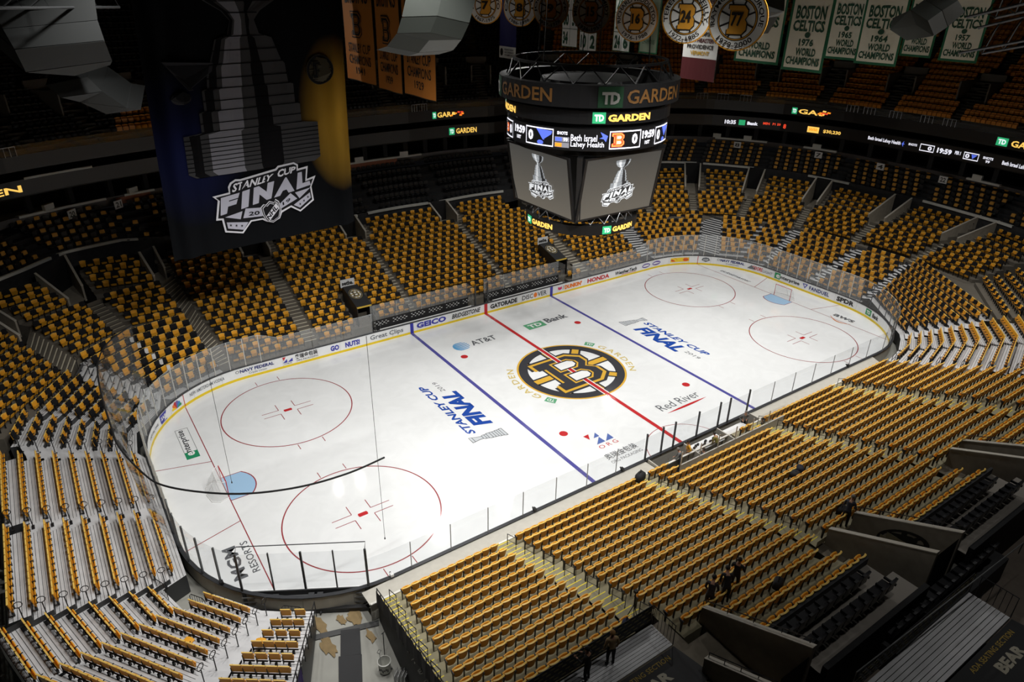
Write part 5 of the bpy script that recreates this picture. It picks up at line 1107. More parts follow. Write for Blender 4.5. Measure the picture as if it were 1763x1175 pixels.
def numbers(x, y0, y1, z0, z1, cols, label):
    o, f = flat_banner('number_banner', label, x, y0, y1, z0, z1, CGn, CG2, None, 'retired number sheets', .06)
    t = MB(); nr = len(cols); nc = len(cols[0])
    for r, row in enumerate(cols):
        for c_, s_ in enumerate(row):
            if s_: put_text(t, s_, lambda u, v: f((c_ + .2 + .6 * u) / nc, 1 - (r + .85 - .7 * v) / nr, 3), 0, .05)
    for r in range(1, nr): t.poly([f(.02, 1 - r / nr - .004, 3), f(.98, 1 - r / nr - .004, 3), f(.98, 1 - r / nr + .004, 3), f(.02, 1 - r / nr + .004, 3)])
    for c_ in range(1, nc): t.poly([f(c_ / nc - .008, .02, 3), f(c_ / nc + .008, .02, 3), f(c_ / nc + .008, .98, 3), f(c_ / nc - .008, .98, 3)])
    t.build('banner_lettering', MATS['letter_green'], o)
numbers(15.6, 22.9, 20.4, 22.3, 29, (('18', '14'), ('22', '35'), ('00', '31'), ('34', '')), 'white sheet of green numbers ending 34, left of three')
numbers(15.7, 20.2, 17.6, 22.1, 29, (('25', '1'), ('19', '3'), ('17', '18'), ('10', '2')), 'white sheet of green numbers, middle one of three')
numbers(17.6, 17.4, 15.0, 22.2, 29, (('32', '33'), ('23', '16'), ('21', '5'), ('24', '6')), 'white sheet of green numbers, rightmost of three')
o, f = flat_banner('championship_banner', 'dim green and white banner right of the number sheets', 18.4, 14.6, 12.2, 22.2, 29, CGn, mat('cloth_sage', S(120, 132, 112), .85), None, 'green bordered championship banners')
t = MB(); put_text(t, 'BOSTON CELTICS', lambda u, v: f(.15 + .7 * u, .5 + .06 * v, 3)); put_text(t, 'WORLD', lambda u, v: f(.3 + .4 * u, .24 + .06 * v, 3)); put_text(t, 'CHAMPIONS', lambda u, v: f(.15 + .7 * u, .12 + .06 * v, 3)); t.build('banner_lettering', MATS['letter_green'], o)
o, f = flat_banner('college_banner', 'white college hockey banner with coloured names and red tail', 15.5, 6.3, 2.6, 20.9, 28.6, CG2, None, None, None)
MB().grid([[f(i / 8, .22 * j, 2) for i in range(9)] for j in (0, 1)]).build('red_tail', mat('cloth_red', S(78, 8, 16), .85), o)
t = MB(); NM = (('VERMONT', 3), ('PROVIDENCE', 0), ('NORTHEASTERN', 2), ('NEW HAMPSHIRE', 0), ('MERRIMACK', 1), ('UMASS LOWELL', 2), ('MASSACHUSETTS', 2), ('MAINE', 1), ('BOSTON UNIVERSITY', 2), ('BOSTON COLLEGE', 3))
for i, (s_, m) in enumerate(NM): put_text(t, s_, lambda u, v: f(.5 + (u - .5) * min(.86, .075 * len(s_)), .25 + i * .062 + .042 * v, 3), m, .03)
t.build('banner_lettering', [CGO, MATS['cloth_green'], MATS['cloth_red'], mat('cloth_mustard', S(190, 150, 40), .85)], o)
# round retired number emblems
def round_emblem(c, r, num, top, bot, place):
    c = Vector(c); d = (Vector((-31.938, -37.489, 27.681)) - c); d.z = 0; d.normalize(); d = (d + Vector((-.6, 0, 0))).normalized(); t_ = Vector((-d.y, d.x, 0)) * -1
    t_ = t_ if t_.dot(Vector(CAM_R)) > 0 else -t_
    f = lambda x, y, k=0: tuple(c + t_ * (x * r) + Vector((0, 0, y * r)) + d * (.012 * k))
    n = 40; C = lambda rr, k: [f(rr * math.cos(2 * PI * i / n), rr * math.sin(2 * PI * i / n), k) for i in range(n)]
    mb = MB(); mb.prism([f(math.cos(2 * PI * i / n), math.sin(2 * PI * i / n), 0) for i in range(n)], tuple(d * -.06), 1)
    mb.poly(C(.95, 1), 0); mb.poly(C(.68, 2), 2); mb.poly(C(.655, 3), 1); mb.poly(C(.62, 4), 2); mb.poly(C(.60, 5), 0)
    for i in range(8):
        a = 2 * PI * i / 8 + PI / 8; mb.poly([f(.2 * math.cos(a) - .03 * math.sin(a), .2 * math.sin(a) + .03 * math.cos(a), 6), f(.2 * math.cos(a) + .03 * math.sin(a), .2 * math.sin(a) - .03 * math.cos(a), 6), f(.62 * math.cos(a) + .03 * math.sin(a), .62 * math.sin(a) - .03 * math.cos(a), 6), f(.62 * math.cos(a) - .03 * math.sin(a), .62 * math.sin(a) + .03 * math.cos(a), 6)], 2)
    B = [(-.3, .42), (.2, .42), (.33, .28), (.33, .1), (.26, 0), (.33, -.1), (.33, -.32), (.2, -.46), (-.3, -.46), (-.3, -.3), (-.24, -.3), (-.24, .28), (-.3, .28)]
    mb.poly([f(x * 1.12, y * 1.1, 7) for x, y in B], 2); mb.poly([f(x, y, 8) for x, y in B], 1)
    put_text(mb, num, lambda u, v: f(-.2 + .4 * u, -.22 + .44 * v, 10), 2, .04)
    arc_ = lambda a0, a1, r0, r1: (lambda u, v: f((r0 + (r1 - r0) * v) * math.cos(a0 + (a1 - a0) * u), (r0 + (r1 - r0) * v) * math.sin(a0 + (a1 - a0) * u), 10))
    put_text(mb, top, arc_(D2R(195), D2R(-15), .72, .90), 2, .02); put_text(mb, bot, arc_(D2R(225), D2R(315), .90, .72), 2, .02)
    o = mb.build('number_emblem', [CG2, mat('cloth_amber', S(214, 150, 40), .8), CGO], None, 'round white and gold spoked emblem with number %s, %s' % (num, {'77': 'largest of the row', '24': 'beside the largest one', '16': 'third largest', '15': 'middle of the row', '9': 'third smallest', '8': 'beside the smallest', '7': 'smallest of the row'}[num]), 'emblem', 'round retired number emblems')
    MB().tube([f(0, 1, 0), tuple(c + Vector((0, 0, 12)))], .02, 5).build('hanging_wire', BLACK, o)
round_emblem((-5.58, -16.04, 26.55), 1.26, '77', 'RAYMOND BOURQUE', '1979-2000', '')
round_emblem((-3.31, -11.03, 26.46), 1.26, '24', 'TERENCE OREILLY', '1972-1985', '')
round_emblem((-1.58, -5.68, 26.13), 1.24, '16', 'RICHARD MIDDLETON', '1976-1988', '')
round_emblem((-0.90, -0.90, 26.34), 1.26, '15', 'MILTON SCHMIDT', '1936-1955', '')
round_emblem((-0.45, 3.88, 26.39), 1.26, '9', 'JOHN BUCYK', '1957-1978', '')
round_emblem((-0.41, 7.56, 26.33), 1.26, '8', 'CAM NEELY', '1986-1996', '')
round_emblem((-0.84, 11.45, 26.38), 1.3, '7', 'PHIL ESPOSITO', '1967-1975', '')
# ------------------------------------------------------------ hanging speakers and trusses
SPG, SPD = mat('speaker_grey', S(112, 114, 112), .55), mat('speaker_side', S(48, 52, 48), .6)
def array(name, label, segs, back, front=SPG):
    """segs: rows of (left, right) world points down the front; back: vector to the rear"""
    e = empty(name, segs[0][0], 0, label, 'speaker', 'hanging speaker arrays'); o = Vector(segs[0][0]); bk = Vector(back)
    for (a, b), (c, d) in zip(segs, segs[1:]):
        a, b, c, d = [Vector(p) - o for p in (a, b, c, d)]; g = .02; mb = MB()
        a2, b2, c2, d2 = a.lerp(c, g), b.lerp(d, g), a.lerp(c, 1 - g), b.lerp(d, 1 - g)
        mb.poly([c2, d2, b2, a2], 0); mb.poly([a2 + bk, b2 + bk, d2 + bk, c2 + bk], 1)
        for p, q in ((a2, b2), (b2, d2), (d2, c2), (c2, a2)): mb.poly([p, q, q + bk, p + bk], 1)
        mb.build('speaker_box', [front, SPD if front is SPG else front], e)
    m = (Vector(segs[0][0]) + Vector(segs[0][1])) / 2 - o + bk / 2
    MB().tube([m, m + Vector((0, 0, 9))], .03, 5).build('hanging_chain', BLACK, e)
array('speaker_array', 'grey curved speaker array hanging before the gold banners', [((-17.13, -11.41, 28.36), (-16.00, -12.08, 28.38)), ((-17.31, -11.30, 27.33), (-16.15, -11.98, 27.35)), ((-17.59, -11.18, 26.31), (-16.41, -11.85, 26.36)), ((-17.71, -10.92, 25.73), (-16.59, -11.55, 25.76)), ((-17.93, -10.39, 25.23), (-16.71, -11.05, 25.33)), ((-18.14, -9.85, 25.07), (-17.04, -10.42, 25.14))], (-1.2, .4, .25))
array('speaker_array', 'grey curved speaker array before the white banners, upper right', [((9.55, -17.62, 27.34), (9.73, -18.03, 26.81)), ((9.28, -17.08, 26.84), (9.46, -17.50, 26.08)), ((9.02, -16.60, 26.33), (9.21, -17.04, 25.62)), ((9.09, -15.68, 25.89), (9.07, -15.69, 25.31))], (-.3, .9, .5))
array('speaker_array', 'grey speaker array in front of a banner beside emblem 77', [((8.93, -5.34, 27.76), (10.03, -6.78, 27.45)), ((8.91, -5.33, 26.62), (10.08, -6.88, 26.46)), ((9.16, -5.04, 25.72), (10.22, -6.40, 26.17)), ((9.40, -4.44, 24.91), (10.39, -5.69, 25.10))], (-1, .5, .3))
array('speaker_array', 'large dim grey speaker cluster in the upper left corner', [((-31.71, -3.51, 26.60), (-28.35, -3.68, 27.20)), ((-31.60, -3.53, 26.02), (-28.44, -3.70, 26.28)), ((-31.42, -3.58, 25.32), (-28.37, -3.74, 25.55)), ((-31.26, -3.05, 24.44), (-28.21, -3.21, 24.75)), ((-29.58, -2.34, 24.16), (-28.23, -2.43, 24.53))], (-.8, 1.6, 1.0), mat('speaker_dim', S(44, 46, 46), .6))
array('speaker_array', 'lower grey speaker cluster tilted down in the upper left', [((-30.62, 0.27, 23.60), (-28.97, 0.20, 23.86)), ((-30.17, 0.19, 23.05), (-28.53, 0.09, 23.21)), ((-29.47, 0.52, 22.77), (-27.68, 0.31, 22.41)), ((-28.49, 0.96, 22.10), (-27.03, 0.81, 22.22))], (.6, 1.4, .9), MATS['speaker_dim'])
def truss(label, a, b, h=.9):
    a, b = Vector(a), Vector(b); e = empty('lighting_truss', a, 0, label, 'truss', 'dark roof trusses'); d = b - a; n = max(3, int(d.length / 1.1)); s_ = Vector((-d.y, d.x, 0)).normalized() * h / 2; up = Vector((0, 0, h))
    ch = MB(); br = MB()
    for c_ in (s_, -s_, up): ch.tube([c_, d + c_], .05, 5)
    for i in range(n):
        p, q = d * (i / n), d * ((i + 1) / n); br.tube([p + s_, q + up, q - s_, p + s_], .025, 4)
    ch.build('truss_chord', DGREY, e); br.build('truss_brace', DGREY, e)
truss('dark roof truss in the upper right corner', (-4.55, -25.27, 26.95), (-6.72, -27.84, 27.45)); truss('dark roof truss low in the upper right corner', (-0.95, -23.66, 25.60), (-2.95, -26.59, 26.28))
truss('dark roof truss above the upper left speakers', (-32.02, -5.50, 26.78), (-27.66, -1.76, 26.70))
# ------------------------------------------------------------ camera-side upper rows, ramps, platforms
EW = MATS['entry_wall']
def slab_wall(name, x, y0, z0, y1, z1, zb, th=.18, m=EW, cap=True, label=None):
    mb = MB(); mb.prism([(x, y0, zb), (x, y1, zb), (x, y1, z1), (x, y0, z0)], (th, 0, 0))
    if cap: mb.prism([(x - .03, y0, z0), (x - .03, y1, z1), (x - .03, y1, z1 + .05), (x - .03, y0, z0 + .05)], (th + .06, 0, 0), 1)
    return mb.build(name, [m, MATS['entry_cap']], kind='structure')
slab_wall('wall_ramp', -14.75, -25.9, 6.25, -30.3, 8.45, 3.5); slab_wall('wall_ramp', -16.35, -27.5, 6.15, -30.3, 7.6, 3.5)
wb = slab_wall('wall_ramp', -4.75, -26.1, 6.3, -30.3, 8.3, 3.5); slab_wall('wall_ramp', -6.75, -26.1, 6.35, -30.3, 8.3, 3.5)
slab_wall('wall_ramp', 5.6, -25.9, 6.2, -30.3, 8.2, 3.5); slab_wall('wall_ramp', 3.9, -26.1, 6.45, -30.3, 8.2, 3.5)
em = MB(); emblem_wheel(em, lambda x, y, k: (-4.76 - .004 * (k + 1), -28.35 - 1.05 * x, 6.35 + .48 * x * .95 + .62 * y), None, 0, 0, n=28); em.build('wall_emblem', mat('emblem_ink', S(34, 32, 30), .8), wb)
RAILM = mat('rail_black', (.02, .02, .022), .45, .3)
for x, y0, z0, y1, z1, lab in ((-14.66, -25.9, 6.3, -30.2, 8.5, 'above the entry ramp nearest the frame bottom'), (-16.26, -27.6, 6.2, -30.2, 7.6, 'on the low wall of the entry ramp at frame bottom'), (-4.66, -26.1, 6.35, -30.2, 8.35, 'on the ramp wall with the dark emblem'), (5.7, -25.9, 6.25, -30.2, 8.25, 'on the third ramp wall, far right')):
    e = empty('wall_rail_bar', (x, y0, z0), 0, 'thin black rail ' + lab, 'rail', 'rails on the ramp walls')
    MB().tube([(0, 0, .08), (0, 0, .3), (0, y1 - y0, z1 - z0 + .22)], .022, 5).build('rail_bar', RAILM, e)
    for t in (.25, .5, .75, .98): MB().tube([(0, (y1 - y0) * t, (z1 - z0) * t + .03), (0, (y1 - y0) * t, (z1 - z0) * t + .24)], .018, 5).build('rail_post', RAILM, e)
fl = mat('landing_floor', S(118, 110, 96), .85, var=.12)
for x0, x1 in ((-16.2, -14.75), (-6.6, -4.75), (4.05, 5.6)): MB().poly([(x0, -27.2, 4.6), (x1, -27.2, 4.6), (x1, -30.3, 4.6), (x0, -30.3, 4.6)]).poly([(x0, -30.25, 4.6), (x1, -30.25, 4.6), (x1, -30.25, 8), (x0, -30.25, 8)], 1).build('floor_ramp', [fl, INKY], kind='structure')
MB().poly([(-24, -25.0, 5.44), (-15.85, -25.0, 5.44), (-15.85, -27.2, 5.44), (-24, -27.2, 5.44)]).poly([(-16.9, -26.4, 5.45), (-14.4, -26.4, 5.45), (-14.4, -27.2, 5.45), (-16.9, -27.2, 5.45)]).poly([(-24, -27.2, 5.44), (-14.75, -27.2, 5.44), (-14.75, -31.5, 5.44), (-24, -31.5, 5.44)]).build('floor_landing', fl, kind='structure')
for x0, x1 in ((-7.4, -4.5), (3.0, 5.9), (11.6, 14)): MB().poly([(x0, -26.0, 5.47), (x1, -26.0, 5.47), (x1, -27.2, 5.47), (x0, -27.2, 5.47)]).build('floor_landing', fl, kind='structure')
# wall behind the last gold row, two rows of black suite seats
SUITE = mat('suite_floor', S(136, 130, 122), .8); LEATH = mat('suite_leather', (.014, .014, .016), .38)
def suite_seat(): return [('seat_cushion', MB().box((0, .2, .42), (.48, .46, .14))), ('backrest', seat_shell(3, 2, .42, .98, -.04, -.12, .48, .02, .10)), ('armrest', MB().box((.27, .16, .58), (.07, .48, .09)))]
me_su = [(n_, b_.mesh(n_, LEATH)) for n_, b_ in suite_seat()]
for bi, (x0, x1, where) in enumerate(((-14.4, -7.9, 'above the nearest ramp'), (-4.5, 2.8, 'beyond the emblem wall'), (6.0, 12.0, 'beyond the third ramp'))):
    MB().prism([(x0, -28.35, 6.0), (x1, -28.35, 6.0), (x1, -28.35, 7.2), (x0, -28.35, 7.2)], (0, -.12, 0)).build('wall_suite_front', DARKWALL, kind='structure')
    mb = MB(); mb.poly([(x0, -28.45, 6.85), (x1, -28.45, 6.85), (x1, -29.45, 6.85), (x0, -29.45, 6.85)]); mb.poly([(x0, -29.45, 6.85), (x1, -29.45, 6.85), (x1, -29.45, 7.3), (x0, -29.45, 7.3)]); mb.poly([(x0, -29.45, 7.3), (x1, -29.45, 7.3), (x1, -30.6, 7.3), (x0, -30.6, 7.3)])
    mb.build('floor_suite_near', SUITE, kind='structure')
    MB().prism([(x0, -30.6, 5), (x1, -30.6, 5), (x1, -30.6, 7.7), (x0, -30.6, 7.7)], (0, -.2, 0)).build('wall_suite_back', INKY, kind='structure')
    for r, (yy, zz) in enumerate(((-29.1, 6.85), (-30.05, 7.3))):
        k = int((x1 - x0 - 1.3) / .56)
        for i in range(k):
            e = empty('suite_chair', (x0 + .5 + .56 * i, yy, zz), 0, 'black leather seat, %s from the ramp wall, %s row %s' % (ORD[i], ('front', 'rear')[r], where), 'seat', 'black leather suite seats')
            for n_, me in me_su: o = bpy.data.objects.new(n_, me); COL.objects.link(o); o.parent = e
MB().poly([(-24, -31.4, 5.2), (60, -31.4, 5.2), (60, -31.4, 3), (-24, -31.4, 3)]).poly([(-24, -30.8, 5.2), (60, -30.8, 5.2), (60, -45, 5.2), (-24, -45, 5.2)]).build('floor_upper_near', mat('upper_near_floor', S(112, 102, 92), .85, var=.1), kind='structure')
MB().poly([(12, -28.4, 6.4), (40, -24, 6.4), (48, -30, 6.4), (12, -45, 6.4)]).build('floor_corner_near', DARKWALL, kind='structure')
# accessible seating platforms: silver deck with a black edge rail and lettered floor
GOLDTXT = mat('floor_gold_text', S(176, 150, 66), .7); BONE = mat('floor_white_text', S(176, 170, 152), .7); VINYL = mat('black_vinyl', (.018, .018, .02), .6)
def platform(x0, x1, y0, y1, z, label, big, tx):
    e = empty('seating_platform', (x0, y0, z), 0, label, 'platform'); W, D = x1 - x0, y1 - y0
    n = 9
    for i in range(n): MB().box((W / 2, D * (i + .5) / n, -.04), (W, abs(D) / n * .86, .06)).build('deck_plank', ALU, e)
    MB().box((W / 2, D / 2, -.12), (W, abs(D), .08)).build('deck_frame', DGREY, e)
    MB().poly([(0, D - .06, -.03), (W, D - .06, -.03), (W + .3, D - 1.75, -.03), (0, D - 1.75, -.03)][::-1]).build('floor_mat', VINYL, e)
    t = MB(); put_text(t, 'ADA SEATING SECTION', lambda u, v: (tx + 3.1 * u, D - .42 + .2 * v, -.022), 0, .01); put_text(t, big, lambda u, v: (tx + .9 + 1.7 * u, D - 1.05 + .42 * v, -.022), 1, .05); t.build('floor_lettering', [GOLDTXT, BONE], e)
    r = MB(); h = .95
    for zz in (.1, .5, h): r.tube([(0, .06, zz), (W, .06, zz)], .02, 5)
    r.build('front_rail', RAILM, e)
    p = MB()
    for i in range(int(W / .35) + 1):
        for zz in (.24, .44, .66, .84): p.box((.1 + i * .35 + (.17 if zz in (.44, .84) else 0), .03, zz), (.2, .01, .06))
    p.build('rail_pattern', mat('rail_cloth_mark', S(120, 112, 80), .8), e, kind='stuff'); MB().poly([(0, .05, .06), (W, .05, .06), (W, .05, h), (0, .05, h)]).build('rail_cloth', VINYL, e)
    g = MB(); g.tube([(W, .0, 0), (W, .0, 1.0), (W, D, 1.0), (W, D, 0)], .022, 5)
    for i in range(1, 7): g.tube([(W, D * i / 7, .05), (W, D * i / 7, 1.0)], .012, 4)
    g.build('end_gate', RAILM, e)
platform(-22.6, -16.4, -24.95, -26.1, 5.5, 'silver accessible seating deck below the gold rows at frame bottom', 'BEAR', 2.6)
platform(-13.5, -5.6, -31.45, -32.95, 6.6, 'silver accessible seating deck in the dark lower right corner', 'BEAR', 4.2)
MB().tube([(-13.6, -31.35, 7.0), (-13.6, -31.35, 7.6), (-2.2, -31.7, 7.6), (-2.2, -31.7, 7.0)], .025, 6).build('suite_rail', STEEL, None, 'thin steel rail along the dark suite edge, lower right', 'rail')
# two black high-back rows at the very corner
MB().box((-6.3, -31.0, 5.8), (8.6, .9, 1.2)).build('floor_step', DARKWALL, kind='structure')
for i in range(14):
    e = empty('suite_chair', (-10.2 + .56 * i, -31.0, 6.4), 0, 'black leather seat, %s from the frame bottom along the thin steel rail' % ORD[i], 'seat', 'black leather suite seats')
    for n_, me in me_su: o = bpy.data.objects.new(n_, me); COL.objects.link(o); o.parent = e
# ------------------------------------------------------------ front edge and service strip at the camera-side boards
MB().prism([(-23.8, -14.24, 1.13), (20.4, -14.24, 1.13), (20.4, -14.12, 1.13), (-23.8, -14.12, 1.13)], (0, 0, .06)).build('trim_1', mat('trim_white', S(224, 222, 214), .6), kind='structure')
MB().poly([(-23.8, -14.13, 0), (20.4, -14.13, 0), (20.4, -14.13, 1.13), (-23.8, -14.13, 1.13)]).build('wall_front', BOUT, kind='structure')
MB().poly([(-23.8, -13.1, .98), (-4.6, -13.1, .98), (-4.6, -14.15, 1.05), (-23.8, -14.15, 1.05)][::-1]).poly([(5.3, -13.1, .98), (21, -13.1, .98), (20.4, -14.15, 1.05), (5.3, -14.15, 1.05)][::-1]).build('wall_front_cover', BOUT, kind='structure')

# ------------------------------------------------------------ handrails on the aisles
def bow_mesh(dy, dz, h=.86):
    return MB().tube([(0, 0, 0), (0, 0, h), (0, dy, dz + h), (0, dy, dz)], .022, 5).tube([(0, 0, h * .55), (0, dy, dz + h * .55)], .016, 4)
for key, dx, where, ns in (('N2', -.42, 'on the numbered stairs', range(1, 15, 2)), ('N3', -.36, 'on the stairs before the penalty box', range(3, 15, 2)), ('N4', -.40, 'on the stairs beyond the penalty box', range(1, 15, 2)), ('N5', -.4, 'on the stairs of the far block', range(1, 15, 2)), ('N1', -.55, 'on the gate side stairs', range(1, 13, 2))):
    me = bow_mesh(-.79, .31).mesh('rail_bow', RAILM)
    for j, n in enumerate(ns):
        p = SEC[key].L(n); e = empty('handrail', (p[0] + dx, p[1] + .3, TZ(n)), 0, 'black stair handrail, %s up from the ice %s' % (ORD[j], where), 'handrail', 'aisle handrails of the near stand')
        o = bpy.data.objects.new('rail_bow', me); COL.objects.link(o); o.parent = e
def loop_mesh():
    mb = MB(); mb.tube([(0, 0, 0), (0, 0, .95)], .025, 5); R = .16
    return mb.tube([(0, R * math.sin(2 * PI * i / 12), .95 + R - R * math.cos(2 * PI * i / 12)) for i in range(13)], .02, 5, cap=False)
me_lp = loop_mesh().mesh('loop_post', RAILM); me_bk = MB().box((0, 0, .03), (.30, .12, .06)).mesh('foot_plate', RAILM)
for a, b, where, ns in (('P1', 'P2', 'in the aisle of the end bleacher', range(1, 10)), ('P2', 'Q2', 'where end and corner bleachers meet', range(1, 9)), ('A1', 'P1', 'at the top of the end bleacher', range(1, 9)), ('J1', 'B1', 'on the white bleacher stairs', range(1, 9)), ('Q3', 'Q4', 'between the two small corner bleachers', range(1, 8))):
    for j, n in enumerate(ns):
        p = lerp(SEC[a].edge(n, 'R', .2), SEC[b].edge(n, 'L', .2), .5); (nx, ny), q = SEC[a].nrm(n)
        e = empty('loop_handrail', (p[0], p[1], TZ(n)), math.atan2(-nx, ny), 'black loop topped handrail, %s from the ice %s' % (ORD[j], where), 'handrail', 'loop handrails of the bleachers')
        for nm, me in (('loop_post', me_lp), ('foot_plate', me_bk)): o = bpy.data.objects.new(nm, me); COL.objects.link(o); o.parent = e
me_hb = MB().tube([(0, -.45, 0), (0, -.45, .8), (0, -.35, .9), (0, .35, .9), (0, .45, .8), (0, .45, 0)], .022, 5).tube([(0, -.45, .5), (0, .45, .5)], .018, 4).mesh('rail_bow', RAILM)
for j, n in enumerate((1, 3, 5, 7, 9, 11)):
    p = SEC['G1'].L(min(n, 10)); e = empty('handrail', (p[0] - .55 , p[1] + .1 - (.8 if n > 10 else 0), TZ(n)), D2R(0), 'black double bar rail, %s from the ice before the far silver bleacher' % ORD[j], 'handrail', 'double bar rails at the far bleacher'); e.rotation_euler = (0, 0, D2R(-80))
    o = bpy.data.objects.new('rail_bow', me_hb); COL.objects.link(o); o.parent = e
# railing with dark cloth along the resurfacer tunnel
rl = empty('tunnel_railing', (-24.75, -14.3, 1.0), 0, 'black railing with hanging dark cloth along the tunnel edge', 'railing')
q = lambda n, h: (SEC['N0'].R(n)[0] + .02 + 24.75, SEC['N0'].R(n)[1] + .5 + 14.3, TZ(n) - 1.0 + h)
for h in (.45, .75, 1.05): MB().tube([q(1, h), q(13, h)], .025, 5).build('rail_bar', RAILM, rl)
for n in [1 + i * .75 for i in range(17)]: MB().tube([q(n, 0), q(n, 1.08)], .022, 5).build('rail_post', RAILM, rl)
cl = MB(); cl.grid([[tuple(Vector(q(1 + 12 * i / 30, .98)) + Vector((-.05 - .03 * math.sin(i * 1.9), 0, 0))) for i in range(31)], [tuple(Vector((q(1 + 12 * i / 30, .2)[0] - .08 - .06 * math.sin(i * 1.9), q(1 + 12 * i / 30, 0)[1], q(1 + 12 * i / 30, .1)[2]))) for i in range(31)]])
cl.build('rail_cloth', mat('railing_cloth', (.035, .035, .038), .8), rl)
MB().poly([q(1, 0), q(13, 0), (q(13, 0)[0], q(13, 0)[1], -1), (q(1, 0)[0], q(1, 0)[1], -1)]).build('side_panel', DARKWALL, rl)
# left side of the tunnel: railing of the gate bleacher with a violet cloth
r2 = empty('tunnel_railing', (*SEC['Q4'].edge(1, 'R', .6, .25), TZ(1)), 0, 'black railing with violet cloth at the end of gate bleacher', 'railing')
g_ = lambda n, h: tuple(Vector((*SEC['Q4'].edge(n, 'R', .3, .3), TZ(n) + h)) - r2.location)
for h in (.5, .95): MB().tube([g_(1, h), g_(8, h)], .025, 5).build('rail_bar', RAILM, r2)
for n in range(1, 9): MB().tube([g_(n, 0), g_(n, .98)], .025, 5).build('rail_post', RAILM, r2)
MB().grid([[g_(6 + .2 * i, .45 + .02 * (i % 2)) for i in range(11)], [tuple(Vector(g_(6 + .2 * i, -.9)) + Vector((.05 * (i % 2), 0, 0))) for i in range(11)]]).build('rail_cloth', mat('violet_cloth', S(74, 58, 120), .9), r2)
# tunnel floor: rubber mats, drain, stains, bucket with tools, folded chairs
RUB = mat('black_rubber', (.022, .022, .024), .75)
MB().prism([(-25.28, -13.82, 0), (-24.46, -14.2, 0), (-25.0, -15.6, 0), (-25.84, -15.2, 0)], (0, 0, .03)).build('rubber_mat', RUB, None, 'black rubber mat nearest the drain on the tunnel floor', 'mat')
MB().prism([(-25.92, -15.15, 0), (-24.98, -15.62, 0), (-26.6, -19.6, 0), (-27.5, -19.2, 0)], (0, 0, .028)).build('rubber_mat', RUB, None, 'long black rubber mat running out at the frame bottom', 'mat')
MB().prism([(-26.9, -13.2, 0), (-23.5, -14.25, 0), (-23.62, -14.55, 0), (-27.0, -13.5, 0)], (0, 0, .012)).build('floor_drain', mat('drain_grey', (.06, .06, .06), .6), None, 'dark drain strip across the tunnel floor', 'drain')
STN = mat('floor_stain', S(128, 108, 74), .8, var=.1, scale=4)
rs = random.Random(4)
for k, (cx, cy, rx, ry) in enumerate(((-26.0, -12.9, .32, .75), (-24.4, -13.4, .35, .55), (-25.0, -13.2, .2, .4), (-26.1, -14.3, .3, .7), (-24.2, -14.9, .2, .5))):
    P = []
    for i in range(22):
        a = 2 * PI * i / 22; q_ = .65 + .5 * rs.random(); P.append((cx + rx * q_ * math.cos(a) + .3 * ry * math.sin(a) * q_ * -.2, cy + ry * q_ * math.sin(a), .004))
    MB().poly(P).build('floor_stain', STN, kind='structure')
bk = empty('bucket', (-24.45, -17.0, 0), 0, 'white plastic bucket holding tools on the tunnel floor', 'bucket')
BKM = mat('bucket_white', S(206, 206, 200), .5)
MB().lathe([(.001, .02), (.24, .02), (.29, .62), (.31, .64), (.27, .66), (.225, .06), (.001, .06)], n=20).build('bucket_body', BKM, bk, smooth=False)
MB().tube([(.28 * math.cos(a), .28 * math.sin(a), .6 - .12 * math.sin(a)) for a in [PI * i / 10 for i in range(11)]], .01, 5).build('handle', STEEL, bk)
mb = MB()
for i in range(9):
    a = 2.6 + i * .28; mb.box(((.262 + .005) * math.cos(a), .267 * math.sin(a), .3 + .05 * math.sin(i * 2.1)), (.01, .05, .1 + .04 * (i % 3)), 0, a)
mb.build('printed_marks', BLACK, bk)
sv = empty('shovel', (-24.3, -16.7, .1), 0, 'dark handled shovel standing in the white bucket', 'shovel')
MB().tube([(0, 0, 0), (.25, .55, 1.25)], .02, 6).tube([(.16, .52, 1.25), (.34, .58, 1.25)], .02, 6).build('shaft', BLACK, sv); MB().box((0, 0, .02), (.2, .03, .25)).build('blade', STEEL, sv)
sv = empty('shovel', (-24.55, -16.9, .1), 0, 'short loop handled scoop standing in the white bucket', 'shovel')
MB().tube([(0, 0, 0), (.0, .12, .85), (-.1, .14, .98), (0, .16, 1.08), (.1, .14, .98), (0, .12, .85)], .014, 6).build('shaft', STEEL, sv)
for i in range(4):
    e = empty('folded_chair', (-24.3 + .12 * i, -17.9 - .1 * i, 0), D2R(40), 'white folded chair, %s of the stack beside the bucket' % ORD[i], 'chair', 'folded chairs beside the bucket')
    MB().box((0, 0, .45), (.42, .03, .5)).build('seat_panel', WHITE, e); MB().tube([(-.2, 0, 0), (-.2, 0, .85), (.2, 0, .85), (.2, 0, 0)], .014, 5).build('chair_frame', STEEL, e)
# small barred guards and carts by the corner boards
def guard(x, y, z, rz, label, w=.9, h=1.0, bars=6):
    e = empty('barred_guard', (x, y, z), rz, label, 'guard'); f = MB(); f.tube([(-w / 2, 0, 0), (-w / 2, 0, h * .85), (-w / 2 + .12, 0, h), (w / 2 - .12, 0, h), (w / 2, 0, h * .85), (w / 2, 0, 0)], .02, 5); f.build('guard_frame', RAILM, e)
    for i in range(1, bars): MB().tube([(-w / 2 + w * i / bars, 0, .03), (-w / 2 + w * i / bars, 0, h)], .012, 4).build('guard_bar', RAILM, e)
guard(-27.05, -12.6, .6, D2R(-40), 'small black barred guard beside the rink gate', 1.0)
guard(-30.6, -9.5, .6, D2R(-55), 'black barred guard behind the corner boards')
guard(-31.9, -8.2, 1.2, D2R(-65), 'black barred guard by the lowest step of the corner bleacher', .8)
guard(-31.2, 6.9, .7, D2R(60), 'black barred guard below the curved bleacher', 1.2)
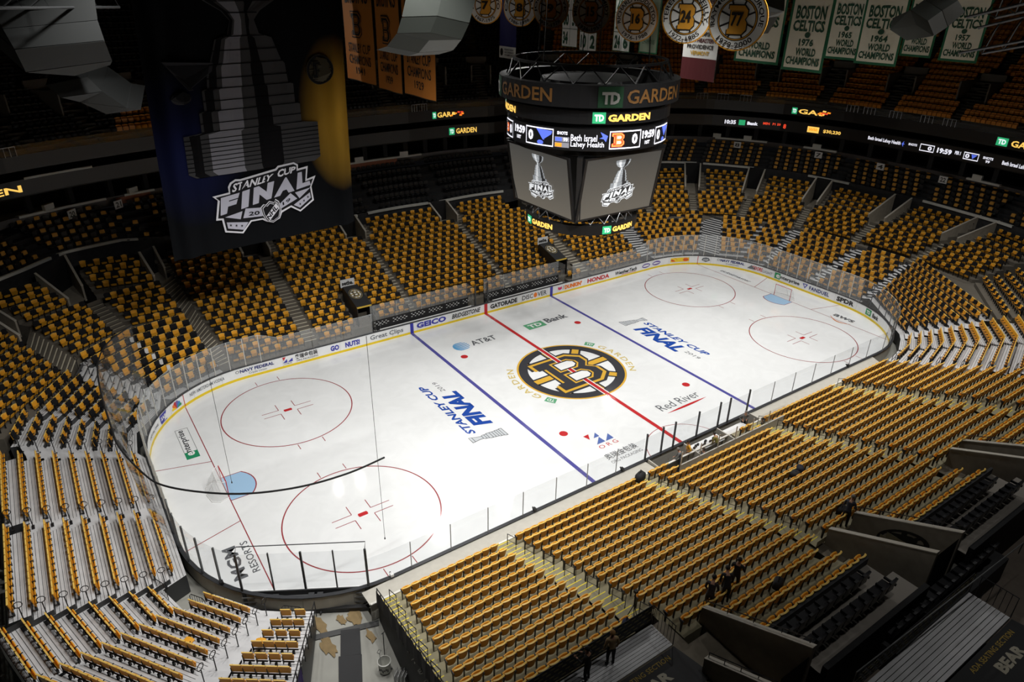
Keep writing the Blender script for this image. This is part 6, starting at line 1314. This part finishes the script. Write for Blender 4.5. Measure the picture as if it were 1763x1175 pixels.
# ------------------------------------------------------------ team benches and tunnels on the far side
BB = mat('bench_black', (.015, .015, .016), .6)
def bench(x0, x1, label):
    e = empty('team_bench', (x0, 13.1, 0), 0, label, 'bench'); W = x1 - x0
    MB().box((W / 2, .58, .12), (W, 1.1, .24)).build('bench_floor', BB, e)
    MB().box((W / 2, .72, .62), (W - .8, .28, .05)).build('bench_seat', WHITE, e)
    for i in range(6): MB().box((.5 + (W - 1) * i / 5, .72, .42), (.06, .22, .36)).build('leg', BB, e)
    MB().box((W / 2, .06, 1.09), (W - .6, .12, .05)).build('bench_top_rail', WHITE, e)
    MB().box((W / 2, 1.12, .85), (W, .06, 1.3)).build('back_panel', BB, e)
    m = MB()
    for i in range(int(W / .36)):
        if i % 5 == 4: continue
        for r in range(3): x = .3 + i * .36 + (.18 if r % 2 else 0); m.box((x, 1.085, 1.02 + r * .15), (.17 if r % 2 else .13, .012, .075 if r % 2 else .055))
    m.build('panel_marks', WHITE, e, kind='stuff')
    n = max(2, round(W / 2.2))
    for i in range(n):
        a, b = W * i / n + .02, W * (i + 1) / n - .02
        MB().poly([(a, 1.15, 1.5), (b, 1.15, 1.5), (b, 1.15, 2.95), (a, 1.15, 2.95)]).build('glass_pane', GLS, e)
        MB().box((a, 1.15, 2.2), (.03, .04, 1.5)).build('glass_post', POST, e)
    for x in (0, W): MB().poly([(x, .1, 1.1), (x, 1.15, 1.1), (x, 1.15, 2.9), (x, .1, 2.9)]).build('end_glass', GLS, e); MB().prism([(x, .1, .2), (x, .75, .2), (x, .75, .85), (x, .1, 1.1)], (.03, 0, 0)).build('end_board', WHITE, e)
bench(-11.0, -1.2, 'visitor bench with black marked back panel, left of the red line'); bench(.6, 9.6, 'home bench with black marked back panel, right of the red line')
for x in (-1.0, .35): MB().box((x, 13.2, 1.5), (.12, .12, 3.0)).build('bench_post', DGREY, None, 'dark post between the benches, %s the red line' % ('left of' if x < 0 else 'right of'), 'post')
def tunnel(x0, label_c, label_s):
    W = 1.35; k = MB(); e = empty('tunnel_cover', (x0, 14.3, 0), 0, label_c, 'cover')
    zs = lambda y: 2.9 + (y - 14.6) * .30
    MB().prism([(0, .3, zs(14.6)), (W, .3, zs(14.6)), (W, 3.2, zs(17.5)), (0, 3.2, zs(17.5))], (0, 0, .06)).build('cover_plate', BB, e)
    MB().box((W / 2, .28, zs(14.58) + .0), (W, .04, .14)).build('front_strip', mat('strip_yellow', S(206, 170, 60), .5), e)
    m = MB(); emblem_wheel(m, lambda x, y, q: (W / 2 + .55 * x, 2.0 + .68 * y, zs(16.3 + .68 * y) + .07 + .006 * q), 2, 1, 0, n=28); m.build('cover_emblem', [BB, mat('emblem_pale_gold', S(206, 184, 120), .6), WHITE], e)
    for x in (0, W): MB().prism([(x, .2, .1), (x, 3.4, .6), (x, 3.4, zs(17.7)), (x, .2, zs(14.5))], (.05, 0, 0)).build('side_panel', BB, e)
    MB().tube([(W + .3, -.6, 1.2), (W + .3, 3.0, 2.9)], .025, 5).tube([(W + .3, -.6, .4), (W + .3, -.6, 1.2)], .025, 5).build('tunnel_rail', STEEL, e)
    MB().poly([(0, 3.4, .3), (W, 3.4, .3), (W, 3.4, 3.7), (0, 3.4, 3.7)]).build('dark_end', INKY, e)
    s = empty('sponsor_sign', (x0 - .15, 17.6, 3.72), 0, label_s, 'sign'); MB().box((.65, 0, .38), (1.3, .06, .72)).build('sign_board', mat('sign_silver', S(200, 202, 204), .5), s)
    put_text(MB(), 'setba.', lambda u, v: (.12 + 1.08 * u, -.04, .2 + .38 * v), 0, .05).build('sign_lettering', BLACK, s)
tunnel(-12.05, 'black tunnel cover with wheel emblem beside the visitor bench', 'silver sponsor sign over the visitor tunnel'); tunnel(7.3 + 2.2, 'black tunnel cover with wheel emblem beside the home bench', 'silver sponsor sign over the home tunnel')
# ------------------------------------------------------------ penalty boxes and officials' table
pb = empty('penalty_box', (-4.5, -13.1, 0), 0, 'grey walled penalty box bay behind the near boards', 'booth')
MB().box((4.9, -1.5, .14), (9.8, 2.6, .28)).build('box_floor', BB, pb)
MB().box((4.9, -2.68, 1.2), (9.8, .08, 2.4)).build('back_wall', BOUT, pb)
for x in (0, 3.2, 6.4, 9.8): MB().box((x, -1.4, .6), (.08, 2.5, 1.2)).build('divider', BOUT, pb)
for a in range(6): MB().poly([(a * 1.63 + .03, -2.68, 2.42), (a * 1.63 + 1.6, -2.68, 2.42), (a * 1.63 + 1.6, -2.68, 3.3), (a * 1.63 + .03, -2.68, 3.3)]).build('glass_pane', GLN, pb); MB().box((a * 1.63, -2.68, 2.85), (.05, .05, 1.0)).build('glass_post', POST, pb)
for x0, x1, lab in ((3.4, 6.0, 'white officials table covered in black equipment'), (6.6, 8.6, 'bare white table in the far penalty box')):
    t = empty('officials_table', (x0 - 4.5, -13.9, 0), 0, lab, 'table'); MB().box(((x1 - x0) / 2, 0, 1.02), (x1 - x0, .75, .06)).build('tabletop', WHITE, t)
    for x in (.05, x1 - x0 - .05): MB().box((x, 0, .52), (.06, .6, .96)).build('leg', BB, t)
rq = random.Random(9)
for i in range(9):
    x, y = -1.0 + .24 * i, -13.75 - .3 * rq.random(); e = empty('control_unit', (x, y, 1.05), rq.random(), 'small black control unit, %s along the white officials table' % ORD[i], 'equipment', 'control units on the officials table')
    MB().box((0, 0, .05), (.18, .14, .1)).build('unit_body', BLACK, e); MB().box((0, -.02, .12), (.13, .02, .09)).build('unit_screen', DGREY, e)
MB().box((.3, -15.1, .5), (2.6, .4, .1)).build('penalty_bench', BB, None, 'black bench at the back of the penalty bay', 'bench')
# camera heads clamped on the boards and glass
for j, s_ in enumerate((-52.2 - 5.2, -66.3, -69.5 - 3.5, 62.0, -50.4 + 1.6)):
    x, y = BP(s_, .1); e = empty('board_camera', (x, y, 1.1), 0, 'small clamp camera on the near boards, %s from the gate end' % ORD[(1, 2, 3, 4, 0)[j]], 'camera', 'clamp cameras on the near boards')
    MB().box((0, 0, .12), (.16, .22, .14)).build('camera_body', BLACK if j else WHITE, e); MB().tube([(0, .1, .12), (0, .2, .12)], .05, 8).build('lens', DGREY, e)
# ------------------------------------------------------------ netting hem, hanging wires
HEM = [(-29.3, 8.9, 8.1), (-30.9, 7.1, 8.05), (-31.7, 4.6, 8.0), (-31.95, 1, 8), (-31.95, -3, 8), (-31.88, -4.9, 8.0), (-31.3, -7.6, 8), (-30.72, -9.04, 8.0), (-29.36, -10.51, 8.0), (-27.72, -11.69, 8.0), (-25.68, -12.47, 8.0), (-23.62, -12.71, 8.0), (-21.77, -12.53, 8.0)]
def smooth(P, k=5):
    o = []
    for i in range(len(P) - 1):
        p0, p1, p2, p3 = [Vector(P[max(0, min(len(P) - 1, i + j))]) for j in (-1, 0, 1, 2)]
        for q in range(k):
            t = q / k; o.append(tuple(.5 * ((2 * p1) + (p2 - p0) * t + (2 * p0 - 5 * p1 + 4 * p2 - p3) * t * t + (3 * p1 - p0 - 3 * p2 + p3) * t ** 3)))
    return o + [P[-1]]
nt0 = empty('safety_net', (0, 0, 0), 0, 'thin safety net with black hem cable around the near end', 'net')
MB().tube(smooth(HEM), .045, 6).build('hem_cable', BLACK, nt0)
NETC = glass_mat('safety_net', (.2, .2, .2), 4.75, .10, 1.01)
MB().grid([HEM[:7], [(x * .985 if abs(x) > 30 else x, y * .99, 3.45) for x, y, z in HEM[:7]]]).build('net_sheet', NETC, nt0)
for j, (x, y, z0, z1, lab) in enumerate(((-21.2, -10.2, .9, 13.2, 'long thin wire hanging over the near face-off circle'), (-26.88, -1.34, 1.3, 9.5, 'thin wire hanging beside the near goal'))):
    e = empty('hanging_wire', (x, y, z0), 0, lab, 'wire'); MB().tube([(0, 0, 0), (0, 0, z1 - z0)], .012, 4).build('wire', BLACK, e); MB().lathe([(.001, -.06), (.04, -.02), (.03, .08), (.001, .1)], n=8).build('weight', BLACK, e)
# ------------------------------------------------------------ people
SKIN, HAIR = mat('skin', S(198, 150, 124), .6), mat('hair_dark', (.02, .015, .012), .7)
def person(label, loc, rz, top, legs, lean=0.0, arms='down', sit=False, hair=HAIR, scale=1.0, held=None, turn=0.0):
    J = {}; E = []
    def add(n, p, r, par=None, m=1):
        J[n] = [Vector(p), r, m]
        if par: E.append((par, n, m))
    add('pelvis', (0, 0, .95), .135, None, 2); add('spine', (0, .005, 1.15), .125, 'pelvis', 1); add('chest', (0, -.005, 1.33), .145, 'spine', 1); add('neck', (0, .01, 1.485), .058, 'chest', 0); add('jaw', (0, .03, 1.57), .075, 'neck', 0); add('head', (0, .025, 1.665), .088, 'jaw', 0)
    for s, g in ((-1, 'l'), (1, 'r')):
        A = {'down': ((.25, -.01, 1.13), (.26, .09, .89), (.25, .12, .81)), 'fwd': ((.26, .08, 1.14), (.17, .32, 1.16), (.14, .41, 1.17)), 'hips': ((.36, -.06, 1.16), (.2, .08, 1.03), (.15, .12, 1.0)), 'table': ((.25, .14, 1.16), (.18, .36, 1.02), (.17, .45, 1.0))}[arms]
        add('sh' + g, (s * .19, 0, 1.415), .07, 'chest', 1)
        prev = 'sh' + g
        for nm, p, r, m in (('el', A[0], .05, 1), ('wr', A[1], .032, 1), ('ha', A[2], .036, 0)): add(nm + g, (s * p[0], p[1], p[2]), r, prev, m); prev = nm + g
        add('hip' + g, (s * .095, 0, .9), .10, 'pelvis', 2)
        if sit: K, An, To = (s * .13, .42, .9), (s * .14, .44, .48), (s * .15, .58, .43)
        else: K, An, To = (s * .11, .03, .50), (s * .115, -.02, .09), (s * .13, .14, .045)
        add('kn' + g, K, .068, 'hip' + g, 2); add('an' + g, An, .045, 'kn' + g, 2); add('to' + g, To, .042, 'an' + g, 3)
    if lean:
        c, s = math.cos(-lean), math.sin(-lean)
        for n, v in J.items():
            if n[:2] in ('sp', 'ch', 'ne', 'ja', 'he', 'sh', 'el', 'wr', 'ha'):
                y, z = v[0].y, v[0].z - .95; v[0] = Vector((v[0].x, y * c - z * s, .95 + y * s + z * c))
    names = list(J); me = bpy.data.meshes.new('p'); me.from_pydata([J[n][0] for n in names], [(names.index(a), names.index(b)) for a, b, _ in E], [])
    o = bpy.data.objects.new('p', me); COL.objects.link(o); md = o.modifiers.new('s', 'SKIN'); sb_ = o.modifiers.new('d', 'SUBSURF'); sb_.levels = 1; sb_.render_levels = 1
    for i, n in enumerate(names): me.skin_vertices[0].data[i].radius = (J[n][1], J[n][1] * (.75 if n in ('spine', 'chest', 'pelvis') else 1)); me.skin_vertices[0].data[i].use_root = n == 'pelvis'
    ev = o.evaluated_get(bpy.context.evaluated_depsgraph_get()); src = ev.to_mesh(); mb = MB(); mb.v = [tuple(v.co) for v in src.vertices]; cents = [(tuple(p.vertices), p.center.copy()) for p in src.polygons]
    bpy.data.objects.remove(o)
    segs = [(J[a][0], J[b][0], m) for a, b, m in E]
    for f, c in cents:
        best = min(segs, key=lambda s: (lambda d, t: (c - (s[0] + d * t)).length)(s[1] - s[0], max(0, min(1, (c - s[0]).dot(s[1] - s[0]) / max(1e-9, (s[1] - s[0]).length_squared)))))
        mb.f.append(f); mb.m.append(best[2])
    for g in 'lr':                                # fingers, nose
        h = J['ha' + g][0]; d = (h - J['wr' + g][0]).normalized(); sx = d.cross(Vector((0, 1, .2))).normalized()
        for i, L in enumerate((.07, .085, .08, .06)): b0 = h + d * .02 + sx * (.026 - .017 * i); mb.tube([b0, b0 + d * L * .55, b0 + d * L * .9 + Vector((0, .012, -.012))], [.009, .0085, .006], 5, 0)
        mb.tube([h + sx * .03, h + sx * .055 + d * .03, h + sx * .045 + d * .06], [.010, .009, .007], 5, 0)
    hd = J['head'][0]; fw = Vector((0, 1, 0)); mb.tube([hd + Vector((0, .075, .0)), hd + Vector((0, .105, -.03)), hd + Vector((0, .08, -.045))], [.008, .016, .01], 5, 0)
    for sx in (-.03, .03): mb.disc((0, 0, 0), .001, 3, 3); mb.tube([hd + Vector((sx, .075, .005)), hd + Vector((sx, .087, .005))], .009, 6, 3)
    for sx in (-.088, .088): mb.tube([hd + Vector((sx, -.005, -.03)), hd + Vector((sx * 1.08, -.01, .02))], .018, 5, 0)
    e = empty('person', loc, rz, label, 'person'); e.scale = (scale,) * 3
    mb.build('body', [SKIN, top, legs, mat('shoe_dark', (.015, .015, .015), .5)], e, smooth=True)
    hp = MB(); hp.grid([[tuple(hd + Vector((.1 * math.cos(a) * math.sin(b), -.008 + .108 * math.sin(a) * math.sin(b) - .01, .012 + .108 * math.cos(b)))) for a in [2 * PI * i / 12 for i in range(12)]] for b in (.05, .5, .95, 1.35, 1.75)], 0, True); hp.build('hair', hair, e, smooth=True)
    if sit: e.location.z -= .43
    if held:
        h = (J['hal'][0] + J['har'][0]) / 2 + Vector((0, .06, .02)); bx = MB(); bx.box(h, (.18, .12, .14)); bx.tube([h + Vector((0, .05, 0)), h + Vector((0, .22, 0))], .045, 8); bx.build('held_camera', BLACK, e) if held == 'part' else setp(bx.build('camera', BLACK), None)
    return e
CB, CN, CGy, CY = mat('clothes_black', (.015, .015, .017), .8), mat('clothes_navy', S(34, 38, 52), .8), mat('clothes_grey', S(112, 112, 112), .8), mat('clothes_gold', S(220, 160, 40), .8)
CO, CJ, CTan = mat('clothes_olive', S(124, 118, 52), .8), mat('clothes_denim', S(62, 68, 82), .8), mat('clothes_tan', S(178, 152, 112), .8)
HL = mat('hair_light', S(170, 128, 80), .7); HG = mat('hair_grey', S(120, 116, 112), .7)
person('person in grey jacket standing at the far end of the penalty bay', (4.2, -13.6, .28), D2R(160), CGy, CB, .15, 'hips', hair=HG)
person('person in dark clothes sitting in the far corner of the penalty bay', (5.0, -14.6, .28), D2R(20), CB, CB, .1, 'down', True)
person('person in olive jacket bending over the officials table', (.5, -14.5, .28), D2R(10), CO, CB, .5, 'table')
person('person in gold jersey and dark cap beside the officials table', (-1.7, -14.0, .28), D2R(60), CY, CB, .1, 'hips')
person('person in grey sweater leaning at the near end of the penalty bay', (-2.7, -14.3, .28), D2R(40), CGy, CJ, .35, 'table', hair=HG)
person('person in dark suit standing behind the penalty bay', (-1.9, -15.3, .55), D2R(10), CN, CN, 0, 'down')
person('person in checked dark coat bending at the end of a gold row', (-14.1, -25.75, 5.49), D2R(-60), mat('clothes_check', S(52, 46, 48), .8, var=.4, scale=14), CB, .5, 'table')
person('person in dark jacket stooping between the two others by the ramp', (-13.3, -25.9, 5.6), D2R(-40), CB, CB, .6, 'table')
person('person in long black coat standing tallest above the ramp', (-12.6, -25.75, 5.75), D2R(-70), CB, CB, .05, 'fwd')
person('person in black jacket standing on the silver deck, nearer the frame bottom', (-20.15, -25.5, 5.5), D2R(20), CB, CB, .1, 'fwd')
person('person in tan top and black skirt standing on the silver deck', (-19.0, -25.45, 5.5), D2R(-20), CTan, CB, .05, 'down', hair=HL)
person('person in grey jacket leaning with a camera by the emblem wall', (-5.0, -25.9, 5.49), D2R(-80), CJ, CB, .35, 'fwd', hair=HG, held='part')
# bags, jackets and loose things left on seats
def bag(label, loc, rz, c1, w=.5, d=.35, h=.4, strap=True):
    e = empty('bag', loc, rz, label, 'bag'); mb = MB()
    mb.grid([[(w / 2 * q * math.copysign(abs(math.cos(a)) ** .6, math.cos(a)), d / 2 * q * math.copysign(abs(math.sin(a)) ** .6, math.sin(a)), z) for a in [2 * PI * i / 14 for i in range(14)]] for z, q in ((0, .85), (.1 * h, 1), (.7 * h, .95), (.95 * h, .6), (h, .1))], 0, True); mb.build('bag_body', c1, e, smooth=True)
    if strap: MB().tube([(-w * .3, 0, h * .9), (0, .02, h * 1.35), (w * .3, 0, h * .9)], .018, 5).build('strap', BLACK, e)
    return e
bag('black bag with pale trim on the front row by the stairs', (-6.9, -14.9, 1.75), .3, CB, .8, .5, .55)
e = bag('dark blue backpack on the last seat before the silver deck', (-17.3, -24.5, 5.35), .5, mat('bag_blue', S(30, 38, 70), .8), .45, .4, .5)
bag('black jacket bundle thrown over seats in the middle of the block', (-2.1, -21.5, 4.25), .2, CB, .6, .5, .35, False); bag('dark coat bundle with white lining beside the black jacket', (-1.55, -21.4, 4.3), .7, CN, .55, .4, .38, False)
bag('black bag behind the last gold rows near the ramp', (-11.6, -27.0, 6.5), .4, CB, .6, .4, .4)
bag('dark camera bag beside the photographer', (-4.3, -25.3, 5.6), .4, CB, .7, .4, .35)
tp_ = empty('tripod', (-16.55, -24.1, 5.18), 0, 'black tripod folded upright beside the blue backpack', 'tripod')
MB().tube([(0, 0, .6), (0, 0, 1.35)], .03, 6).build('centre_column', BLACK, tp_)
for k in range(3): a = 2 * PI * k / 3; MB().tube([(0, 0, .7), (.2 * math.cos(a), .2 * math.sin(a), 0)], .02, 5).build('leg', BLACK, tp_)
MB().box((0, 0, 1.4), (.14, .14, .12)).build('tripod_head', BLACK, tp_)
for j, (k, n) in enumerate([(f, n) for f in ('J',) for n in range(2, 8)]):
    p = SEC['J2'].R(n); e = empty('paper_cup', (p[0] + .1, p[1] - .1, TZ(n) + .45), 0, 'white paper bag on the seat seam, %s from the ice in the curved bleacher' % ORD[j], 'bag', 'white paper bags along the bleacher seam')
    e.name = 'paper_bag'; MB().prism([(-.12, -.1, 0), (.12, -.1, 0), (.12, .1, 0), (-.12, .1, 0)], (0, 0, .36)).build('bag_body', WHITE, e)
# row numbers on the aisle treads
INK = mat('number_ink', (.04, .038, .03), .8)
for key, off_ in (('N2', -.62), ('N1', -.75)):
    for n in range(2, 14):
        if key == 'N1' and n > 11: continue
        p = SEC[key].L(n); st = MB(); w_ = .12 * len(str(n)) + .1
        put_text(st, str(n), lambda u, v: (p[0] + off_ - w_ + w_ * u, p[1] - .02 + .27 * v, TZ(n) + .008 + (.0)), 0, .02); o = st.build('row_number', INK, None); o.parent = bpy.data.objects['floor_terrace']
# ------------------------------------------------------------ arena lamps
